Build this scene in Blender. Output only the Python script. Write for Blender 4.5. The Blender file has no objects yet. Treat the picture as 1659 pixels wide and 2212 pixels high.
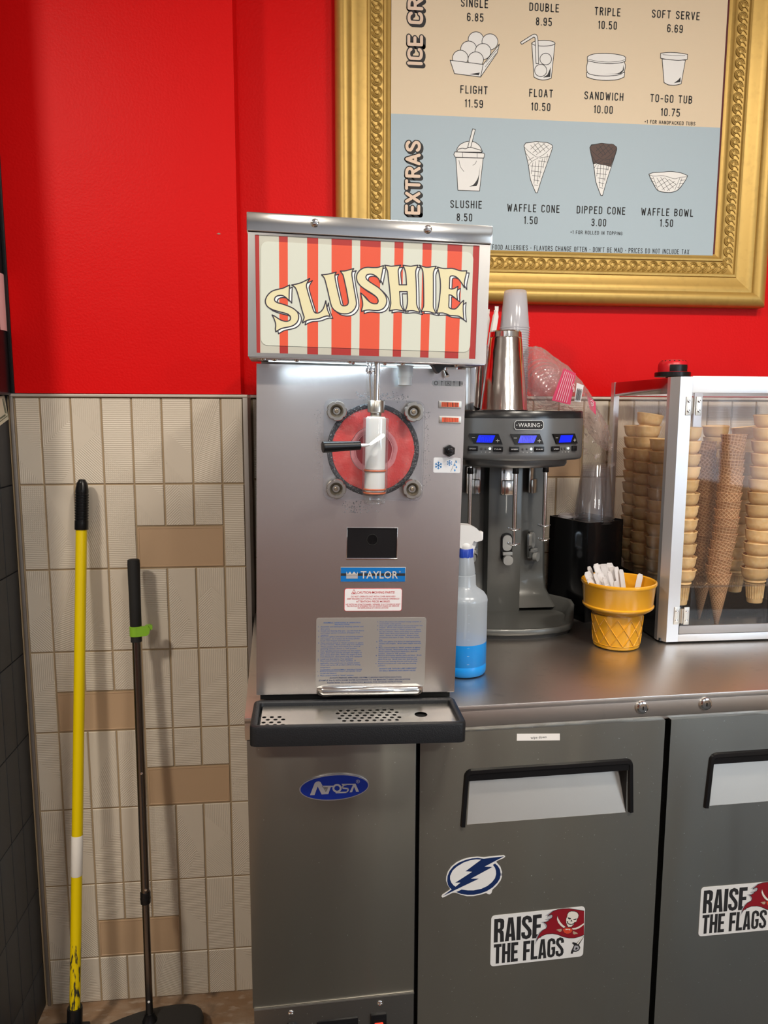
import bpy, bmesh, math, random
from mathutils import Matrix, Vector
from mathutils.geometry import tessellate_polygon
random.seed(7)
PI = math.pi
S = bpy.context.scene
COL = S.collection

# ------------------------------------------------------------------ camera
cam_d = bpy.data.cameras.new('camera'); cam = bpy.data.objects.new('camera', cam_d); COL.objects.link(cam)
cam_d.sensor_fit = 'VERTICAL'; cam_d.sensor_height = 24.0
cam_d.lens = 1620.0 / 2212.0 * 24.0
cam_d.clip_start = 0.02
YAW, PITCH, ROLL = 0.10208, 0.135362, -0.0029506
_w = Vector((math.sin(YAW)*math.cos(PITCH), math.cos(YAW)*math.cos(PITCH), -math.sin(PITCH)))
_r = Vector((math.cos(YAW), -math.sin(YAW), 0)); _d = _w.cross(_r)
_r2 = _r*math.cos(ROLL) + _d*math.sin(ROLL); _d2 = -_r*math.sin(ROLL) + _d*math.cos(ROLL)
cam.matrix_world = Matrix(((_r2.x, -_d2.x, -_w.x, 0.0), (_r2.y, -_d2.y, -_w.y, -1.86), (_r2.z, -_d2.z, -_w.z, 1.5554), (0, 0, 0, 1)))
S.camera = cam

# ------------------------------------------------------------------ colour, world, lights
S.view_settings.view_transform = 'Standard'; S.view_settings.look = 'None'
S.view_settings.gamma = 1.0; S.view_settings.use_curve_mapping = False
S.view_settings.exposure = 0.0
S.cycles.max_bounces = 8; S.cycles.transparent_max_bounces = 32; S.cycles.caustics_reflective = False; S.cycles.caustics_refractive = False
S.cycles.sample_clamp_indirect = 4.0
S.cycles.use_denoising = True
world = bpy.data.worlds.new('world'); S.world = world; world.use_nodes = True
world.node_tree.nodes['Background'].inputs[0].default_value = (0.75, 0.85, 1.0, 1); world.node_tree.nodes['Background'].inputs[1].default_value = 0.8

def area(name, loc, size, power, color, target=None, sy=None):
    l = bpy.data.lights.new(name, 'AREA'); l.energy = power; l.color = color; l.size = size
    if sy: l.shape = 'RECTANGLE'; l.size_y = sy
    o = bpy.data.objects.new(name, l); COL.objects.link(o); o.location = loc
    if target is not None:
        d = Vector(target) - Vector(loc); o.rotation_euler = d.to_track_quat('-Z', 'Y').to_euler()
    return o
WARM = (1.0, 0.91, 0.79); COOL = (0.70, 0.85, 1.0)
DOWNLIGHTS = ((-1.30, -1.95, 50, 'left'), (0.57, -1.70, 26, 'middle'), (1.40, -1.70, 28, 'right'), (-0.30, -3.40, 22, 'rear left'), (1.30, -3.80, 22, 'rear right'))
for x_, y_, p_, _n in DOWNLIGHTS: area('downlight_lamp', (x_, y_, 2.975), 0.24, p_, WARM, (x_, y_, 0))
area('window_daylight', (2.86, -3.70, 1.78), 1.7, 46, COOL, (0.0, -3.70, 1.5), 1.5)

# ------------------------------------------------------------------ materials
MATS = {}
def mat(name, col=(0.8, 0.8, 0.8), rough=0.5, metal=0.0, spec=0.5, emit=None, estr=0.0, coat=0.0, bump=None, var=None, alpha=1.0, trans=0.0, sss=0.0, aniso=0.0, brush=(0, 0, 1)):
    """bump=(scale xyz, strength, distance, detail); var=(scale xyz, amount, colour2)"""
    m = bpy.data.materials.new(name); m.use_nodes = True; nt = m.node_tree; N = nt.nodes; L = nt.links
    b = N['Principled BSDF']
    b.inputs['Base Color'].default_value = (*col, 1); b.inputs['Roughness'].default_value = rough; b.inputs['Metallic'].default_value = metal
    b.inputs['Specular IOR Level'].default_value = spec; b.inputs['Coat Weight'].default_value = coat; b.inputs['Alpha'].default_value = alpha
    b.inputs['Transmission Weight'].default_value = trans
    if sss: b.inputs['Subsurface Weight'].default_value = sss; b.inputs['Subsurface Radius'].default_value = (0.01, 0.006, 0.003); b.inputs['Subsurface Scale'].default_value = 1.0
    if emit: b.inputs['Emission Color'].default_value = (*emit, 1); b.inputs['Emission Strength'].default_value = estr
    if aniso:
        b.inputs['Anisotropic'].default_value = aniso; cb = N.new('ShaderNodeCombineXYZ')
        for k in range(3): cb.inputs[k].default_value = brush[k]
        L.new(cb.outputs[0], b.inputs['Tangent'])
    if bump or var:
        tc = N.new('ShaderNodeTexCoord')
    def noise(scale, detail=3):
        mp = N.new('ShaderNodeMapping'); mp.inputs['Scale'].default_value = scale; L.new(tc.outputs['Object'], mp.inputs[0])
        n = N.new('ShaderNodeTexNoise'); n.inputs['Scale'].default_value = 1.0; n.inputs['Detail'].default_value = detail; L.new(mp.outputs[0], n.inputs['Vector']); return n
    if bump:
        bs = bump if isinstance(bump, list) else [bump]; prev = None
        for (sc, st, dist, det) in bs:
            n = noise(sc, det); bp = N.new('ShaderNodeBump'); bp.inputs['Strength'].default_value = st; bp.inputs['Distance'].default_value = dist
            L.new(n.outputs['Fac'], bp.inputs['Height'])
            if prev: L.new(prev.outputs[0], bp.inputs['Normal'])
            prev = bp
        L.new(prev.outputs[0], b.inputs['Normal'])
    if var:
        vs = var if isinstance(var, list) else [var]; src = None
        for (sc, lo, hi, c2) in vs:
            n = noise(sc, 5); rp = N.new('ShaderNodeMapRange'); rp.inputs['From Min'].default_value = lo; rp.inputs['From Max'].default_value = hi
            L.new(n.outputs['Fac'], rp.inputs['Value']); mx = N.new('ShaderNodeMix'); mx.data_type = 'RGBA'
            L.new(rp.outputs[0], mx.inputs['Factor']); mx.inputs['B'].default_value = (*c2, 1)
            if src: L.new(src, mx.inputs['A'])
            else: mx.inputs['A'].default_value = (*col, 1)
            src = mx.outputs['Result']
        L.new(src, b.inputs['Base Color'])
    MATS[name] = m; return m

def thin(name, tint=(1, 1, 1), refl=0.08, rough=0.05, body=0.0, bodycol=(0.9, 0.9, 0.9), bump=None, ior=1.45):
    """thin clear plastic: see-through + fresnel gloss + a little milky body"""
    m = bpy.data.materials.new(name); m.use_nodes = True; nt = m.node_tree; N = nt.nodes; L = nt.links
    N.remove(N['Principled BSDF']); out = N['Material Output']
    t = N.new('ShaderNodeBsdfTransparent'); t.inputs[0].default_value = (*tint, 1)
    g = N.new('ShaderNodeBsdfGlossy'); g.inputs['Roughness'].default_value = rough
    # two-sided Fresnel (Schlick) so the inner faces of a thin wall do not mirror totally
    ge = N.new('ShaderNodeNewGeometry'); dt_ = N.new('ShaderNodeVectorMath'); dt_.operation = 'DOT_PRODUCT'; L.new(ge.outputs['Incoming'], dt_.inputs[0]); L.new(ge.outputs['Normal'], dt_.inputs[1])
    def mm_(op, x, y=None):
        q = N.new('ShaderNodeMath'); q.operation = op
        for k, v in enumerate((x, y)):
            if v is None: continue
            if isinstance(v, float): q.inputs[k].default_value = v
            else: L.new(v, q.inputs[k])
        return q
    pw = mm_('POWER', mm_('SUBTRACT', 1.0, mm_('ABSOLUTE', dt_.outputs['Value']).outputs[0]).outputs[0], 5.0)
    f = mm_('MULTIPLY', pw.outputs[0], 0.9); a = mm_('ADD', f.outputs[0], refl); a.use_clamp = True; f = dt_
    mx = N.new('ShaderNodeMixShader'); L.new(a.outputs[0], mx.inputs[0]); L.new(t.outputs[0], mx.inputs[1]); L.new(g.outputs[0], mx.inputs[2])
    last = mx
    if body:
        d = N.new('ShaderNodeBsdfDiffuse'); d.inputs[0].default_value = (*bodycol, 1); tl = N.new('ShaderNodeBsdfTranslucent'); tl.inputs[0].default_value = (*bodycol, 1)
        m2 = N.new('ShaderNodeMixShader'); m2.inputs[0].default_value = 0.5; L.new(d.outputs[0], m2.inputs[1]); L.new(tl.outputs[0], m2.inputs[2])
        m3 = N.new('ShaderNodeMixShader'); m3.inputs[0].default_value = body; L.new(mx.outputs[0], m3.inputs[1]); L.new(m2.outputs[0], m3.inputs[2]); last = m3
    if bump:
        tc = N.new('ShaderNodeTexCoord'); mp = N.new('ShaderNodeMapping'); mp.inputs['Scale'].default_value = bump[0]; L.new(tc.outputs['Object'], mp.inputs[0])
        n = N.new('ShaderNodeTexNoise'); n.inputs['Scale'].default_value = 1; n.inputs['Detail'].default_value = bump[3]; L.new(mp.outputs[0], n.inputs['Vector'])
        bp = N.new('ShaderNodeBump'); bp.inputs['Strength'].default_value = bump[1]; bp.inputs['Distance'].default_value = bump[2]; L.new(n.outputs['Fac'], bp.inputs['Height'])
        L.new(bp.outputs[0], g.inputs['Normal']); L.new(bp.outputs[0], dt_.inputs[1])
    L.new(last.outputs[0], out.inputs['Surface'])
    MATS[name] = m; return m

RED = mat('red_paint', (0.70, 0.0025, 0.003), 0.45, spec=0.14, bump=[((170, 170, 170), 0.35, 0.0014, 3), ((9, 9, 9), 0.2, 0.004, 2)])
GROUT = mat('grout', (0.34, 0.25, 0.15), 0.9)
TAN = mat('tan_tile', (0.50, 0.34, 0.21), 0.42, bump=((300, 300, 300), 0.1, 0.0005, 2))
DARKT = mat('charcoal_tile', (0.028, 0.029, 0.031), 0.5)
DARKG = mat('charcoal_grout', (0.012, 0.012, 0.013), 0.8)
BLACKP = mat('black_paint', (0.006, 0.006, 0.007), 0.35)
TRIMM = mat('tile_trim_metal', (0.30, 0.27, 0.25), 0.45, metal=0.6)
TRIML = mat('tile_trim_light', (0.60, 0.54, 0.47), 0.4, metal=0.3)
FLOORM = mat('dirty_floor', (0.24, 0.14, 0.075), 0.65, bump=((60, 60, 60), 0.5, 0.004, 6), var=[((7, 16, 7), 0.42, 0.62, (0.30, 0.21, 0.14)), ((25, 60, 25), 0.55, 0.75, (0.42, 0.33, 0.25)), ((9, 9, 9), 0.55, 0.7, (0.05, 0.03, 0.02))])
CEIL = mat('ceiling_paint', (0.75, 0.73, 0.70), 0.8)
BEIGE = mat('beige_wall', (0.40, 0.34, 0.28), 0.8)
WOODD = mat('dark_wood', (0.09, 0.05, 0.03), 0.5)
STEEL = mat('brushed_steel', (0.62, 0.58, 0.565), 0.27, metal=1, aniso=0.6, bump=[((260, 260, 8), 0.05, 0.0005, 1), ((5, 5, 4), 0.12, 0.012, 1)])
STEELV = mat('brushed_steel_vertical', (0.46, 0.445, 0.43), 0.28, metal=1, aniso=0.6, bump=((6, 6, 3), 0.10, 0.010, 1), var=((12, 12, 3), 0.4, 0.75, (0.40, 0.385, 0.37)))
DOORS = mat('door_steel', (0.31, 0.30, 0.262), 0.29, metal=1, aniso=0.9, bump=[((9, 9, 1.6), 0.30, 0.016, 1), ((3, 3, 2), 0.15, 0.02, 1)], var=[((200, 200, 200), 0.70, 0.74, (0.8, 0.8, 0.78)), ((4, 4, 2), 0.35, 0.8, (0.27, 0.26, 0.235))])
TOPS = mat('worktop_steel', (0.70, 0.65, 0.60), 0.36, metal=1, bump=[((30, 700, 700), 0.05, 0.0005, 2), ((5, 5, 5), 0.10, 0.008, 2)], var=((40, 40, 40), 0.6, 0.8, (0.60, 0.56, 0.52)))
CHROME = mat('chrome', (0.80, 0.80, 0.80), 0.12, metal=1)
POLISH = mat('polished_steel', (0.72, 0.70, 0.67), 0.14, metal=1, bump=((4, 4, 8), 0.25, 0.01, 1))
ALU = mat('aluminium', (0.72, 0.73, 0.76), 0.38, metal=0.85, bump=((500, 500, 6), 0.05, 0.0004, 1))
SATIN = mat('satin_steel', (0.66, 0.64, 0.60), 0.35, metal=1)
BLACK = mat('black_plastic', (0.006, 0.006, 0.007), 0.30, spec=0.35)
BLACKM = mat('black_textured_plastic', (0.008, 0.009, 0.011), 0.42, spec=0.35, bump=((500, 500, 500), 0.5, 0.0008, 2))
BLACKR = mat('black_rubber', (0.012, 0.012, 0.012), 0.6)
DARK = mat('dark_void', (0.002, 0.002, 0.002), 0.9)
WHITE = mat('white_plastic', (0.80, 0.80, 0.80), 0.35)
PAPER = mat('white_paper', (0.78, 0.76, 0.74), 0.8)
PINKP = mat('pink_paper', (0.72, 0.48, 0.48), 0.8)
INK = mat('black_ink', (0.012, 0.012, 0.014), 0.6)
GOLD = mat('gold_leaf', (0.53, 0.345, 0.092), 0.42, metal=0.45, bump=((20, 400, 20), 0.08, 0.001, 2), var=((60, 60, 60), 0.5, 0.8, (0.46, 0.30, 0.08)))
PTAN = mat('poster_tan', (0.78, 0.64, 0.45), 0.5)
PBLUE = mat('poster_blue', (0.42, 0.53, 0.60), 0.5)
PWHITE = mat('poster_white', (0.86, 0.86, 0.84), 0.5)
PBROWN = mat('poster_brown', (0.07, 0.028, 0.018), 0.5)
PCREAM = mat('poster_cream', (0.80, 0.62, 0.48), 0.5)

# ------------------------------------------------------------------ outlines of the printed artwork, in tenths of a millimetre
SLUSH_ = [[(629,1098),(624,1011),(623,931),(622,860),(582,902),(534,934),(493,939),(445,930),(411,908),(398,874),(405,848),(439,826),(507,812),(590,788),(658,764),(713,733),(755,694),(773,641),(770,587),(742,531),(688,489),(633,470),(578,457),(509,441),(461,412),(421,387),(413,431),(420,472),(416,519),(392,585),(364,638),(406,620),(454,588),(508,560),(563,548),(611,553),(642,575),(649,602),(638,635),(604,661),(549,676),(474,690),(392,710),(330,734),(289,763),(265,802),(258,848),(275,903),(309,951),(357,993),(411,1015),(472,1031),(533,1047),(581,1073)],[(660,1100),(731,1116),(806,1140),(875,1176),(936,1209),(909,1165),(889,1123),(886,1090),(904,1024),(939,911),(975,804),(1003,718),(1031,692),(1073,693),(1121,722),(1155,771),(1175,833),(1189,884),(1196,834),(1218,747),(1240,700),(1261,653),(1212,658),(1157,642),(1095,613),(1032,600),(956,594),(894,574),(832,538),(835,562),(856,610),(855,631),(838,677),(809,771),(781,884),(746,1003),(718,1062),(690,1084)],[(1120,1273),(1196,1283),(1265,1300),(1344,1324),(1324,1282),(1328,1236),(1347,1142),(1380,1009),(1414,882),(1425,841),(1453,819),(1495,821),(1530,839),(1543,874),(1535,934),(1505,1082),(1475,1202),(1453,1288),(1431,1314),(1410,1343),(1473,1346),(1542,1366),(1615,1390),(1591,1342),(1588,1295),(1604,1208),(1635,1047),(1661,926),(1670,852),(1650,790),(1601,733),(1539,703),(1469,697),(1392,708),(1321,749),(1279,802),(1253,895),(1213,1056),(1177,1188),(1159,1234)],[(2081,1456),(2070,1385),(2055,1296),(2037,1200),(2013,1253),(1970,1292),(1920,1317),(1871,1321),(1822,1306),(1806,1271),(1820,1238),(1867,1203),(1938,1162),(2016,1118),(2081,1060),(2132,994),(2150,926),(2136,857),(2094,801),(2024,771),(1953,768),(1875,775),(1819,769),(1752,746),(1752,773),(1768,835),(1764,896),(1748,964),(1731,1027),(1772,999),(1830,933),(1887,888),(1944,870),(1993,875),(2014,907),(2002,954),(1963,993),(1891,1038),(1806,1082),(1728,1132),(1677,1191),(1659,1257),(1672,1319),(1716,1375),(1771,1408),(1834,1421),(1918,1419),(1996,1425),(2044,1444)],[(2102,1463),(2151,1460),(2201,1453),(2268,1462),(2355,1477),(2337,1448),(2316,1400),(2318,1358),(2329,1270),(2338,1178),(2400,1180),(2455,1183),(2447,1275),(2437,1364),(2418,1422),(2392,1477),(2454,1471),(2517,1468),(2572,1480),(2628,1489),(2617,1461),(2599,1419),(2594,1371),(2608,1223),(2619,1044),(2624,894),(2637,852),(2661,811),(2684,769),(2636,777),(2586,790),(2536,791),(2442,778),(2465,833),(2476,893),(2478,960),(2468,1079),(2403,1076),(2347,1074),(2355,1002),(2364,889),(2377,853),(2410,801),(2426,777),(2373,787),(2304,796),(2248,788),(2192,774),(2200,828),(2214,883),(2206,966),(2183,1144),(2161,1292),(2150,1380),(2124,1420)],[(2653,1490),(2704,1474),(2754,1463),(2804,1466),(2860,1479),(2920,1487),(2893,1433),(2877,1384),(2884,1235),(2891,995),(2894,862),(2913,815),(2943,765),(2889,769),(2838,785),(2775,788),(2702,785),(2723,825),(2741,868),(2735,1049),(2727,1228),(2713,1389),(2699,1436)],[(2943,1476),(2994,1464),(3050,1458),(3111,1463),(3172,1468),(3223,1461),(3274,1444),(3331,1435),(3417,1441),(3409,1388),(3392,1310),(3384,1251),(3389,1184),(3343,1249),(3295,1305),(3248,1342),(3196,1356),(3161,1350),(3146,1332),(3146,1269),(3145,1156),(3183,1148),(3224,1159),(3254,1178),(3283,1196),(3278,1150),(3269,1101),(3274,1043),(3283,990),(3244,1012),(3202,1044),(3171,1058),(3143,1059),(3146,979),(3144,891),(3150,862),(3184,844),(3235,841),(3265,852),(3300,888),(3334,938),(3384,984),(3379,901),(3382,818),(3400,682),(3363,710),(3311,737),(3239,739),(3167,741),(3105,763),(3053,776),(2951,769),(2974,855),(2990,972),(2999,1094),(3001,1190),(2993,1287),(2972,1387)]]
STRIPES = [[(101,1817),(164,1818),(183,57),(127,57)],[(463,1820),(596,1820),(611,59),(482,59)],[(892,1822),(1061,1823),(1078,61),(910,60)],[(1267,1824),(1583,1826),(1597,63),(1288,62)],[(1713,1827),(2032,1829),(2044,65),(1729,64)],[(2251,1830),(2391,1831),(2397,67),(2263,66)],[(2697,1833),(2841,1834),(2843,68),(2707,68)],[(3096,1835),(3333,1837),(3331,70),(3108,69)],[(3511,1838),(3614,1839),(3614,71),(3511,71)]]
BOLT = [[(2358,6732),(2378,6705),(2409,6714),(2565,6783),(2620,6781),(2724,6730),(2835,6690),(2962,6678),(3121,6700),(3200,6718),(3233,6694),(3273,6685),(3304,6708),(3319,6773),(3397,6842),(3467,6936),(3497,7017),(3494,7117),(3460,7220),(3386,7310),(3385,7335),(3527,7389),(3549,7416),(3526,7437),(3343,7434),(3145,7431),(3026,7450),(2900,7452),(2759,7428),(2634,7377),(2534,7299),(2473,7210),(2443,7114),(2440,7031),(2469,6945),(2517,6866),(2509,6842),(2377,6763)],[(2381,6738),(2548,6855),(2509,6892),(2476,6953),(2460,7029),(2466,7128),(2504,7224),(2573,7308),(2674,7373),(2791,7412),(2916,7434),(3026,7433),(3138,7408),(3328,7415),(3523,7421),(3157,7249),(3308,7230),(2904,7034),(3055,7020),(2596,6830)],[(3090,7394),(2995,7407),(2885,7400),(2760,7366),(2636,7298),(2558,7227),(2513,7124),(2514,7057),(2539,6989),(2579,6935),(2618,6902),(2708,6973),(2609,6980),(2925,7169),(2799,7189)],[(3358,7292),(3315,7271),(3356,7213),(3378,7144),(3383,7077),(3361,6996),(3307,6925),(3221,6858),(3103,6811),(2960,6795),(2849,6806),(2734,6833),(2632,6793),(2724,6747),(2851,6716),(2962,6707),(3089,6720),(3215,6758),(3326,6823),(3411,6907),(3457,6987),(3470,7069),(3453,7163),(3416,7233)]]
FLAG = [[(4595,6247),(4503,6239),(4426,6192),(4349,6138),(4427,6150),(4380,6100),(4481,6111),(4423,6089),(4345,6066),(4405,6036),(4280,6021),(4334,5988),(4369,5929),(4377,5887),(4305,5860),(4248,5818),(4198,5727),(4170,5570),(4226,5661),(4257,5720),(4410,5884),(4413,5980),(4484,6042),(4533,6140)],[(5125,6160),(5001,6196),(4820,6242),(4701,6250),(4595,6247),(4504,6218),(4401,6136),(4480,6155),(4507,6129),(4489,6082),(4424,6055),(4444,6046),(4379,6011),(4333,6009),(4380,5976),(4402,5926),(4384,5880),(4312,5846),(4268,5802),(4230,5737),(4200,5650),(4238,5695),(4309,5736),(4401,5764),(4520,5758),(4613,5731),(4722,5671),(4843,5631),(4950,5619),(5056,5636),(5139,5662)],[(4766,6033),(4785,6084),(4790,6135),(4817,6177),(4867,6191),(4939,6180),(4998,6144),(5025,6089),(5017,6038),(4993,6003),(4984,5951),(4949,5940),(4922,5890),(4880,5850),(4815,5853),(4789,5897),(4768,5959)],[(4775,6033),(4793,6079),(4798,6127),(4823,6166),(4869,6178),(4935,6168),(4990,6135),(5015,6084),(5007,6037),(4985,6004),(4977,5957),(4944,5946),(4919,5900),(4881,5863),(4821,5866),(4796,5906),(4777,5963)],[(4800,6068),(4874,6033),(4848,6011),(4808,6036)],[(4912,6012),(4981,6022),(4969,5992),(4922,5994)],[(4878,6008),(4900,5968),(4856,5976)],[(4783,5990),(4810,5981),(4818,5938),(4879,5915),(4918,5928),(4944,5953),(4938,5926),(4906,5902),(4853,5904),(4805,5926)],[(4589,6126),(4609,6074),(4657,5984),(4719,5908),(4780,5855),(4736,5841),(4667,5898),(4613,5973),(4584,6053)],[(4597,6109),(4615,6063),(4657,5983),(4713,5915),(4768,5868),(4728,5854),(4667,5906),(4618,5973),(4592,6044)],[(4892,5827),(4969,5829),(5047,5859),(5132,5910),(5134,5878),(5049,5818),(4977,5794),(4913,5797)],[(4701,5820),(4729,5847),(4779,5857),(4844,5850),(4895,5819),(4918,5790),(4891,5741),(4849,5719),(4791,5721),(4740,5749)],[(4710,5818),(4735,5843),(4781,5852),(4841,5846),(4889,5817),(4910,5790),(4885,5744),(4846,5724),(4793,5726),(4745,5752)],[(4769,5829),(4859,5813),(4857,5786),(4830,5806),(4767,5805)],[(4583,5828),(4616,5838),(4682,5842),(4697,5813),(4678,5783),(4645,5783),(4610,5815)],[(4918,5769),(4945,5756),(4999,5726),(5017,5696),(4980,5703),(4941,5693),(4916,5720)],[(5123,5646),(5140,5627),(5050,5469),(5079,5403),(5054,5350),(4995,5328),(4941,5334),(4929,5293),(4889,5305),(4900,5359),(4949,5473),(4907,5519),(4927,5538),(5001,5509)],[(5113,5640),(5134,5628),(5029,5478),(5002,5495)],[(4963,5464),(5030,5450),(5059,5398),(5034,5359),(4981,5351),(4940,5369)],[(4991,5426),(5026,5402),(5013,5375),(4973,5376)]]
MENU = [('SINGLE',0.3864,0.4546,2.5351,0.0185),('6.85',0.4022,0.4436,2.5035,0.0191),('DOUBLE',0.5583,0.6341,2.5349,0.0187),('8.95',0.576,0.6167,2.5023,0.0198),('FLIGHT',0.3884,0.4576,2.3362,0.0192),('11.59',0.4002,0.4464,2.304,0.0202),('FLOAT',0.5639,0.6252,2.3356,0.0194),('10.50',0.5701,0.6197,2.3034,0.0195),('TRIPLE',0.7255,0.7927,2.5337,0.0203),('10.50',0.736,0.7846,2.5026,0.0197),('SOFT SERVE',0.8743,1.001,2.5356,0.0192),('6.69',0.9165,0.9577,2.5036,0.0191),('SANDWICH',0.707,0.8095,2.3356,0.0194),('10.00',0.7331,0.783,2.3036,0.02),('TO-GO TUB',0.8807,0.9931,2.3366,0.0193),('10.75',0.9106,0.962,2.304,0.0202),('+1 FOR HANDPACKED TUBS',0.8685,1.0047,2.2843,0.0089),('SLUSHIE',0.3671,0.4486,2.063,0.0195),('8.50',0.384,0.4244,2.0314,0.0185),('WAFFLE CONE',0.5146,0.6524,2.0585,0.0197),('1.50',0.5593,0.5951,2.0289,0.0184),('DIPPED CONE',0.6977,0.828,2.0587,0.019),('3.00',0.7382,0.7777,2.0283,0.0191),('+1 FOR ROLLED IN TOPPING',0.6828,0.8227,2.0077,0.009),('WAFFLE BOWL',0.8707,1.0128,2.0589,0.0191),('1.50',0.9233,0.959,2.0319,0.0183)]
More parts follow.
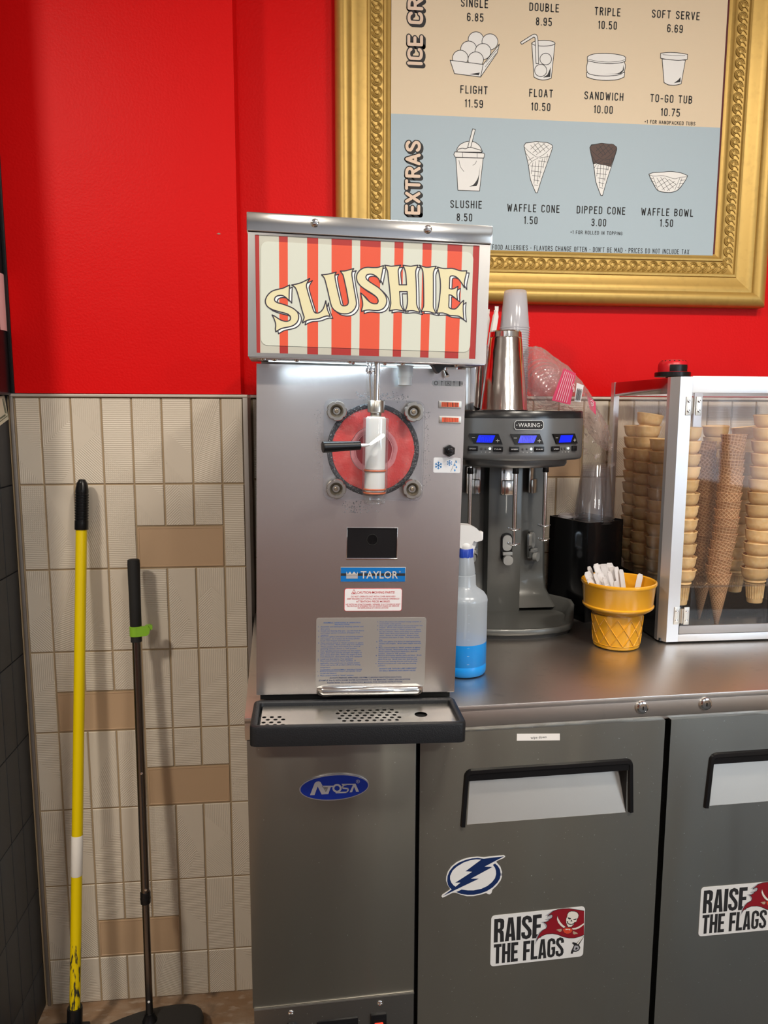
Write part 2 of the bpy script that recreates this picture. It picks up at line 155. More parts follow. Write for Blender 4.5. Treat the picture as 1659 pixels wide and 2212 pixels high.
ICONS = [('w',[(4452,24632),(4444,24576),(4417,24525),(4374,24483),(4320,24455),(4259,24443),(4198,24449),(4143,24472),(4099,24509),(4070,24558),(4060,24613),(4068,24668),(4095,24720),(4138,24761),(4192,24790),(4252,24801),(4313,24796),(4368,24773),(4412,24735),(4441,24687)]),('w',[(4811,24598),(4802,24540),(4775,24487),(4731,24444),(4675,24415),(4612,24403),(4549,24409),(4492,24433),(4446,24472),(4417,24522),(4405,24578),(4414,24636),(4442,24689),(4486,24732),(4541,24761),(4604,24773),(4667,24767),(4724,24743),(4769,24705),(4800,24655)]),('w',[(4280,24405),(4271,24348),(4243,24295),(4199,24252),(4143,24223),(4081,24211),(4018,24217),(3962,24240),(3916,24279),(3887,24329),(3876,24386),(3885,24443),(3913,24496),(3956,24539),(4012,24568),(4074,24580),(4137,24574),(4193,24551),(4239,24512),(4269,24462)]),('w',[(4641,24366),(4633,24308),(4605,24255),(4561,24212),(4505,24183),(4442,24171),(4379,24177),(4322,24201),(4277,24240),(4247,24290),(4236,24347),(4245,24404),(4272,24457),(4316,24500),(4372,24529),(4434,24541),(4497,24535),(4554,24512),(4600,24473),(4630,24423)]),('w',[(4067,24189),(4059,24133),(4032,24082),(3989,24040),(3935,24011),(3874,24000),(3813,24006),(3758,24029),(3714,24067),(3686,24116),(3675,24171),(3684,24227),(3711,24278),(3754,24320),(3808,24348),(3868,24360),(3929,24354),(3984,24331),(4028,24293),(4057,24245)]),('w',[(4456,24169),(4448,24113),(4421,24061),(4378,24019),(4324,23991),(4263,23979),(4202,23985),(4146,24008),(4102,24046),(4073,24095),(4063,24150),(4071,24207),(4098,24258),(4141,24300),(4195,24328),(4256,24340),(4317,24334),(4372,24311),(4416,24273),(4446,24224)]),('w',[(4450,24057),(4849,24549),(4797,24340),(4391,23764)]),('w',[(3615,24117),(4450,24057),(4391,23764),(3731,23813)]),('k',[(4102,23816),(4369,23867),(4343,23801)]),('n',[(4499,24003),(4769,24326)]),('n',[(4520,24107),(4809,24431)]),('w',[(5670,24614),(5751,23825),(5853,23777),(5983,23762),(6112,23784),(6197,23819),(6264,24630)]),('w',[(6267,24635),(6253,24614),(6211,24593),(6146,24575),(6063,24562),(5972,24554),(5880,24553),(5797,24558),(5731,24570),(5688,24587),(5673,24607),(5687,24628),(5728,24649),(5793,24667),(5876,24680),(5967,24688),(6059,24689),(6142,24684),(6209,24672),(6252,24656)]),('w',[(5380,24613),(5706,24822),(5778,24813),(5823,24751),(5862,24143),(5793,24140),(5752,24729),(5723,24754),(5415,24568)]),('w',[(6188,24263),(6182,24221),(6162,24182),(6130,24150),(6089,24129),(6043,24120),(5997,24125),(5955,24142),(5921,24171),(5899,24207),(5890,24249),(5896,24291),(5916,24329),(5948,24361),(5989,24382),(6034,24391),(6080,24386),(6123,24369),(6157,24341),(6179,24304)]),('w',[(6076,23991),(6070,23947),(6049,23906),(6015,23872),(5972,23850),(5923,23841),(5874,23846),(5829,23864),(5794,23894),(5770,23933),(5761,23977),(5767,24022),(5788,24063),(5822,24096),(5865,24118),(5914,24128),(5963,24123),(6007,24104),(6043,24074),(6067,24035)]),('k',[(5981,23822),(6094,23893),(6174,24079),(6167,23844)]),('w',[(7106,23991),(7116,23886),(7293,23836),(7614,23824),(7935,23857),(8093,23930),(8103,24036)]),('w',[(7129,24267),(7095,24122),(7110,24017),(7171,23954),(7405,23925),(7697,23931),(7988,23978),(8096,24062),(8116,24195),(8076,24298)]),('w',[(7111,24358),(7115,24267),(7393,24227),(7684,24222),(7975,24254),(8105,24300),(8109,24392),(8055,24429),(7849,24458),(7586,24464),(7296,24440),(7167,24400)]),('n',[(7128,24307),(7362,24265),(7654,24258),(7944,24287),(8088,24338)]),('k',[(7549,23971),(7929,24002),(8042,24086),(8065,24219),(8077,24088),(8002,24000)]),('w',[(9072,24398),(9153,23844),(9269,23790),(9448,23790),(9610,23832),(9690,24400)]),('w',[(9026,24533),(9196,24562),(9463,24569),(9738,24540),(9739,24421),(9503,24383),(9206,24396),(9027,24417)]),('k',[(9415,23842),(9530,23927),(9585,23996),(9587,23876)]),('n',[(9081,24504),(9378,24491),(9675,24505)]),('w',[(3795,21976),(3835,22084),(3905,22166),(4046,22232),(4160,22247),(4275,22232),(4390,22157),(4449,22066),(4474,22000)]),('w',[(4212,22540),(4283,22524),(4171,22096),(4094,22098)]),('w',[(3823,21977),(3850,22044),(3964,22075),(4035,22056),(4134,22102),(4220,22090),(4335,22062),(4436,22039),(4457,21992)]),('w',[(3797,21843),(3861,21061),(4419,21060),(4497,21854)]),('w',[(3766,21975),(4509,21975),(4532,21936),(4511,21855),(3782,21851),(3744,21908)]),('n',[(3966,21969),(3967,21862)]),('n',[(4337,21969),(4339,21862)]),('n',[(3877,21779),(3914,21621),(4008,21517)]),('n',[(4326,21782),(4299,21714),(4234,21672)]),('k',[(4152,21159),(4266,21208),(4378,21368),(4429,21692),(4380,21261),(4338,21178)]),('w',[(5541,22185),(5582,22254),(5712,22272),(5856,22304),(6002,22291),(6147,22288),(6266,22233),(6291,22173),(6163,21805),(6030,21422),(5924,21065),(5880,21064),(5724,21385),(5670,21734),(5589,22000)]),('n',[(5550,22159),(5631,22082),(5764,21993),(5912,21904),(6098,22018),(6211,22129),(6285,22186)]),('n',[(5912,21904),(5740,21812),(5671,21707)]),('n',[(5714,22205),(5893,22037)]),('n',[(5800,22248),(5981,22041)]),('n',[(5915,22266),(6096,22072)]),('n',[(6031,22270),(6182,22128)]),('n',[(5717,22112),(5915,22279)]),('n',[(5777,22033),(6089,22272)]),('n',[(5866,21983),(6178,22222)]),('n',[(5604,22000),(5755,21818)]),('n',[(5667,21841),(5809,21927)]),('n',[(5785,21792),(5749,21521)]),('n',[(5856,21821),(5829,21280)]),('n',[(5943,21851),(5917,21282)]),('n',[(6029,21894),(5971,21420)]),('n',[(6100,21937),(6051,21666)]),('n',[(6156,22006),(6147,21858)]),('n',[(5929,21837),(6134,21817)]),('n',[(5729,21709),(6065,21693)]),('n',[(5747,21588),(6025,21570)]),('n',[(5779,21481),(5984,21461)]),('n',[(5812,21374),(5959,21352)]),('n',[(5830,21253),(5933,21242)]),('n',[(5956,21905),(6187,21954)]),('w',[(7262,22203),(7301,22274),(7426,22292),(7565,22325),(7705,22310),(7846,22307),(7961,22251),(7986,22188),(7868,21809),(7745,21414),(7649,21046),(7606,21045),(7451,21376),(7394,21737),(7312,22011)]),('b',[(7262,22199),(7304,22262),(7471,22300),(7555,22324),(7742,22309),(7878,22314),(7977,22234),(7955,22115),(7835,21762),(7697,21794),(7561,21805),(7457,21833),(7383,21815),(7333,21969)]),('n',[(7272,22176),(7350,22096),(7480,22004),(7625,21911),(7802,22029),(7909,22143),(7980,22201)]),('n',[(7625,21911),(7460,21817),(7395,21709)]),('n',[(7429,22223),(7605,22049)]),('n',[(7511,22267),(7689,22052)]),('n',[(7622,22285),(7800,22084)]),('n',[(7734,22289),(7881,22142)]),('n',[(7433,22126),(7622,22299)]),('n',[(7493,22046),(7790,22291)]),('n',[(7579,21993),(7877,22239)]),('n',[(7326,22012),(7474,21823)]),('n',[(7389,21848),(7525,21936)]),('n',[(7503,21796),(7473,21517)]),('n',[(7572,21826),(7554,21268)]),('n',[(7655,21857),(7639,21270)]),('n',[(7738,21901),(7689,21412)]),('n',[(7806,21946),(7762,21666)]),('n',[(7859,22017),(7852,21864)]),('n',[(7642,21843),(7840,21822)]),('n',[(7451,21711),(7775,21694)]),('n',[(7470,21586),(7738,21567)]),('n',[(7503,21476),(7701,21454)]),('n',[(7536,21365),(7678,21341)]),('n',[(7555,21240),(7655,21229)]),('n',[(7667,21913),(7890,21962)]),('w',[(8866,21614),(8974,21655),(9215,21673),(9457,21703),(9737,21674),(9915,21611),(9885,21521),(9692,21245),(9487,21175),(9242,21183),(9101,21227),(8912,21521)]),('n',[(8867,21598),(9014,21562),(9220,21594),(9395,21562),(9572,21511),(9708,21563),(9916,21585)]),('n',[(8979,21555),(9136,21228)]),('n',[(9709,21547),(9587,21242)]),('n',[(9085,21527),(9309,21233)]),('n',[(9188,21546),(9449,21221)]),('n',[(9310,21534),(9550,21288)]),('n',[(9434,21491),(9614,21385)]),('n',[(9092,21400),(9293,21533)]),('n',[(9131,21307),(9433,21506)]),('n',[(9239,21247),(9575,21463)]),('n',[(9380,21219),(9614,21385)]),('n',[(9730,21484),(9851,21504)]),('n',[(9700,21404),(9821,21424)]),('n',[(9653,21307),(9757,21326)]),('n',[(9762,21533),(9674,21260)]),('n',[(8895,21520),(8982,21508)]),('n',[(8934,21443),(9021,21430)]),('n',[(9008,21350),(9078,21337)])]

# ------------------------------------------------------------------ mesh builder
class MB:
    def __init__(s): s.v = []; s.f = []; s.uv = None; s.mi = []; s.step = 0.0; s.lv = 0
    def add(s, vs, fs, M=None, mi=0):
        b = len(s.v)
        s.v += [tuple(M @ Vector(p)) if M else tuple(p) for p in vs]
        s.f += [tuple(i+b for i in f) for f in fs]; s.mi += [mi]*len(fs); return s
    def box(s, x0, x1, y0, y1, z0, z1, M=None, mi=0, c=0.0):
        """box with its four long edges (and ends) chamfered by c"""
        if x1 < x0: x0, x1 = x1, x0
        if y1 < y0: y0, y1 = y1, y0
        if z1 < z0: z0, z1 = z1, z0
        if c <= 0:
            v = [(x, y, z) for x in (x0, x1) for y in (y0, y1) for z in (z0, z1)]
            return s.add(v, [(0, 1, 3, 2), (4, 6, 7, 5), (0, 4, 5, 1), (2, 3, 7, 6), (0, 2, 6, 4), (1, 5, 7, 3)], M, mi)
        bm = bmesh.new(); bmesh.ops.create_cube(bm, size=1.0)
        for q in bm.verts: q.co = Vector(((x0+x1)/2+q.co.x*(x1-x0), (y0+y1)/2+q.co.y*(y1-y0), (z0+z1)/2+q.co.z*(z1-z0)))
        bmesh.ops.bevel(bm, geom=bm.edges[:], offset=c, segments=2, affect='EDGES', profile=0.6)
        bm.verts.ensure_lookup_table()
        v = [tuple(q.co) for q in bm.verts]; f = [tuple(q.index for q in p.verts) for p in bm.faces]; bm.free()
        return s.add(v, f, M, mi)
    def lathe(s, prof, n=32, c=(0, 0, 0), M=None, mi=0, a0=0.0, a1=2*PI, rm=None, cap=True):
        """prof list of (r, z) turned about z through c; rm(theta, r, z) may modulate the radius"""
        full = abs(a1-a0-2*PI) < 1e-6; k = n if full else n+1; vs = []
        for (r, z) in prof:
            for i in range(k):
                t = a0+(a1-a0)*i/n; rr = rm(t, r, z) if rm else r
                vs.append((c[0]+rr*math.cos(t), c[1]+rr*math.sin(t), c[2]+z))
        fs = []
        for j in range(len(prof)-1):
            for i in range(n):
                i2 = (i+1) % k; fs.append((j*k+i, j*k+i2, (j+1)*k+i2, (j+1)*k+i))
        if cap and full:
            if prof[0][0] > 1e-6: fs.append(tuple(reversed(range(k))))
            if prof[-1][0] > 1e-6: fs.append(tuple(range((len(prof)-1)*k, len(prof)*k)))
        return s.add(vs, fs, M, mi)
    def cyl(s, p, q, r, r2=None, n=20, mi=0, M=None):
        p = Vector(p); q = Vector(q); d = q-p; R = d.to_track_quat('Z', 'Y').to_matrix().to_4x4(); R.translation = p
        if M: R = M @ R
        return s.lathe([(r, 0), (r if r2 is None else r2, d.length)], n, M=R, mi=mi)
    def tube(s, pts, r, n=8, mi=0, flat=1.0, closed=False, M=None):
        pts = [Vector(p) for p in pts]; m = len(pts); vs = []; fs = []; up = None
        for i, p in enumerate(pts):
            a = pts[(i-1) % m] if (closed or i > 0) else p; b = pts[(i+1) % m] if (closed or i < m-1) else p
            t = (b-a).normalized()
            if up is None:
                up = Vector((0, 0, 1)) if abs(t.z) < 0.9 else Vector((1, 0, 0))
            sd = t.cross(up).normalized(); up = sd.cross(t).normalized()
            rr = r[i] if isinstance(r, (list, tuple)) else r
            for k in range(n):
                an = 2*PI*k/n; vs.append(tuple(p + sd*math.cos(an)*rr + up*math.sin(an)*rr*flat))
        for i in range(m if closed else m-1):
            j = (i+1) % m
            for k in range(n): fs.append((i*n+k, i*n+(k+1) % n, j*n+(k+1) % n, j*n+k))
        if not closed: fs.append(tuple(reversed(range(n)))); fs.append(tuple(range((m-1)*n, m*n)))
        return s.add(vs, fs, M, mi)
    def prism(s, poly, y0, y1, M=None, mi=0, holes=(), side=True):
        """polygon in the local x-z plane made solid from y0 (front) to y1 (back)"""
        loops = [list(poly)]+[list(h) for h in holes]
        tri = tessellate_polygon([[Vector((x, z, 0)) for x, z in l] for l in loops])
        flat = [p for l in loops for p in l]; n = len(flat)
        vs = [(x, y0, z) for x, z in flat]
        fs = []
        for t in tri:
            a, b, c = (Vector((*flat[i], 0)) for i in t)
            fs.append(tuple(t) if (b-a).cross(c-a).z > 0 else tuple(reversed(t)))
        if y1 != y0:
            vs += [(x, y1, z) for x, z in flat]; fs += [tuple(i+n for i in reversed(f)) for f in fs]
            if side:
                b = 0
                for l in loops:
                    m = len(l); ar = sum(l[i][0]*l[(i+1) % m][1]-l[(i+1) % m][0]*l[i][1] for i in range(m))
                    inv = (ar < 0) != (l is not loops[0])
                    for i in range(m):
                        j = (i+1) % m; q = (b+i, b+i+n, b+j+n, b+j)
                        fs.append(q if not inv else tuple(reversed(q)))
                    b += m
        return s.add(vs, fs, M, mi)
    def slab(s, poly, z0, z1, M=None, mi=0, holes=()):
        """polygon in x-y made solid from z0 to z1"""
        R = Matrix(((1, 0, 0, 0), (0, 0, 1, 0), (0, 1, 0, 0), (0, 0, 0, 1)))
        return s.prism(poly, z0, z1, (M @ R) if M else R, mi, holes)
    def ribbon(s, pts, w, y, closed=False, mi=0, M=None, cap='round', n=6, _raw=False):
        """flat printed line in the x-z plane at depth y"""
        pts = [Vector((p[0], p[1])) for p in pts]
        q = [pts[0]]
        for p in pts[1:]:
            if (p-q[-1]).length > 1e-5: q.append(p)
        pts = q; m = len(pts)
        if closed and (pts[0]-pts[-1]).length < 1e-5: pts.pop(); m -= 1
        if m < 2: return s
        if cap == 'round' and m > 2 and not _raw:
            # break the line at sharp corners so that every leg keeps its full width
            def turn(i): 
                d1 = pts[i]-pts[i-1]; d2 = pts[(i+1) % m]-pts[i]
                return d1.angle(d2) > 0.80
            idx = [i for i in (range(m) if closed else range(1, m-1)) if turn(i)]
            if idx:
                if closed: runs = [[pts[(idx[j]+t) % m] for t in range(((idx[(j+1) % len(idx)]-idx[j]) % m or m)+1)] for j in range(len(idx))]
                else:
                    cuts = [0]+idx+[m-1]; runs = [pts[cuts[j]:cuts[j+1]+1] for j in range(len(cuts)-1)]
                for r_ in runs: s.ribbon(r_, w, y, mi=mi, M=M, n=n, cap='round', _raw=True) if len(r_) > 1 else None
                return s
        h = w/2; vs = []; fs = []
        s.lv += 1; y = y-s.step*s.lv
        for i, p in enumerate(pts):
            a = pts[(i-1) % m] if (closed or i > 0) else None; b = pts[(i+1) % m] if (closed or i < m-1) else None
            d1 = (p-a).normalized() if a is not None else (b-p).normalized(); d2 = (b-p).normalized() if b is not None else d1
            n1 = Vector((-d1.y, d1.x)); n2 = Vector((-d2.y, d2.x)); nn = n1+n2
            if nn.length < 0.3: nn = n1
            nn.normalize(); k = min(1.6, 1/max(0.3, nn.dot(n1)))
            e = p
            if cap == 'square' and not closed:
                if a is None: e = p-d2*0
                if b is None: e = p+d1*0
            vs += [(e.x+nn.x*h*k, y, e.y+nn.y*h*k), (e.x-nn.x*h*k, y, e.y-nn.y*h*k)]
        for i in range(m if closed else m-1):
            j = (i+1) % m; fs.append((2*i+1, 2*j+1, 2*j, 2*i))
        s.add(vs, fs, M, mi)
        if cap == 'round' and not closed:
            for p, o in ((pts[0], pts[1]), (pts[-1], pts[-2])):
                s.lv += 1; y = y-s.step
                d = (p-o).normalized(); a0 = math.atan2(d.y, d.x)-PI/2
                s.add([(p.x, y, p.y)]+[(p.x+h*math.cos(a0+PI*k/n), y, p.y+h*math.sin(a0+PI*k/n)) for k in range(n+1)], [(0, k+1, k+2) for k in range(n)], M, mi)
        return s

def smooth_mesh(me, ang):
    me.polygons.foreach_set('use_smooth', [True]*len(me.polygons))
    try: me.set_sharp_from_angle(angle=math.radians(ang))
    except Exception: pass
def mesh_of(name, mb, m, ang=35):
    me = bpy.data.meshes.new(name); me.from_pydata(mb.v, [], mb.f)
    for k in (m if isinstance(m, (list, tuple)) else [m]): me.materials.append(k)
    if any(mb.mi): me.polygons.foreach_set('material_index', mb.mi)
    if mb.uv:
        ul = me.uv_layers.new(name='UVMap')
        for lp in me.loops: ul.data[lp.index].uv = mb.uv[lp.vertex_index]
    smooth_mesh(me, ang); me.update(); return me
WM = {}
def link(o, M=None, parent=None):
    COL.objects.link(o)
    M = M or Matrix.Identity(4)
    if parent is not None:
        o.parent = parent; o.matrix_basis = WM[parent.name].inverted() @ M
    else: o.matrix_basis = M
    WM[o.name] = M; return o
def obj(name, mb, m, parent=None, M=None, ang=35, kind=None, label=None):
    me = mb if isinstance(mb, bpy.types.Mesh) else mesh_of(name, mb, m, ang)
    o = bpy.data.objects.new(name, me)
    if M is None and parent is not None: M = WM[parent.name]
    link(o, M, parent)
    if kind: o['kind'] = kind
    if label: o['label'] = label
    return o
def tag(o, label, cat, group=None):
    o['label'] = label; o['category'] = cat
    if group: o['group'] = group
    return o
def thing(name, label, cat, M=None, group=None):
    o = bpy.data.objects.new(name, None); o.empty_display_size = 0.05
    link(o, M or Matrix.Identity(4)); return tag(o, label, cat, group)
def dup(src, M, label=None, group=None):
    c = src.copy(); link(c, M)
    if label: c['label'] = label
    if group: c['group'] = group
    def rec(a, b):
        for ch in list(a.children):
            k = ch.copy(); COL.objects.link(k); k.parent = b; WM[k.name] = WM[b.name] @ ch.matrix_basis; rec(ch, k)
    rec(src, c); return c
def T(x, y, z): return Matrix.Translation((x, y, z))
def frame(ox, oy, oz, yaw=0.0, roll=0.0):
    u = Vector((math.cos(yaw), math.sin(yaw), 0)); v = Vector((0, 0, 1)); n = u.cross(v)
    u3 = u*math.cos(roll)-v*math.sin(roll); v3 = u*math.sin(roll)+v*math.cos(roll); d = -n
    return Matrix(((u3.x, d.x, v3.x, ox), (u3.y, d.y, v3.y, oy), (u3.z, d.z, v3.z, oz), (0, 0, 0, 1)))
def rrect(x0, x1, z0, z1, r, n=5):
    p = []
    for cx, cz, a in ((x1-r, z1-r, 0), (x0+r, z1-r, PI/2), (x0+r, z0+r, PI), (x1-r, z0+r, 1.5*PI)):
        for i in range(n+1): t = a+PI/2*i/n; p.append((cx+r*math.cos(t), cz+r*math.sin(t)))
    return p
def smooth_poly(P, thr=50):
    """round the gentle bends, keep the sharp tips"""
    n_ = len(P); R_ = []
    for i in range(n_):
        a, b, c_ = Vector(P[i-1]), Vector(P[i]), Vector(P[(i+1) % n_]); t = (b-a).angle(c_-b) if (b-a).length and (c_-b).length else 0
        if math.degrees(t) > thr: R_.append(tuple(b))
        else: R_ += [tuple(b+(a-b)*.28), tuple(b*.72+a*.14+c_*.14+(a+c_-2*b)*-.06), tuple(b+(c_-b)*.28)]
    return R_
def smooth_line(P):
    if len(P) < 3: return P
    R_ = [P[0]]
    for i in range(1, len(P)-1):
        a, b, c_ = Vector(P[i-1]), Vector(P[i]), Vector(P[i+1]); R_ += [tuple(b+(a-b)*.3), tuple(b*.8+a*.1+c_*.1), tuple(b+(c_-b)*.3)]
    return R_+[P[-1]]
def circle(cx, cz, r, n=24, rz=None): return [(cx+r*math.cos(2*PI*i/n), cz+(rz or r)*math.sin(2*PI*i/n)) for i in range(n)]

# ------------------------------------------------------------------ lettering
# rounded condensed capitals drawn as strokes; each glyph = (width, [polylines]) in a 1-high box
def _arc(cx, cy, rx, ry, a, b, n=7): return [(cx+rx*math.cos(math.radians(a+(b-a)*i/n)), cy+ry*math.sin(math.radians(a+(b-a)*i/n))) for i in range(n+1)]
W0 = 0.36; R0 = 0.18
def _O(w=W0): return _arc(w/2, 1-R0, w/2, R0, 0, 180)+_arc(w/2, R0, w/2, R0, 180, 360)+[(w, 1-R0)]
_S = _arc(.18, .80, .18, .20, 10, 180)+[(0, .72), (.06, .62), (.30, .42), (.36, .30)]+_arc(.18, .20, .18, .20, 0, -170)
_P = [(0, 0), (0, 1), (.18, 1)]+_arc(.18, .76, .18, .24, 90, -90)+[(0, .52)]
GL = {
 'A': (.40, [[(0, 0), (.20, 1), (.40, 0)], [(.07, .3), (.33, .3)]]), 'B': (.36, [[(0, 0), (0, 1), (.16, 1)]+_arc(.16, .77, .18, .23, 90, -90)+[(0, .54)], [(.16, .54)]+_arc(.16, .27, .20, .27, 90, -90)+[(0, 0)]]),
 'C': (.36, [_arc(.18, .82, .18, .18, 0, 180)+_arc(.18, .18, .18, .18, 180, 360)]), 'D': (.36, [[(0, 0), (0, 1), (.14, 1)]+_arc(.14, .78, .22, .22, 90, 0)+_arc(.14, .22, .22, .22, 0, -90)+[(0, 0)]]),
 'E': (.32, [[(.32, 1), (0, 1), (0, 0), (.32, 0)], [(0, .52), (.27, .52)]]), 'F': (.31, [[(.31, 1), (0, 1), (0, 0)], [(0, .52), (.26, .52)]]),
 'G': (.36, [_arc(.18, .82, .18, .18, 0, 180)+_arc(.18, .18, .18, .18, 180, 360)+[(.36, .46), (.20, .46)]]), 'H': (.36, [[(0, 0), (0, 1)], [(.36, 0), (.36, 1)], [(0, .52), (.36, .52)]]),
 'I': (0, [[(0, 0), (0, 1)]]), 'J': (.28, [[(.28, 1), (.28, .18)]+_arc(.12, .18, .16, .18, 0, -150)]), 'K': (.36, [[(0, 0), (0, 1)], [(.36, 1), (.02, .45)], [(.12, .6), (.37, 0)]]), 'L': (.30, [[(0, 1), (0, 0), (.30, 0)]]),
 'M': (.46, [[(0, 0), (0, 1), (.23, .35), (.46, 1), (.46, 0)]]), 'N': (.36, [[(0, 0), (0, 1), (.36, 0), (.36, 1)]]), 'O': (W0, [_O()+[_O()[0]]]), 'P': (.36, [_P]), 'Q': (W0, [_O(), [(.22, .2), (.38, -.03)]]),
 'R': (.36, [_P, [(.18, .5), (.37, 0)]]), 'S': (.36, [_S]), 'T': (.36, [[(0, 1), (.36, 1)], [(.18, 1), (.18, 0)]]), 'U': (.36, [[(0, 1)]+_arc(.18, .18, .18, .18, 180, 360)+[(.36, 1)]]),
 'V': (.38, [[(0, 1), (.19, 0), (.38, 1)]]), 'W': (.56, [[(0, 1), (.13, 0), (.28, .8), (.43, 0), (.56, 1)]]), 'X': (.38, [[(0, 0), (.38, 1)], [(0, 1), (.38, 0)]]), 'Y': (.38, [[(0, 1), (.19, .5), (.38, 1)], [(.19, .5), (.19, 0)]]),
 'Z': (.34, [[(0, 1), (.34, 1), (0, 0), (.34, 0)]]), '0': (W0, [_O()+[_O()[0]]]), '1': (.12, [[(0, .86), (.12, 1), (.12, 0)]]), '3': (.36, [_arc(.17, .78, .18, .22, 160, -80)+[(.12, .55)], [(.17, .56)]+_arc(.17, .27, .19, .27, 80, -160)]),
 '5': (.36, [[(.34, 1), (.03, 1), (.01, .56), (.12, .62)]+_arc(.18, .36, .18, .26, 90, 0)+_arc(.18, .18, .18, .18, 0, -165)]), '6': (.36, [_arc(.18, .82, .18, .18, 10, 180)+_arc(.18, .18, .18, .18, 180, 360)+_arc(.18, .40, .18, .18, 0, 180)]),
 '7': (.34, [[(0, 1), (.34, 1), (.10, 0)]]), '8': (.36, [_arc(.18, .77, .165, .23, 0, 360, 14), _arc(.18, .27, .18, .27, 0, 360, 14)]), '9': (.36, [_arc(.18, .18, .18, .18, 190, 360)+_arc(.18, .82, .18, .18, 0, 180)+_arc(.18, .60, .18, .18, 180, 360)]),
 '.': (0, [[(0, .02), (0, .021)]]), '-': (.24, [[(0, .46), (.24, .46)]]), '+': (.26, [[(0, .5), (.26, .5)], [(.13, .32), (.13, .68)]]), "'": (0, [[(0, 1), (0, .84)]]), '*': (0.05, [[(0, .48), (.05, .48)], [(0.02, .42), (0.02, .54)]]), '!': (0, [[(0, 1), (0, .3)], [(0, .02), (0, .021)]]), ' ': (.16, [])}
def stroke_text(mb, txt, x0, x1, z0, cap, w, y, mi=0, M=None, cap_style='round', up=False, off=(0, 0), track=None):
    """fit txt between x0 and x1 (outer ink edges) with cap height cap on baseline z0; up=True runs the line upward"""
    h = cap-w; gaps = len(txt)-1; tot = sum(GL[c][0] for c in txt)*h; L = x1-x0-w
    sp = (L-tot)/gaps if gaps else 0; k = 1.0
    mn = w*1.25
    if sp < mn: k = (L-mn*gaps)/tot if tot else 1; sp = mn
    if sp > 0.34*cap and len(txt) > 1: k = (L-0.34*cap*gaps)/tot; sp = 0.34*cap
    x = x0+w/2
    for c in txt:
        gw, st = GL[c]
        for pl in st:
            pts = [(x+px*h*k, z0+w/2+pz*h) for px, pz in pl]
            if up: pts = [(x0p, z) for x0p, z in ((-(pz-z0)+off[0], px+off[1]) for px, pz in pts)]
            else: pts = [(a+off[0], b+off[1]) for a, b in pts]
            if cap_style == 'butt' and len(pts) > 1:
                mb.ribbon(pts, w, y, mi=mi, M=M, cap='butt')
            else: mb.ribbon(pts, w, y, mi=mi, M=M, closed=(len(pts) > 3 and (Vector(pts[0])-Vector(pts[-1])).length < 1e-6))
        x += gw*h*k+sp
HEAVY = {
 'R': (.42, [(0, 0), (.16, 0), (.16, .41), (.21, .40), (.25, .33), (.26, 0), (.42, 0), (.40, .36), (.38, .44), (.32, .50), (.37, .53), (.41, .62), (.41, .88), (.36, .97), (.25, 1), (0, 1)], [(.16, .57), (.22, .57), (.25, .62), (.25, .81), (.22, .84), (.16, .84)]),
 'A': (.44, [(0, 0), (.16, 0), (.175, .17), (.265, .17), (.28, 0), (.44, 0), (.32, 1), (.12, 1)], [(.187, .31), (.253, .31), (.22, .78)]),
 'I': (.17, [(0, 0), (.17, 0), (.17, 1), (0, 1)], None), 'L': (.36, [(0, 0), (.36, 0), (.36, .16), (.17, .16), (.17, 1), (0, 1)], None),
 'E': (.37, [(0, 0), (.37, 0), (.37, .16), (.17, .16), (.17, .43), (.34, .43), (.34, .58), (.17, .58), (.17, .84), (.37, .84), (.37, 1), (0, 1)], None),
 'F': (.37, [(0, 0), (.17, 0), (.17, .41), (.34, .41), (.34, .57), (.17, .57), (.17, .84), (.37, .84), (.37, 1), (0, 1)], None),
 'T': (.40, [(.115, 0), (.285, 0), (.285, .84), (.40, .84), (.40, 1), (0, 1), (0, .84), (.115, .84)], None),
 'H': (.43, [(0, 0), (.16, 0), (.16, .43), (.27, .43), (.27, 0), (.43, 0), (.43, 1), (.27, 1), (.27, .59), (.16, .59), (.16, 1), (0, 1)], None)}
HSK = {'S': (.42, [(.35, .70), (.35, .80), (.31, .89), (.21, .93), (.11, .89), (.075, .78), (.09, .68), (.15, .60), (.28, .44), (.34, .34), (.35, .20), (.31, .11), (.21, .07), (.11, .11), (.07, .20), (.07, .31)]),
       'G': (.42, [(.35, .68), (.35, .80), (.31, .89), (.21, .93), (.11, .89), (.08, .80), (.08, .20), (.11, .11), (.21, .07), (.31, .11), (.35, .20), (.35, .47), (.22, .47)])}
def heavy_text(mb, s, x0, x1, z0, cap, y, warp=lambda p: p):
    ws = [.20 if c == ' ' else (HEAVY[c][0] if c in HEAVY else HSK[c][0]) for c in s]; g = .035; tot = sum(ws)+g*(len(s)-1); k = (x1-x0)/tot; x = x0
    for c, w in zip(s, ws):
        f = lambda p: (x+p[0]*k, z0+p[1]*cap)
        if c in HEAVY:
            o, h = HEAVY[c][1:]; mb.prism(warp([f(p) for p in o]), y, y, holes=[warp([f(p) for p in h])] if h else [])
        elif c in HSK: mb.ribbon(warp([f(p) for p in HSK[c][1]]), .15*k, y, cap='butt')
        x += (w+g)*k
_fc = {}
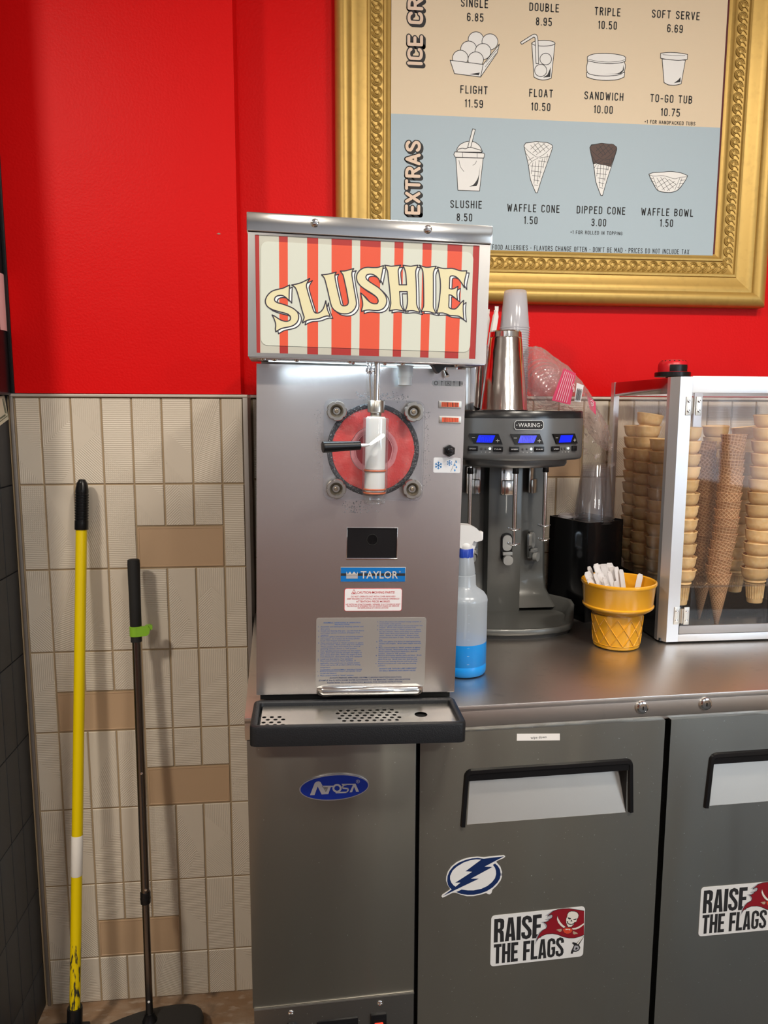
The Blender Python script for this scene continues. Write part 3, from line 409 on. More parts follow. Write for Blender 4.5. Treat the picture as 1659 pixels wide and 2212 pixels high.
def font_text(mb, txt, x, z, size, y, align='LEFT', width=None, bold=0.0, mi=0, M=None, shear=0.0, xs=1.0):
    """plain sans lettering; x,z = baseline anchor, size = cap height, width = fit to this width"""
    cu = bpy.data.curves.new('lettering_tmp', 'FONT'); cu.body = txt; cu.size = 1.0; cu.offset = bold; cu.resolution_u = 2; cu.shear = shear
    o = bpy.data.objects.new('lettering_tmp', cu); COL.objects.link(o)
    me = o.to_mesh()
    vs = [(p.co.x, p.co.y) for p in me.vertices]; fs = [tuple(p.vertices) for p in me.polygons]
    o.to_mesh_clear(); bpy.data.objects.remove(o); bpy.data.curves.remove(cu)
    if not vs: return
    k = size/0.70; xa = min(p[0] for p in vs); xb = max(p[0] for p in vs)
    kx = k*xs if width is None else width/(xb-xa)
    ox = {'LEFT': x, 'CENTER': x-(xb-xa)*kx/2, 'RIGHT': x-(xb-xa)*kx}[align]
    out = [(ox+(a-xa)*kx, y, z+b*k) for a, b in vs]
    ff = []
    for f in fs:
        a, b, c = (Vector((out[i][0], out[i][2], 0)) for i in f[:3]); ff.append(f if (b-a).cross(c-a).z > 0 else tuple(reversed(f)))
    mb.add(out, ff, M, mi)

# ------------------------------------------------------------------ room
D = 0.1125                       # the wall behind the counter stands this much further back than the tiled pier
ZT = 1.583; QT = 0.20781; PT = 0.07004; X1 = -0.6273; XB = 0.6727; GAP = 0.0040
def struct(name, mb, m, parent=None, M=None, ang=35):
    o = obj(name, mb, m, parent, M, ang); o['kind'] = 'structure'; return o
fl = struct('floor', MB().box(-3, 3, -5.6, D+0.01, -0.1, 0), FLOORM)
cl = struct('ceiling', MB().box(-3, 3, -5.6, D+0.2, 3.0, 3.1), CEIL)
# pier carrying the first tiled panel (left in the view)
wp = struct('wall_pier', MB().box(-0.70, -0.1565, 0.0025, D+0.12, 0, ZT+0.002).box(-0.1565, -0.148, 0.004, D+0.1, 0, ZT), GROUT)
wpr = struct('wall_pier_upper', MB().box(-0.681, -0.158, 0.0, D+0.12, ZT+0.009, 3.0), RED)
wb = struct('wall_back', MB().box(-0.148, 3.0, D+0.0025, D+0.12, 0, ZT+0.003), GROUT)
wbr = struct('wall_back_upper', MB().box(-0.16, 3.0, D, D+0.12, ZT+0.010, 3.0), RED)
# hairline seams of the boarding under the paint
struct('trim_1', MB().box(-0.6935, -0.143, -0.0045, 0.012, ZT+0.001, ZT+0.0075, c=0.001).box(-0.1455, -0.1425, 0.0, D, ZT+0.001, ZT+0.0075), TRIML)
struct('trim_2', MB().box(-0.6935, -0.6862, -0.003, 0.004, 0, ZT+0.002, c=0.001), TRIMM)
struct('trim_3', MB().box(-0.154, -0.1425, -0.003, 0.004, 0, ZT+0.001, c=0.001).box(-0.1465, -0.1425, 0.003, D, 0, ZT+0.001), TRIMM)
struct('trim_4', MB().box(-0.143, 3.0, D-0.006, D+0.008, ZT+0.002, ZT+0.0085, c=0.001), TRIML)
struct('trim_5', MB().box(-0.6885, -0.6805, -0.004, 0.02, ZT+0.009, 3.0, c=0.001), BLACKP)
# dark return wall at the left edge
wl = struct('wall_left', MB().box(-0.9, -0.703, -0.285, D+0.1, 0, ZT+0.003).box(-3.0, -0.9, -0.285, -0.2, 0, 3.0), DARKG)
struct('wall_left_upper', MB().box(-0.9, -0.689, -0.29, D+0.1, ZT+0.004, 3.0), BLACKP)
for i in range(8):
    zt = ZT-i*QT-0.0016; zb = max(ZT-(i+1)*QT+0.0016, 0.002)
    for (ya, yb) in ((-0.001, -0.070), (-0.0732, -0.140), (-0.1432, -0.210), (-0.2132, -0.2845)):
        obj('tile', MB().box(-0.7045, -0.6995, ya, yb, zb, zt, c=0.0008), DARKT, wl)
# side and rear walls of the shop (behind the camera, they only show in the steel)
struct('wall_right', MB().box(2.9, 3.0, -5.5, -4.55, 0, 3.0).box(2.9, 3.0, -2.85, D, 0, 3.0).box(2.9, 3.0, -4.55, -2.85, 0, 1.0).box(2.9, 3.0, -4.55, -2.85, 2.55, 3.0), BEIGE)
struct('window_1', MB().box(2.88, 2.99, -4.57, -4.51, 1.0, 2.55).box(2.88, 2.99, -2.89, -2.83, 1.0, 2.55).box(2.88, 2.99, -3.73, -3.67, 1.0, 2.55).box(2.88, 2.99, -4.57, -2.83, 1.0, 1.05).box(2.88, 2.99, -4.57, -2.83, 2.5, 2.55), WOODD)
struct('wall_left_far', MB().box(-3.0, -2.9, -5.5, -0.28, 0, 3.0), BEIGE)
PALE = mat('pale_blue_wall', (0.42, 0.47, 0.56), 0.7)
struct('wall_front', MB().box(-3, 1.94, -5.6, -5.45, 0, 3.0).box(2.09, 3.0, -5.6, -5.45, 0, 3.0).box(1.94, 2.09, -5.6, -5.45, 1.7, 3.0), PALE)
SLIT = mat('added_strip_glow', (0.8, 0.8, 0.8), 0.3, emit=(1.0, 0.93, 0.80), estr=28.0)
struct('glow_strip', MB().box(1.94, 2.09, -5.56, -5.54, 0.0, 1.7), SLIT)  # unseen glowing strip, added to streak the steel doors
# counter added out of view for its reflection in the steel
sc = thing('reflection_counter', 'unseen dark red-brown counter added for its reflection in the steel', 'counter', T(0.4, -4.1, 0))
obj('cabinet', MB().box(-2.2, 1.2, -0.35, 0.30, 0.0, 1.08, c=0.01), mat('red_brown_wood', (0.16, 0.055, 0.04), 0.5), sc)
obj('top', MB().box(-2.25, 1.25, -0.38, 0.34, 1.08, 1.11, c=0.006), WHITE, sc)
mt = thing('reflection_mat', 'unseen black mat added to darken the reflection in the cooler doors', 'mat', T(0.7, -1.9, 0))  # added out of view so the cooler doors mirror something dark
obj('mat_body', MB().box(-1.1, 1.9, -1.25, 1.15, 0.001, 0.014, c=0.004), BLACKR, mt)
# downlights
LAMPM = mat('lamp_diffuser', (0.9, 0.9, 0.9), 0.5, emit=(1.0, 0.92, 0.80), estr=6.0)
cp0 = None
for x, y, _p, nm in DOWNLIGHTS:
    lab_ = 'round ceiling downlight at the %s of the room' % nm; M = T(x, y, 2.99)
    if cp0 is None:
        cp0 = thing('ceiling_light', lab_, 'lamp', M, 'round ceiling downlights')
        obj('trim_ring', MB().lathe([(.135, .012), (.150, .004), (.150, -.004), (.135, -.006), (.128, .002)], 36, cap=False), WHITE, cp0)
        obj('diffuser', MB().lathe([(0, .001), (.129, .001), (.129, .008), (0, .008)], 36, cap=False), LAMPM, cp0)
    else: dup(cp0, M, lab_)

# ---- relief tiles: the print of lines and chevrons is fine relief carried by the glaze
def tile_mat(i, regions):
    """regions: list of (mask (a,b,c) meaning a*u+b*v>c, or None; (dx,dy) line direction normal or None; chevron flag)"""
    m = bpy.data.materials.new('relief_tile_%d' % i); m.use_nodes = True; nt = m.node_tree; N = nt.nodes; L = nt.links; b = N['Principled BSDF']
    b.inputs['Base Color'].default_value = (0.64, 0.565, 0.465, 1); b.inputs['Roughness'].default_value = 0.42
    def mth(op, a, c=None):
        n = N.new('ShaderNodeMath'); n.operation = op
        for k, q in enumerate((a, c)):
            if q is None: continue
            if isinstance(q, (int, float)): n.inputs[k].default_value = q
            else: L.new(q, n.inputs[k])
        return n.outputs[0]
    uv = N.new('ShaderNodeUVMap'); uv.uv_map = 'UVMap'; sp = N.new('ShaderNodeSeparateXYZ'); L.new(uv.outputs[0], sp.inputs[0])
    U, V = sp.outputs[0], sp.outputs[1]; UA = mth('ABSOLUTE', mth('SUBTRACT', U, 0.5))
    h = None
    for mask, dr, chev in regions:
        if dr is None: s = mth('MULTIPLY', U, 0.0)
        else:
            uu = UA if chev else U
            if len(dr) == 4:
                s1 = mth('SINE', mth('MULTIPLY', U, dr[0])); s2 = mth('SINE', mth('MULTIPLY', V, dr[1])); s = mth('MINIMUM', s1, s2)
            else: s = mth('SINE', mth('MULTIPLY', mth('ADD', mth('MULTIPLY', uu, dr[0]), mth('MULTIPLY', V, dr[1])), 92.0))
        if h is None: h = s
        else:
            a, bb, c = mask; mk = mth('GREATER_THAN', mth('ADD', mth('MULTIPLY', UA if chev == 2 else U, a), mth('MULTIPLY', V, bb)), c)
            mx = N.new('ShaderNodeMix'); mx.data_type = 'FLOAT'; L.new(mk, mx.inputs[0]); L.new(h, mx.inputs[2]); L.new(s, mx.inputs[3]); h = mx.outputs[0]
    bp = N.new('ShaderNodeBump'); bp.inputs['Strength'].default_value = 1.0; bp.inputs['Distance'].default_value = 0.00022; L.new(h, bp.inputs['Height']); L.new(bp.outputs[0], b.inputs['Normal'])
    tc = N.new('ShaderNodeTexCoord'); n = N.new('ShaderNodeTexNoise'); n.inputs['Scale'].default_value = 260; n.inputs['Detail'].default_value = 1; L.new(tc.outputs['Object'], n.inputs[0])
    r = N.new('ShaderNodeMapRange'); r.inputs[1].default_value = 0.78; r.inputs[2].default_value = 0.80; L.new(n.outputs[0], r.inputs[0])
    mx = N.new('ShaderNodeMix'); mx.data_type = 'RGBA'; L.new(r.outputs[0], mx.inputs[0]); mx.inputs[6].default_value = (0.64, 0.565, 0.465, 1); mx.inputs[7].default_value = (0.22, 0.14, 0.08, 1); L.new(mx.outputs[2], b.inputs['Base Color'])
    return m
HZ = (0, 1); VT = (1, 0); D1 = (0.7, 0.7); D2 = (0.7, -0.7); GR = (92, 92, 0, 0)
TM = [tile_mat(0, [(None, VT, 0), ((1, -1, -1.2), HZ, 0)]),
      tile_mat(1, [(None, HZ, 0), ((-1, 1, 1.3), VT, 0), ((1.6, -1, 0.9), None, 0)]),
      tile_mat(2, [(None, HZ, 0), ((1, -1, 0.35), None, 0), ((-1, -1, -1.2), GR, 0), ((-1, 1, 1.7), HZ, 0)]),
      tile_mat(3, [(None, (0.7, 0.7), 1), ((1, 1, 2.35), VT, 2)]),
      tile_mat(4, [(None, D1, 0), ((-1, 1, 1.0), None, 0), ((1, 1, 2.6), VT, 0)]),
      tile_mat(5, [(None, D2, 0), ((1, -0.35, 0.3), HZ, 0), ((0.9, 0.35, 1.05), None, 0)]),
      tile_mat(6, [(None, GR, 0), ((-1, -1, -1.4), HZ, 0)]),
      tile_mat(7, [(None, (0.93, 0.36), 0), ((-1, 0.4, 0.2), None, 0)]),
      tile_mat(8, [(None, (0.36, 0.93), 0), ((-1, 0.4, 0.2), (0.93, -0.36), 0)]),
      tile_mat(9, [(None, None, 0), ((1, 1, 2.0), HZ, 0), ((-1.2, -1, -0.9), VT, 0)])]
TC = {}
def tile_mesh(w, h, k):
    key = (round(w, 4), round(h, 4), k)
    if key in TC: return TC[key]
    mb = MB(); e = 0.0012; t = 0.007
    if k == 'tan':
        ring = [(0, 0.004), (0.0006, 0.0005), (0.0035, 0.0), (0.0042, 0.0010)]
        vs = [(0, t)]; V = []; F = []
        for ins, y in [(0, t)]+ring: V += [(ins, y, ins), (w-ins, y, ins), (w-ins, y, h-ins), (ins, y, h-ins)]
        for j in range(len(ring)):
            for i in range(4): F.append((j*4+i, j*4+(i+1) % 4, (j+1)*4+(i+1) % 4, (j+1)*4+i))
        F.append(tuple(range(len(ring)*4, len(ring)*4+4))); mb.add(V, F); me = mesh_of('tile', mb, TAN, 40)
    else:
        V = []
        for ins, y in ((0, t), (0, 0.0016), (e, 0.0)): V += [(ins, y, ins), (w-ins, y, ins), (w-ins, y, h-ins), (ins, y, h-ins)]
        F = [(i+4*j, (i+1) % 4+4*j, (i+1) % 4+4*j+4, i+4*j+4) for j in range(2) for i in range(4)]+[(8, 9, 10, 11)]
        mb.add(V, F); mb.uv = [(x/0.067, z/0.067) for x, y, z in V]; me = mesh_of('tile', mb, TM[k], 25)
    TC[key] = me; return me
def lay(parent, x0, x1, zt, zb, y, k):
    w = x1-x0-GAP; h = zt-zb-GAP
    if w < 0.004 or h < 0.004: return
    obj('tile', tile_mesh(w, h, k), None, parent, T(x0+GAP/2, y, zb+GAP/2))
# pier: eight columns, eight rows; tan tiles lie crosswise in the lower half of every other row
cols = [-0.6862+GAP/2]+[X1+i*PT for i in range(7)]+[-0.1540]
tanrow = {1: (4, 7), 3: (1, 4), 4: (4, 7), 6: (2, 5)}
kinds = [[9, 1, 4, 2, 6, 9, 8, 3], [6, 5, 7, 6, 9, 3, 2, 2], [4, 8, 5, 5, 9, 5, 3, 1], [1, 6, 0, 3, 0, 1, 1, 3], [9, 5, 7, 3, 1, 6, 4, 2], [1, 9, 0, 7, 6, 5, 4, 5], [9, 4, 1, 0, 6, 9, 0, 9], [0, 5, 3, 7, 8, 6, 3, 9]]
for i in range(8):
    zt = ZT-i*QT; zb = max(ZT-(i+1)*QT, 0.0); c0, c1 = tanrow.get(i, (99, 99))
    for k in range(8):
        if c0 <= k < c1:
            lay(wp, cols[k], cols[k+1], zt, ZT-(i+0.5)*QT, 0.0, kinds[i][k])
            if k == c0: lay(wp, cols[c0], cols[c1], ZT-(i+0.5)*QT, zb, 0.0, 'tan')
        else: lay(wp, cols[k], cols[k+1], zt, zb, 0.0, kinds[i][k])
# wall behind the counter
for i in range(4):
    zt = ZT-i*QT; zb = ZT-(i+1)*QT
    for k in range(-12, 14):
        xa = max(XB+k*PT, -0.140); xb_ = XB+(k+1)*PT
        if i == 0 and -2 <= k < 1:
            lay(wb, xa, xb_, zt, ZT-0.5*QT, D, (k*3+i) % 10)
            if k == -2: lay(wb, XB-2*PT, XB+PT, ZT-0.5*QT, zb, D, 'tan')
        elif i == 2 and 1 <= k < 4:
            lay(wb, xa, xb_, zt, ZT-2.5*QT, D, (k*3+i) % 10)
            if k == 1: lay(wb, XB+PT, XB+4*PT, ZT-2.5*QT, zb, D, 'tan')
        else: lay(wb, xa, xb_, zt, zb, D, (k*7+i*3) % 10)
# chipped paint spot on the pier
tag(obj('paint_chip', MB().prism([(-0.206, 1.963), (-0.200, 1.9655), (-0.196, 1.963), (-0.200, 1.9615)], -0.0006, 0.0), mat('bare_plaster', (0.35, 0.22, 0.18), 0.9)), 'small chip in the red paint above the tiled pier', 'mark')

# ------------------------------------------------------------------ notes at the left edge
pk = MB(); n = 6
V = [(-0.6885+0.002*math.sin(i*1.3), -0.004-0.075*i/n, z+(0.012 if z < 1.8 and i == n else 0)) for i in range(n+1) for z in (1.733, 1.86)]
pk.add(V, [(2*i, 2*i+2, 2*i+3, 2*i+1) for i in range(n)]); 
V2 = [(x+0.0006, y, z) for x, y, z in V]; pk.add(V2, [(2*i, 2*i+1, 2*i+3, 2*i+2) for i in range(n)])
tag(obj('paper_note', pk, PINKP), 'pale pink paper sheet on the black panel at the left edge', 'paper')
bill = thing('banknote', 'folded green and cream banknote tucked against the dark wall', 'banknote', T(-0.6985, -0.003, 1.531))
BILL = mat('banknote_paper', (0.60, 0.56, 0.42), 0.8); BILLI = mat('banknote_ink', (0.12, 0.14, 0.09), 0.8)
Rb = Matrix(((0, 1, 0, 0.0), (1, 0, 0, 0), (0, 0, 1, 0), (0, 0, 0, 1)))
obj('note', MB().prism([(0, 0), (-0.075, -0.02), (-0.075, 0.05), (-0.016, 0.055)], 0.0, 0.0008, M=Rb), BILL, bill)
bi = MB(); bi.ribbon([(-0.008, 0.008), (-0.07, -0.01)], 0.002, 0.0016, M=Rb); bi.ribbon([(-0.012, 0.014), (-0.022, 0.048)], 0.002, 0.0016, M=Rb); bi.ribbon([(-0.018, 0.016), (-0.028, 0.046)], 0.004, 0.0016, M=Rb); bi.ribbon([(-0.02, 0.010), (-0.06, 0.0)], 0.004, 0.0016, M=Rb)
obj('print', bi, BILLI, bill)

# ------------------------------------------------------------------ framed menu board
OX0, OX1, OZ0, OZ1 = 0.2150, 1.0800, 1.9665, 3.0
WF = 0.1375
menu = thing('menu_board', 'menu poster for ice cream and extras in a wide gold frame', 'menu board', T(0.64, D, 1.83))
prof = [(0, 0), (0, .028), (.003, .034), (.010, .040), (.020, .043), (.029, .040), (.0365, .033), (.038, .0285), (.041, .0290), (.055, .0225), (.068, .0175), (.0775, .0165), (.079, .0200), (.0845, .0205), (.086, .0165), (.088, .0150), (.1175, .0150), (.119, .0195), (.1240, .0200), (.1265, .0150), (.1320, .0130), (.1375, .0100), (.1375, 0.002)]
def rail(a, b, ina, inb):
    """moulding between two mitred corners: a,b outer corners, ina,inb inner corners (x,z)"""
    mb = MB(); V = []
    for s, h in prof:
        t = s/WF
        for o_, i_ in ((a, ina), (b, inb)): V.append((o_[0]+(i_[0]-o_[0])*t, D-h, o_[1]+(i_[1]-o_[1])*t))
    mb.add(V, [(2*i, 2*i+1, 2*i+3, 2*i+2) for i in range(len(prof)-1)]); return mb
bl, br, tl_, tr = (OX0-WF, OZ0-WF), (OX1+WF, OZ0-WF), (OX0-WF, OZ1), (OX1+WF, OZ1)
ibl, ibr, itl, itr = (OX0, OZ0), (OX1, OZ0), (OX0, OZ1), (OX1, OZ1)
obj('frame_rail', rail(bl, br, ibl, ibr), GOLD, menu, Matrix.Identity(4), 50)
obj('frame_rail', rail(tl_, bl, itl, ibl), GOLD, menu, Matrix.Identity(4), 50)
obj('frame_rail', rail(br, tr, ibr, itr), GOLD, menu, Matrix.Identity(4), 50)
# carved chain moulding
def chain(p0, p1, unit=0.0271):
    mb = MB(); a = Vector(p0); d = Vector(p1)-a; n = max(1, round(d.length/unit)); u = d/n; un = u.normalized(); nr = Vector((-un.y, un.x)); y0 = D-0.0150
    for k in range(n):
        c = a+u*(k+0.5)
        R = Matrix(((1, 0, 0, c.x), (0, 0, -1, y0), (0, 1, 0, c.y), (0, 0, 0, 1)))
        mb.lathe([(.0062, 0), (.0062, .0016), (.0050, .0026), (.0022, .0030), (0, .0030)], 12, M=R)
        for rr, tr_, lf in ((.0090, .0013, .0010), (.0124, .0016, .0014)):
            pts = []
            for i in range(15):
                an = math.radians(-95+i*19.0); q = c+un*(rr*math.cos(an))+nr*(rr*math.sin(an)); pts.append((q.x, y0-lf-.0006*math.sin(an), q.y))
            mb.tube(pts, tr_, 5)
        for o1, tr_ in ((0.0, .0015), (.0034, .0012)):
            pts = []
            for i in range(9):
                t = i/8; q = c+un*(-.0135+o1+t*.0255)+nr*((-.0122+o1*.6)*math.cos(PI*t)); pts.append((q.x, y0-.0016, q.y))
            mb.tube(pts[:6], tr_, 5)
    return mb
ci = 0.1028
for p0, p1 in (((OX0-WF+ci, OZ0-WF+ci), (OX1+WF-ci, OZ0-WF+ci)), ((OX0-WF+ci, OZ1), (OX0-WF+ci, OZ0-WF+ci)), ((OX1+WF-ci, OZ0-WF+ci), (OX1+WF-ci, OZ1))):
    obj('carved_moulding', chain(p0, p1), GOLD, menu, Matrix.Identity(4), 60, kind='stuff')
YP = D-0.0125
obj('backing', MB().box(OX0-0.01, OX1+0.01, YP+0.003, D-0.001, OZ0-0.01, OZ1), mat('dark_red_mount', (0.10, 0.01, 0.012), 0.7), menu, Matrix.Identity(4))
px1 = 1.0735
obj('poster', MB().box(0.2153, px1, YP, YP+0.002, OZ0-0.004, OZ1), PTAN, menu, Matrix.Identity(4))
obj('poster_lower_field', MB().prism([(0.2153, OZ0-0.004), (px1, OZ0-0.004), (px1, 2.2818), (0.2153, 2.2818)], YP-0.0002, YP-0.0001), PBLUE, menu, Matrix.Identity(4))
y = YP-0.0004; tx = MB()
for s, xa, xb_, z, cap in MENU:
    stroke_text(tx, s, xa, xb_, z, 0.0192 if cap > 0.015 else 0.0090, 0.0027 if cap > 0.015 else 0.00135, y)
stroke_text(tx, 'INFORM YOUR SERVER OF ANY FOOD ALLERGIES * FLAVORS CHANGE OFTEN * DON\'T BE MAD * PRICES DO NOT INCLUDE TAX', 0.2995, 1.0075, 1.9640, 0.0125, 0.00150, y)
obj('lettering', tx, INK, menu, Matrix.Identity(4))
# tall headings running up the poster
hy = YP-0.0003
for txt, z0, z1, xl, xr in (('EXTRAS', 2.0440, 2.2200, 0.2515, 0.2905), ('ICE CREAM', 2.3965, 2.6500, 0.2545, 0.2935)):
    hx = MB(); cap = xr-xl; PW = .0074; h = cap-PW; tot = sum(GL[c][0] for c in txt)*h; n_ = len(txt)-1; Lg = z1-z0-PW
    sp = PW*1.55; k = (Lg-sp*n_)/tot
    for mi, w, dx, dz, yy in ((0, .0128, .0042, -.0040, hy), (0, .0128, .0028, -.0027, hy-.00008), (0, .0128, .0014, -.0013, hy-.00016), (0, .0128, 0, 0, hy-.00024), (1, PW, 0, 0, hy-.00060)):
        m2 = MB(); x = z0+PW/2; m2.step = .000004 if mi else 0.0
        for c in txt:
            for pl in GL[c][1]: m2.ribbon([(x+a*h*k, PW/2+b*h) for a, b in pl], w, 0, closed=(c == 'O'))
            x += GL[c][0]*h*k+sp
        hx.add([(xr-z+dx, yy+q, a+dz) for a, q, z in m2.v], m2.f, mi=mi)
    obj('heading', hx, [INK, PCREAM], menu, Matrix.Identity(4))
ly = YP-0.00035; groups = {}
def icon_of(p):
    x = sum(q[0] for q in p)/len(p)*1e-4; z = sum(q[1] for q in p)/len(p)*1e-4
    return (min(range(4), key=lambda i: abs(x-(0.425, 0.595, 0.762, 0.945)[i])), z < 2.28)
for i, (kd, pts) in enumerate(ICONS):
    P = [(a*1e-4, b*1e-4) for a, b in pts]; P = smooth_poly(P, 42) if kd in 'wbk' and len(P) > 5 else smooth_line(P) if kd == 'n' else P; yy = ly-i*0.000004; ic = groups.setdefault(icon_of(pts), MB())
    if kd == 'w': ic.prism(P, yy, yy, mi=1); ic.ribbon(P, .0016, yy-.000002, closed=True, mi=0)
    elif kd == 'b': ic.prism(P, yy, yy, mi=2); ic.ribbon(P, .0012, yy-.000002, closed=True, mi=0)
    elif kd == 'k': ic.prism(P, yy, yy, mi=0)
    else: ic.ribbon(P, .0010, yy, mi=0)
for ic in groups.values(): obj('illustration', ic, [INK, PWHITE, PBROWN], menu, Matrix.Identity(4))
obj('illustration', MB().prism([(0.9395, 2.5480), (0.9430, 2.5480), (0.9412, 2.5440)], ly, ly), INK, menu, Matrix.Identity(4))

# ------------------------------------------------------------------ under-counter cooler
CY = math.radians(2.37)
FC = frame(0.0, -0.62, 0.0, CY)          # local x along the front, y into the cabinet, z up
cool = thing('back_bar_cooler', 'long stainless under-counter cooler with two doors and a steel worktop', 'refrigerator', FC)
CX0, CX1, CT = -0.1085, 1.215, 1.0348; DEP = 0.675
obj('worktop', MB().box(CX0-0.003, CX1, 0.0, DEP, CT-0.012, CT, c=0.0018).box(CX0-0.003, CX1, 0.0, 0.012, CT-0.0405, CT-0.004, c=0.0018).box(CX0-0.003, CX0+0.003, 0.006, DEP, CT-0.0405, CT-0.006, c=0.001).box(CX0, CX1, 0.010, 0.014, CT-0.05, CT-0.034, c=0.0), TOPS, cool)
obj('cabinet', MB().box(CX0+0.004, CX1-0.004, 0.040, DEP-0.005, 0.10, CT-0.0125), STEELV, cool)
obj('recess_frame', MB().box(CX0+0.012, CX1-0.01, 0.026, 0.041, 0.11, CT-0.046), DARK, cool)
for x in (CX0+0.06, CX1-0.06):
    for yy in (0.08, DEP-0.08): obj('caster', MB().cyl((x, yy-0.0, 0.05), (x, yy, 0.10), 0.012).cyl((x-0.012, yy, 0.03), (x+0.012, yy, 0.03), 0.03, n=24), BLACKR, cool)
# machine-compartment panel on the left
obj('side_panel', MB().box(CX0+0.0, 0.1865, 0.0, 0.028, 0.4850, 0.9935, c=0.0012), DOORS, cool)
obj('panel_edge', MB().box(CX0+0.002, 0.1865, -0.0015, 0.006, 0.4815, 0.4845), SATIN, cool)
cpnl = obj('control_panel', MB().box(CX0+0.002, 0.1865, 0.0, 0.028, 0.14, 0.481, c=0.0012), mat('grille_panel_steel', (0.30, 0.29, 0.27), 0.35, metal=1, var=((150, 150, 150), 0.68, 0.72, (0.7, 0.7, 0.68))), cool)
for x, z in ((-0.0405, 0.4690), (0.1228, 0.4690)): obj('screw', MB().lathe([(.0052, 0), (.0050, .0012), (.0030, .0026), (0, .0030)], 16, M=FC @ T(x, 0, z) @ Matrix.Rotation(PI/2, 4, 'X')).box(-.0042, .0042, -.0034, -.0026, -.0006, .0006, M=FC @ T(x, 0, z)), CHROME, cpnl, Matrix.Identity(4))
obj('display', MB().box(0.006, 0.082, -0.004, 0.003, 0.405, 0.4470, c=0.002).box(0.012, 0.076, -0.0045, -0.003, 0.412, 0.4395), BLACK, cpnl)
DISPB = mat('display_blue_digits', (0.02, 0.02, 0.4), 0.5, emit=(0.05, 0.08, 1.0), estr=2.5)
dg = MB(); 
for x in (0.034, 0.0425, 0.051): dg.ribbon([(x, .424), (x, .436), (x+.006, .436), (x+.006, .424)], .0016, -.0052)
obj('digits', dg, DISPB, cpnl)
obj('rocker_switch', MB().box(0.105, 0.135, -0.006, 0.003, 0.398, 0.450, c=0.003).box(0.109, 0.131, -0.0065, -0.003, 0.402, 0.441, c=0.001), BLACK, cpnl)
REDL = mat('lit_red_rocker', (0.5, 0.01, 0.01), 0.3, emit=(1.0, 0.05, 0.02), estr=1.6)
obj('lit_rocker', MB().box(0.112, 0.128, -0.0095, -0.004, 0.404, 0.4345, c=0.002), REDL, cpnl)
obj('knob_cover', MB().lathe([(.014, 0), (.014, .005), (.011, .008), (0, .009)], 24, M=FC @ T(-0.040, 0, 0.436) @ Matrix.Rotation(PI/2, 4, 'X')), BLACK, cpnl, Matrix.Identity(4))
sl = MB()
for i in range(9): sl.box(CX0+0.03, 0.16, -0.002, 0.002, 0.16+i*0.022, 0.170+i*0.022)
obj('vent_grille', sl, BLACK, cpnl)
# oval maker's badge
bd = obj('maker_badge', MB().prism(circle(0.0410, 0.9000, 0.0612, 48, 0.0243), -0.0030, 0.0), mat('badge_rim', (0.62, 0.60, 0.66), 0.3, metal=0.8), cool)
obj('badge_field', MB().prism(circle(0.0410, 0.9000, 0.0592, 48, 0.0223), -0.0036, -0.0030), mat('badge_blue', (0.006, 0.022, 0.22), 0.3), bd)
lg = MB(); GB = mat('badge_silver', (0.52, 0.50, 0.52), 0.4, metal=0.5)
bx = lambda x, z: (0.0410+(x-805)/1190*0.1225, 0.9000+(393-(z+(x-805)*0.067))/1190*0.1225+0.0)
for poly in ([(388, 528), (470, 310), (500, 285), (540, 278), (570, 292), (660, 480), (700, 380), (600, 380), (595, 358), (790, 358), (780, 380), (740, 385), (700, 508), (585, 515), (520, 370), (465, 525)],
             [(1062, 480), (1120, 345), (935, 345), (925, 325), (1165, 325), (1225, 470), (1175, 472), (1140, 380), (1105, 478)]):
    lg.prism([bx(x, z+0) for x, z in poly], -0.0040, -0.0037)
lg.ribbon([bx(x, z) for x, z in [(848+62*math.cos(a*PI/10), 405+62*math.sin(a*PI/10)) for a in range(20)]], .0034, -0.0040, closed=True)
lg.ribbon([bx(x, z) for x, z in [(835, 485), (1010, 478), (1040, 440), (1030, 410), (950, 405), (940, 380), (960, 350), (1000, 340)]], .0026, -0.0040)
lg.ribbon([bx(x, z) for x, z in [(1205+30*math.cos(a*PI/8), 283+30*math.sin(a*PI/8)) for a in range(16)]], .0006, -0.0040, closed=True)
lg.ribbon([bx(x, z) for x, z in [(1197, 298), (1197, 268), (1212, 270), (1212, 282), (1197, 284), (1214, 298)]], .0006, -0.0040)
obj('lettering', lg, GB, bd)
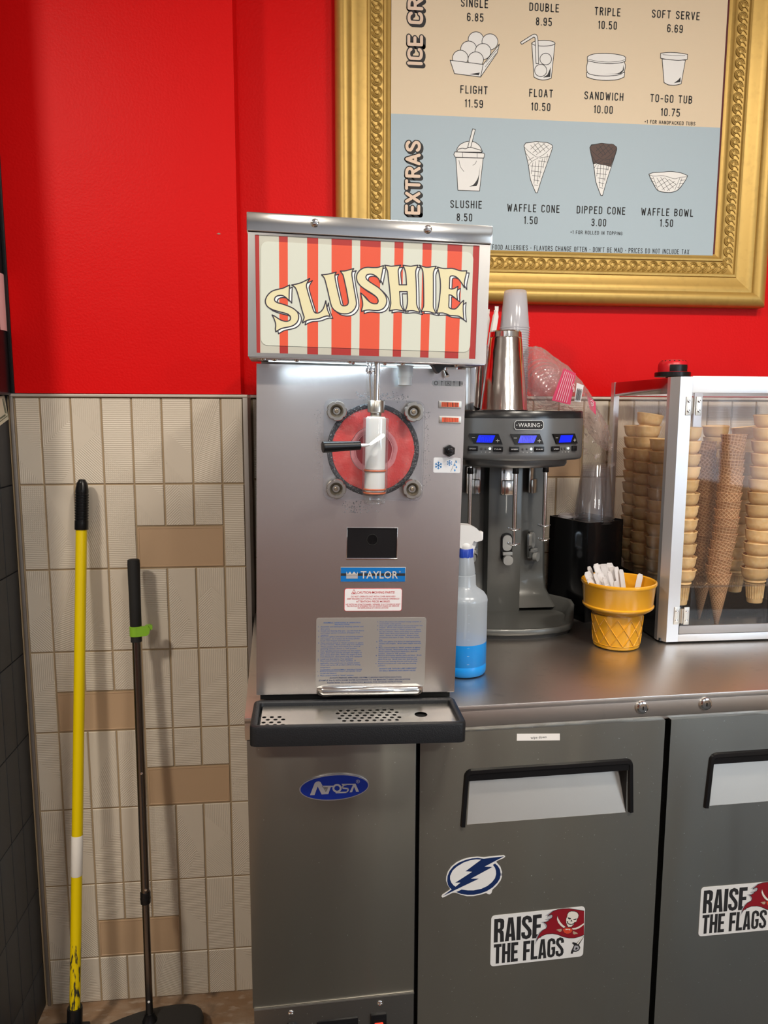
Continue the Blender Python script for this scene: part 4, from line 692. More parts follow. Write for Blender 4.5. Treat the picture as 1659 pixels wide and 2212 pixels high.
# doors with moulded pulls
def door(x0, x1):
    z0, z1 = 0.14, 0.9868; hx0, hx1 = x0+0.0800, x0+0.4035; ht, hb = 0.9005, 0.8095
    # pull opening: slanted bright pocket under a black hood
    op = [(hx0+0.008, hb), (hx1-0.010, hb), (hx1-0.012, ht), (hx0+0.012, ht)]
    mb = MB()
    mb.prism([(x0, z0), (x1, z0), (x1, z1), (x0, z1)], -0.0008, 0.026, holes=[op])
    d = obj('door', mb, DOORS, cool)
    # pocket: a sheet falling inwards from the lower edge up to the back of the hood
    pk = MB(); a, b, c_, e = op
    pk.add([(a[0], -0.0005, a[1]), (b[0], -0.0005, b[1]), (c_[0], 0.030, c_[1]), (e[0], 0.030, e[1])], [(0, 1, 2, 3)])
    obj('pull_pocket', pk, (MATS['pocket_steel'] if 'pocket_steel' in MATS else mat('pocket_steel', (0.38, 0.36, 0.33), 0.45, metal=1, bump=((12, 12, 12), 0.12, 0.006, 2))), d)
    hd = MB(); w = 0.0125
    pts = [(hx0+0.0005, hb-0.002), (hx0+0.0058, 0.903)]+[(hx0+0.0058+0.009*(1-math.cos(t*PI/8)), 0.903+0.0085*math.sin(t*PI/8)) for t in range(1, 5)]+[(hx1-0.0148+0.009*math.sin(t*PI/8), 0.903+0.0085*math.cos(t*PI/8)) for t in range(0, 5)]+[(hx1-0.0005, hb+0.001)]
    outer = []; inner = []
    for i, p in enumerate(pts):
        p = Vector(p); a = Vector(pts[max(0, i-1)]); b = Vector(pts[min(len(pts)-1, i+1)]); t = (b-a).normalized(); nn = Vector((-t.y, t.x))
        outer.append(p+nn*w*0.45); inner.append(p-nn*w*0.45)
    V = []
    for o_, i_ in zip(outer, inner):
        m_ = (o_+i_)/2
        V += [(o_.x, 0.0, o_.y), (o_.x*0.8+i_.x*0.2, -0.0055, o_.y*0.8+i_.y*0.2), (o_.x*0.25+i_.x*0.75, -0.0060, o_.y*0.25+i_.y*0.75), (i_.x, 0.002, i_.y)]
    F = [(4*i+k, 4*i+k+1, 4*i+k+5, 4*i+k+4) for i in range(len(pts)-1) for k in range(3)]
    F += [(0, 3, 2, 1), tuple(4*(len(pts)-1)+k for k in (0, 1, 2, 3))]
    hd.add(V, F)
    # hood lip and cheeks inside the opening
    hd.prism([(op[3][0]-0.006, ht-0.006), (op[2][0]+0.006, ht-0.006), (op[2][0]+0.004, ht+0.008), (op[3][0]-0.004, ht+0.008)], -0.004, 0.030)
    hd.add([(op[1][0], -0.001, op[1][1]), (op[2][0], -0.001, op[2][1]), (op[2][0]-0.006, 0.0285, op[2][1]), (op[2][0]+0.0, 0.0285, op[2][1])], [(0, 1, 2)])
    obj('door_pull', hd, BLACK, d)
    return d
d1 = door(0.1935, 0.6560); d2 = door(0.6680, 1.1300)
obj('end_stile', MB().box(1.140, CX1-0.002, 0.0, 0.026, 0.14, 0.9868, c=0.001), DOORS, cool)
for x in (0.6082, 0.7340):
    M = FC @ T(x, 0.0, 1.0145) @ Matrix.Rotation(PI/2, 4, 'X')
    lk = obj('lock', MB().lathe([(.0128, 0), (.0128, .002), (.0112, .0045), (.0088, .0052), (.0080, .0046), (.0080, .0060), (0, .0062)], 28, M=M), CHROME, cool, Matrix.Identity(4))
    obj('keyhole', MB().box(x-0.0009, x+0.0009, -0.0072, -0.0060, 1.0115, 1.0178), DARK, lk, FC)
wd = thing('label_strip', 'white printed label strip reading wipe down on the middle cooler door', 'label', FC @ T(0.411, -0.001, 0.969))
obj('strip', MB().prism([(0.3707, 0.9646), (0.4521, 0.9604), (0.4516, 0.9729), (0.3707, 0.9774)][::1], -0.0016, -0.0009), PAPER, wd, FC)
lw = MB(); font_text(lw, 'wipe down', 0.4115, 0.9665, 0.0048, -0.0018, 'CENTER', 0.030)
obj('lettering', lw, INK, wd, FC)
# round-cornered team stickers
def poly(pts): return [(a*1e-4, b*1e-4) for a, b in pts]
NAVY = mat('sticker_navy', (0.004, 0.018, 0.085), 0.4); STW = mat('sticker_white', (0.66, 0.66, 0.66), 0.4, bump=((90, 90, 90), 0.2, 0.001, 1)); MAROON = mat('sticker_maroon', (0.22, 0.006, 0.014), 0.4)
SKULL = mat('sticker_bone', (0.66, 0.63, 0.57), 0.5); GREYS = mat('sticker_grey', (0.34, 0.34, 0.37), 0.5); ORG = mat('sticker_orange', (0.55, 0.05, 0.02), 0.5); TANS = mat('sticker_tan', (0.38, 0.28, 0.20), 0.5)
bo = thing('sticker', 'oval white and navy lightning bolt sticker on the middle door', 'sticker', FC @ T(0.285, -0.001, 0.69))
wh, bolt, wlp, arc = BOLT
obj('backing', MB().prism(poly(wh), -0.0018, -0.0009), STW, bo, FC)
lb = MB(); lb.prism(poly(arc), -0.0020, -0.0020); lb.prism(poly(bolt), -0.0021, -0.0021); lb.prism(poly(wlp), -0.0022, -0.0022, mi=1)
cxr, czr = poly(wh)[16]; ccx = sum(poly(wh)[k][0] for k in (15, 16, 17))/3-0.0; ccz = sum(poly(wh)[k][1] for k in (15, 16, 17))/3+0.004
lb.ribbon(circle(ccx, ccz, 0.0021, 14), .0004, -0.0022, closed=True); lb.ribbon([(ccx-.0006, ccz-.001), (ccx-.0006, ccz+.001), (ccx+.0006, ccz+.0006), (ccx-.0004, ccz), (ccx+.0007, ccz-.001)], .0004, -.0022)
obj('emblem', lb, [NAVY, STW], bo, FC)
def flag_sticker(dx, dz, sh, label):
    M = FC @ T(dx, 0, dz); st = thing('sticker', label, 'sticker', M @ T(0.42, -0.001, 0.57))
    r = rrect(0.3312, 0.5142, 0.5215, 0.6250, 0.007, 5)
    sk = lambda p: [(x, z+(x-0.42)*sh) for x, z in p]
    obj('backing', MB().prism(sk(r), -0.0017, -0.0009), STW, st, M)
    tx = MB()
    heavy_text(tx, 'RAISE', 0.3370, 0.4290, 0.5703, 0.0480, -0.0019, sk); heavy_text(tx, 'THE FLAGS', 0.3375, 0.4745, 0.5265, 0.0400, -0.0019, sk)
    obj('lettering', tx, INK, st, M)
    em = MB(); order = [3, 0, 1, 4, 1, 1, 1, 1, 1, 4, 4, 1, 5, 4, 6, 6, 1, 3, 1, 3]
    # grey shadow, maroon flag, black skull outline, skull, eyes/nose/mouth, blades, ball, laces, hilts, sabre
    mi_ = [2, 3, 0, 4, 0, 0, 0, 0, 0, 4, 4, 0, 5, 4, 6, 6, 0, 4, 2, 0]
    for i, p in enumerate(FLAG):
        q = poly(p)
        q = [(min(x, 0.5140), z) for x, z in q]
        em.prism(sk(q), -0.0020-i*0.00001, -0.0020-i*0.00001, mi=mi_[i])
        if i == 1: em.ribbon(sk(q[:25])+sk(q[25:]), .0010, -0.002015, mi=0)
    obj('emblem', em, [INK, STW, GREYS, MAROON, SKULL, ORG, TANS], st, M)
    return st
flag_sticker(0, 0, 0.008, 'raise the flags sticker with maroon skull flag on the middle door')
flag_sticker(0.4185, 0.0160, -0.010, 'raise the flags sticker with maroon skull flag on the right door')

# ------------------------------------------------------------------ frozen drink machine
FB = frame(-0.0935, -0.58, 1.058, 0.0, 0.02)
FH = frame(-0.0893, -0.66, 1.6372, math.radians(2), 0.02)
sm = thing('slushie_machine', 'tall stainless slushie machine with a lit striped header and black drip tray', 'drink machine', FB)
BW, BH = 0.3535, 0.573
rx0, rx1, rz0, rz1 = 0.1552, 0.2418, 0.2456, 0.2984
bm_ = MB().prism([(0, 0), (BW, 0), (BW, BH), (0, BH)], 0.0, 0.002, holes=[[(rx0, rz0), (rx1, rz0), (rx1, rz1), (rx0, rz1)]])
obj('front_panel', bm_, STEEL, sm)
obj('cabinet', MB().box(0.0, BW, 0.002, 0.60, -0.002, BH, c=0.002).box(0.004, BW-0.004, 0.05, 0.58, BH-0.01, BH+0.075, c=0.004), STEELV, sm)
obj('base', MB().box(0.006, BW-0.006, 0.012, 0.58, -0.014, 0.0), DARK, sm)
for x in (0.04, BW-0.04):
    for yy in (0.06, 0.52): obj('foot', MB().cyl((x, yy, -0.0235+(0.002 if x < 0.1 else 0.006)), (x, yy, -0.010), 0.016, 0.018), BLACKR, sm)
rc = obj('pump_recess', MB().box(rx0, rx1, 0.001, 0.0030, rz0, rz1), BLACK, sm)
rl = MB()
for (a, b, c_, e) in ((rx0-.0015, rx1+.0015, rz0-.003, rz0), (rx0-.0015, rx1+.0015, rz1, rz1+.001), (rx0-.001, rx0, rz0, rz1), (rx1, rx1+.001, rz0, rz1)): rl.box(a, b, -0.0012, 0.001, c_, e, c=0.0004)
obj('recess_rim', rl, CHROME, rc)
obj('port', MB().lathe([(.0102, .0000), (.0102, .0010), (.0092, .0012), (.0088, .0002), (0, .0002)], 28, M=FB @ T(0.1988, 0.0012, 0.2775) @ Matrix.Rotation(PI/2, 4, 'X')), DARK, rc, Matrix.Identity(4))
obj('side_knob', MB().box(-0.008, 0.0, 0.18, 0.22, 0.355, 0.435, c=0.004), BLACK, sm)
# maker's plate
tp = obj('maker_plate', MB().box(0.1443, 0.2586, -0.0012, 0.0005, 0.2031, 0.2294, c=0.0006), SATIN, sm)
tb = MB(); tb.prism([(0.1450, 0.2038), (0.2579, 0.2038), (0.2579, 0.2287), (0.1450, 0.2287)], -0.0014, -0.0014); tb.prism([(0.1450, 0.2140), (0.2579, 0.2140), (0.2579, 0.2186), (0.1450, 0.2186)], -0.0015, -0.0015, mi=1)
obj('plate_print', tb, [mat('plate_blue', (0.0, 0.13, 0.42), 0.35), INK], tp)
tl = MB(); font_text(tl, 'TAYLOR', 0.1795, 0.2096, 0.0130, -0.0018, 'LEFT', 0.0655, bold=0.010); font_text(tl, '\u00ae', 0.2468, 0.2200, 0.0030, -0.0018, 'LEFT', 0.0032)
kx = lambda x: 0.1545+(x-250)/232*0.0200; kz = lambda z: 0.2094+(460-z)/148*0.0128
tl.prism([(kx(250), kz(372)), (kx(482), kz(372)), (kx(480), kz(318)), (kx(455), kz(372)), (kx(405), kz(318)), (kx(362), kz(372)), (kx(325), kz(318)), (kx(280), kz(372)), (kx(252), kz(318))][::-1], -0.0018, -0.0018)
for i in range(6): tl.prism([(kx(250), kz(460-i*16)), (kx(482), kz(460-i*16)), (kx(482), kz(450-i*16)), (kx(250), kz(450-i*16))], -0.0018, -0.0018)
obj('lettering', tl, mat('plate_silver', (0.62, 0.58, 0.55), 0.45, metal=0.3), tp)
# caution sticker
CR = mat('caution_red', (0.50, 0.02, 0.03), 0.5)
cs = obj('caution_label', MB().prism(rrect(0.1517, 0.2536, 0.1505, 0.1916, 0.004), -0.0008, 0.0002), CR, sm)
obj('label_face', MB().prism(rrect(0.1525, 0.2528, 0.1513, 0.1908, 0.0035), -0.0010, -0.0009), mat('label_white', (0.70, 0.68, 0.70), 0.5), cs)
ct = MB(); cx = 0.2026
font_text(ct, 'CAUTION-MOVING PARTS!', 0.2070, 0.1824, 0.0042, -0.0013, 'CENTER', 0.0665, bold=0.006)
for s, z, h, w in (('DO NOT OPERATE UNIT WITH COVER REMOVED!', 0.1757, .0028, .078), ('KEEP FINGERS OUT OF FILL AND DISCHARGE OPENINGS!', 0.1714, .0028, .092), ('NE FAITES PAS FONCTIONNER L\'APPAREIL SI LE COUVERCLE N\'EST', 0.1616, .0026, .096), ('PAS EN PLACE! N\'INSEREZ PAS LES DOIGTS DANS LES ORIFICES', 0.1585, .0026, .092), ('DE REMPLISSAGE ET D\'EVACUATION!', 0.1552, .0026, .054)): font_text(ct, s, cx, z, h, -0.0013, 'CENTER', w)
font_text(ct, 'ATTENTION! PIECES MOBILES.', cx, 0.1665, .0033, -0.0013, 'CENTER', .060, bold=0.006)
ct.ribbon([(0.1640, 0.1818), (0.1728, 0.1818), (0.1684, 0.1896)], .0006, -0.0013, closed=True); ct.ribbon([(0.1665, 0.1838), (0.1690, 0.1838), (0.1700, 0.1830), (0.1672, 0.1830)], .0008, -0.0013)
obj('lettering', ct, CR, cs)
# operating-instruction plate
ip = obj('instruction_plate', MB().prism(rrect(0.1035, 0.2982, 0.0119, 0.1385, 0.004), -0.0008, 0.0004), mat('plate_matt', (0.46, 0.44, 0.42), 0.40, metal=0.7), sm)
IB = mat('plate_blue_ink', (0.02, 0.13, 0.42), 0.5); IN2 = mat('plate_navy_ink', (0.015, 0.05, 0.16), 0.5)
it = MB(); X = lambda x: 0.1035+(x-145)/1375*0.1947; Z = lambda z: 0.1385-(z-85)/870*0.1266
left = [('1.  Assemble and lubricate all freezing cylinder and', 168, 728, 195), ('door parts.', 200, 315, 222), ('2.  Install rear bearing drip pan.  Lay mix feed device', 168, 738, 247), ('and hopper gasket in bottom of hopper, if so', 200, 686, 272), ('equipped.', 200, 300, 299), ('3.  Pour two gallons (7.6 liters) of sanitizing solution', 168, 726, 320), ('into hopper.  As it enters the freezing cylinder,', 200, 692, 346), ('brush clean hopper and inlet hole.', 200, 568, 370), ('4.  Place control switch in "Wash" position to agitate', 168, 732, 398), ('for five minutes.  Raise prime plug, if so equipped.', 200, 736, 420), ('When solution flows from bleed port, drain all', 200, 692, 446), ('sanitizing solution. Switch to "Off" position.', 200, 655, 470), ('5.  Pour specified amount of fresh mix into hopper.', 168, 708, 497), ('Open draw valve until full strength mix begins to', 200, 716, 521), ('flow. Close draw valve. When mix begins to flow', 200, 714, 546), ('from bleed port, close prime plug, if so equipped.', 200, 722, 571), ('6.  Install mix feed device, if so equipped.', 168, 605, 599), ('7.  Place control switch in "Auto" position.  If', 168, 640, 623), ('applicable, raise switch arm to activate system.', 200, 696, 650), ('When unit cycles off, product will be at serving', 200, 700, 674), ('temperature.', 200, 328, 705), ('1.  Remove product from hopper and cylinder. Drain', 168, 710, 755), ('to pail and discard.', 200, 405, 780), ('2.  Place control switch in "Wash" position.', 168, 622, 808)]
right = [('3.  Drain all product into sanitized mixing container, if', 900, 1455, 138), ('local health codes permit.', 932, 1205, 163), ('4.  Pour two gallons (7.6 liters) of cool rinse water into', 900, 1475, 188), ('hopper.  Brush clean hopper and inlet hole.', 932, 1392, 210), ('5.  Place control switch in "Wash" position to agitate', 900, 1452, 237), ('for two minutes.  Raise prime plug, if so equipped.', 930, 1462, 262), ('When water flows from bleed port, drain rinse', 930, 1425, 285), ('water.  Switch to "Off" position.  Repeat rinsing', 930, 1425, 311), ('procedure until water is clear.  Push down prime', 930, 1442, 336), ('plug.', 930, 972, 366), ('6.  Pour two gallons (7.6 liters) of cleaning/sanitizing', 895, 1452, 388), ('solution into hopper.  Brush clean hopper and inlet', 928, 1462, 412), ('hole.', 928, 970, 440), ('7.  Place control switch in "Wash" position, to agitate', 895, 1452, 464), ('for two minutes.  Raise prime plug, if so equipped.', 926, 1450, 488), ('When solution flows from bleed port, drain all', 926, 1410, 513), ('solution.  Switch to "Off" position.', 926, 1272, 538), ('8.  Remove all freezing cylinder parts and door.  Brush', 892, 1470, 562), ('clean parts in cleaning/sanitizing solution and', 924, 1410, 588), ('allow to air dry.  Brush clean rear shell bearing.', 924, 1418, 612), ('Remove rear bearing drip pan and brush clean.', 922, 1425, 638), ('9.  Repeat procedures for units with two freezing', 890, 1405, 664), ('cylinders.', 920, 1018, 692)]
for s, a, b, z in left+right: font_text(it, s, X(a), Z(z+3), .0019, -0.0011, 'LEFT', X(b)-X(a), bold=0.004)
for s, a, b, z in (('ASSEMBLE, SANITIZING & OPERATING', 232, 692, 145), ('INSTRUCTIONS', 372, 556, 168), ('CLEANING & DISASSEMBLY INSTRUCTIONS', 200, 722, 735), ('ALWAYS USE TAYLOR LUBE LUBRICANT', 938, 1412, 728), ('ON SEALS, BEARINGS AND DRAW VALVES', 938, 1400, 755)): font_text(it, s, X(a), Z(z+5), .0022, -0.0011, 'LEFT', X(b)-X(a), bold=0.006)
obj('lettering', it, IB, ip)
i2 = MB()
for s, a, b, z in (('ALWAYS PREPARE APPROVED (100 PPM) CLEANING SANITIZING SOLUTION', 318, 1222, 832), ('(EXAMPLE: Kay-5) WITH WARM WATER ACCORDING TO THE MANUFACTURER\'S SPECIFICATIONS.', 185, 1340, 862), ('PLEASE REFER TO YOUR OPERATOR\'S MANUAL FOR DETAILED INSTRUCTIONS.', 290, 1242, 892)): font_text(i2, s, X(a), Z(z+12), .0026, -0.0011, 'LEFT', X(b)-X(a), bold=0.006)
obj('lettering', i2, IN2, ip)
# bright moulded ledge under the plate
lp = MB(); n = 10; V = []
for x, k in ((0.1056, 0.25), (0.110, 0.75), (0.117, 1.0), (0.284, 1.0), (0.291, 0.75), (0.2951, 0.25)):
    for j in range(n+1):
        t = -PI/2+PI*j/n; V.append((x, -0.0125*k*math.cos(t), 0.0062+0.0108*max(k, .6)*math.sin(t)))
lp.add(V, [(i*(n+1)+j, i*(n+1)+j+1, (i+1)*(n+1)+j+1, (i+1)*(n+1)+j) for i in range(5) for j in range(n)])
obj('ledge', lp, CHROME, sm, ang=60)
# switch labels, counters, selector
sb = obj('symbol_label', MB().prism(rrect(0.2950, 0.3495, 0.5445, 0.5535, 0.0042), -0.0007, 0.0003), mat('label_silver', (0.62, 0.62, 0.62), 0.5), sm)
sy = MB(); sy.ribbon(circle(0.3020, 0.5490, .0030, 18), .0009, -.0009, closed=True)
for x in (0.3120, 0.3330): sy.ribbon([(x, .5455), (x, .5525)], .0006, -.0009); sy.ribbon([(x-.0012, .5512), (x, .5528), (x+.0012, .5512)], .0006, -.0009)
sy.ribbon([(0.3185, .5455), (0.3275, .5455), (0.3275, .5525), (0.3185, .5525)], .0006, -.0009, closed=True); sy.ribbon([(0.3205, .547), (.3230, .549), (.3255, .547)], .0008, -.0009); sy.ribbon([(.3215, .551), (.3230, .5495), (.3245, .551)], .0006, -.0009)
sy.ribbon([(0.3425, .5455), (0.3425, .5525)], .0012, -.0009); sy.ribbon([(0.3450, .5455), (0.3450, .5525)], .0006, -.0009); font_text(sy, 'II', 0.3462, .5470, .004, -.0009, 'LEFT', .0018)
obj('symbols', sy, INK, sb)
NEON = mat('indicator_glow', (0.25, 0.02, 0.01), 0.4, emit=(1.0, 0.16, 0.05), estr=0.55); NEOND = mat('indicator_slots', (0.06, 0.01, 0.008), 0.4)
for (a, b, c_, e) in ((0.3077, 0.3468, 0.5072, 0.5192), (0.3093, 0.3472, 0.4816, 0.4934)):
    ct = obj('indicator_lamp', MB().box(a, b, -0.0035, 0.0005, c_, e, c=0.0008), SATIN, sm)
    obj('lens', MB().box(a+.0045, b-.0045, -0.0042, -0.003, c_+.0022, e-.0022), NEON, ct)
    ns = MB(); k = 0; xx = a+.0062
    while xx < b-.0062: ns.box(xx, xx+random.choice((.0006, .0009, .0014)), -0.0045, -0.0041, c_+.0022, e-.0022); xx += .0027
    obj('lens_slots', ns, NEOND, ct)
hk = obj('selector_knob', MB().lathe([(.0105, 0), (.0105, .007), (.0085, .009), (0, .009)], 6, M=FB @ T(0.3283, 0, 0.4346) @ Matrix.Rotation(PI/2, 4, 'X') @ Matrix.Rotation(PI/6, 4, 'Z')).lathe([(.0060, .009), (.0055, .016), (.0035, .019), (0, .0195)], 18, M=FB @ T(0.3283, 0, 0.4346) @ Matrix.Rotation(PI/2, 4, 'X')), BLACK, sm, Matrix.Identity(4), ang=25)
sf = obj('thaw_label', MB().prism(rrect(0.3021, 0.3495, 0.3963, 0.4224, 0.0022), -0.0007, 0.0003), mat('label_pale', (0.60, 0.62, 0.66), 0.5), sm)
fl_ = MB()
def flake(cx, cz, r):
    for k in range(6):
        a = PI/3*k+PI/6; e = (cx+r*math.cos(a), cz+r*math.sin(a)); fl_.ribbon([(cx, cz), e], r*.18, -.0009)
        m_ = (cx+.6*r*math.cos(a), cz+.6*r*math.sin(a))
        for s in (-1, 1): fl_.ribbon([m_, (m_[0]+.35*r*math.cos(a+s*.8), m_[1]+.35*r*math.sin(a+s*.8))], r*.16, -.0009)
flake(0.3108, 0.4088, .0064); flake(0.3302, 0.4133, .0048)
for x, z in ((.3418, .4150), (.3395, .4095), (.3424, .4060), (.3398, .4005)): fl_.prism([(x, z+.0032), (x-.0014, z), (x-.0009, z-.0014), (x+.0009, z-.0014), (x+.0014, z)], -.0009, -.0009)
fl_.ribbon([(.3325, .3985), (.3410, .4180)], .0005, -.0009, mi=1); font_text(fl_, '------', 0, 0, .001, -.0009) if False else None
obj('symbols', fl_, [mat('label_blue', (0.03, 0.22, 0.55), 0.5), INK], sf)
# ---- freezing-cylinder door
CLEAR = thin('clear_acrylic', (0.96, 0.97, 0.98), 0.012, 0.10, body=0.03, bodycol=(0.8, 0.8, 0.85), bump=((60, 60, 60), 0.3, 0.002, 3))
SLUSH = mat('red_slush', (0.64, 0.05, 0.045), 0.45, spec=0.25, sss=0.15, bump=[((300, 300, 300), 0.6, 0.0012, 3), ((40, 40, 40), 0.4, 0.004, 2)], var=((50, 50, 50), 0.45, 0.8, (0.72, 0.16, 0.14)))
SLUSHP = mat('pink_slush_rim', (0.64, 0.22, 0.23), 0.5, bump=((250, 250, 250), 0.5, 0.001, 3))
RX = Matrix.Rotation(PI/2, 4, 'X')
cxx, czz = 0.1970, 0.4335
def ax(x, y, z): return FB @ T(x, y, z) @ RX          # local z of the lathe points at the viewer
dp = obj('door_plate', MB().prism(rrect(0.1120, 0.2830, 0.3480, 0.5180, 0.014, 6), -0.0130, -0.0045), CLEAR, sm)
mb = MB().lathe([(.079, 0), (.079, .003), (.077, .0042), (.0735, .0044), (.0710, .003), (.0700, 0)], 56, M=ax(cxx, 0, czz), cap=False)
gk = obj('gasket', mb, mat('wet_black_gasket', (0.012, 0.014, 0.018), 0.22, bump=((220, 220, 220), 0.9, 0.003, 3)), sm, Matrix.Identity(4))
wob = lambda t, r, z: r*(1+0.010*math.sin(7*t)+0.008*math.sin(11*t+1))
obj('frozen_drink', MB().lathe([(.0708, 0), (.0708, .0022), (.064, .0032), (.048, .0036), (.0405, .0042)], 56, M=ax(cxx, 0, czz), cap=False, rm=wob), SLUSH, sm, Matrix.Identity(4))
obj('drink_recess', MB().lathe([(.0335, .0032), (.029, .0014), (.012, .0010), (0, .0010)], 40, M=ax(cxx+.001, 0, czz-.001), cap=False, rm=wob), mat('dark_slush', (0.34, 0.015, 0.02), 0.4, bump=((200, 200, 200), 0.5, 0.001, 3)), sm, Matrix.Identity(4))
obj('baffle_rim', MB().lathe([(.0405, .0042), (.0385, .0044), (.035, .0040), (.0335, .0030), (.031, .0030)], 44, M=ax(cxx+.001, 0, czz), cap=False, rm=wob), SLUSHP, sm, Matrix.Identity(4))
KN = mat('knob_cast_metal', (0.46, 0.44, 0.40), 0.28, metal=1)
def lobes(t, r, z): return r*(1-(0.13*max(0.0, math.cos(5*t))**6 if r > .012 else 0))
for i, (x, z) in enumerate(((.1331, .4982), (.2625, .4994), (.1340, .3681), (.2636, .3691))):
    k = obj('hand_knob', MB().lathe([(.0158, 0), (.0168, .002), (.0168, .0125), (.0158, .0145), (.0112, .0145), (.0100, .0125), (.0060, .0060), (.0058, .0060), (0, .0060)], 60, M=ax(x, -.0125, z) @ Matrix.Rotation(0.5+i*0.7, 4, 'Z'), rm=lobes), KN, sm, Matrix.Identity(4))
    obj('bolt', MB().lathe([(.0036, .006), (.0034, .0090), (.0024, .0096), (.0022, .0086), (0, .0086)], 16, M=ax(x, -.0125, z)), mat('bolt_bronze', (0.30, 0.25, 0.19), 0.4, metal=1) if i == 0 else MATS['bolt_bronze'], k, Matrix.Identity(4))
# spout
ZX = 0.1976; ys = -0.036
def zt(prof, n=32, **k): return MB().lathe(prof, n, M=FB @ T(ZX, ys, 0), **k)
tube = obj('spout_housing', zt([(.0125, .3470), (.0160, .3455), (.0176, .3475), (.0172, .350), (.0182, .3530), (.0178, .3560), (.0196, .359), (.0212, .370), (.0212, .487), (.0200, .4885)], cap=False), thin('clear_spout', (0.95, 0.97, 0.98), 0.10, 0.05, body=0.06), sm, Matrix.Identity(4))
obj('piston', zt([(.0002, .3700), (.0168, .3705), (.0172, .374), (.0172, .3985), (.0160, .3990), (.0160, .4035), (.0168, .4040), (.0168, .4880), (.0148, .4890), (.0148, .4905), (0, .4905)], cap=False), mat('white_nylon', (0.76, 0.76, 0.76), 0.35, sss=0.1), sm, Matrix.Identity(4))
OR = mat('orange_seal', (0.55, 0.10, 0.02), 0.4)
for z in (.4013, .3700, .3640):
    obj('o_ring', MB().lathe([(.0178+.0013*math.cos(a*PI/5), z+.0015*math.sin(a*PI/5)) for a in range(11)], 32, M=FB @ T(ZX, ys, 0), cap=False), OR, sm, Matrix.Identity(4))
obj('lower_piston', zt([(.0002, .3665), (.0165, .3665), (.0165, .3685), (0.0002, .3685)], cap=False), WHITE, sm, Matrix.Identity(4))
obj('housing_bridge', MB().box(.1915, .2035, ys+0.015, -0.010, .352, .485, c=.002, M=FB), CLEAR, sm, Matrix.Identity(4))
obj('collar', MB().lathe([(.0088, .4895), (.0092, .4905), (.0092, .4965), (.0132, .4970), (.0140, .4980), (.0140, .5155), (.0132, .5168), (.0060, .5170)], 32, M=FB @ T(ZX-.0005, ys, 0)), KN, sm, Matrix.Identity(4))
obj('lift_rod', MB().cyl((.1975, ys, .5165), (.1975, ys, .5770), .0050).cyl((.1905, ys+.006, .5165), (.1865, ys+.010, .5720), .0026).box(.1790, .1925, ys-.004, ys+.012, .5630, .5690, c=.001).box(.1810, .1835, ys-.006, ys+.006, .5600, .5760, c=.0006).box(.187, .1895, ys-.006, ys+.006, .5600, .5760, c=.0006), CHROME, sm, FB)
hl = obj('draw_handle', MB().cyl((.1105, -.090, .4413), (.1690, -.074, .4440), .0091, .0070, 28).lathe([(.0091, 0), (.0088, -.0015), (0, -.002)], 28, M=T(.1105, -.090, .4413) @ (Vector((.0585, .016, .0027)).to_track_quat('Z', 'Y').to_matrix().to_4x4())), BLACK, sm, FB)
lv = MB().cyl((.1685, -.0742, .4440), (.1800, -.0710, .4445), .0030, .0026, 14)
lv.cyl((.1795, -.0712, .4445), (.1850, -.0695, .4455), .0022, .0016, 12)
p0 = Vector((.1815, -.0690, .4440)); p1 = Vector((.2100, -.0620, .4625)); dd = (p1-p0).normalized(); Rl = Matrix.Identity(4); zax = dd.cross(Vector((0, 1, 0))).normalized(); yax = zax.cross(dd)
for i, a in enumerate((dd, yax, zax)):
    for j in range(3): Rl[j][i] = a[j]
Rl.translation = p0
lv.prism([(0, -.0012), (.006, -.0030), (.030, -.0036), (.0335, -.0022), (.0340, 0), (.0335, .0022), (.030, .0036), (.006, .0016)], -.0012, .0012, M=Rl)
obj('lever', lv, mat('bright_satin', (0.88, 0.88, 0.87), 0.42, metal=0.6), hl, FB)
# measuring cup hung under the header
cu_ = obj('hanging_cup', MB().lathe([(.0108, .5425), (.0112, .5430), (.0119, .5560), (.0124, .5562), (.0132, .5735), (.0150, .5740), (.0150, .5750), (.0122, .5750)], 28, M=FB @ T(.2447, -.030, 0)), mat('milky_plastic', (0.72, 0.76, 0.78), 0.35, sss=0.2), sm, Matrix.Identity(4))
# condensation on the steel round the door
db = MB()
def drop(x, z, r, y=-.0001):
    k = 6; V = [(x, y-r*.5, z)]+[(x+r*math.cos(2*PI*i/k), y, z+r*1.1*math.sin(2*PI*i/k)) for i in range(k)]; db.add(V, [(0, 1+i, 1+(i+1) % k) for i in range(k)])
for i in range(520):
    q = random.random()
    if q < .38: x = random.gauss(.104, .0035); z = random.uniform(.38, .50); r = random.uniform(.0002, .0006)
    elif q < .62: x = random.gauss(.289, .003); z = random.uniform(.37, .50); r = random.uniform(.0003, .0008)
    elif q < .85: x = random.uniform(.165, .255); z = random.gauss(.525, .0035); r = random.uniform(.0004, .0010)
    else: x = random.uniform(.145, .215); z = random.uniform(.325, .346); r = random.uniform(.0005, .0013)
    drop(x, z, r)
for i in range(330):
    a = random.uniform(0, 2*PI); rr = random.gauss(.072, .004); drop(cxx+rr*math.cos(a), czz+rr*math.sin(a), random.uniform(.0002, .0008), -.0131)
for i in range(160):
    a = random.uniform(0, 2*PI); rr = .066*math.sqrt(random.random()); drop(cxx+rr*math.cos(a), czz+rr*math.sin(a), random.uniform(.0002, .0004), -.0131)
obj('condensation', db, mat('water_drop', (0.20, 0.20, 0.21), 0.08, spec=0.7), sm, FB, kind='stuff', ang=80)

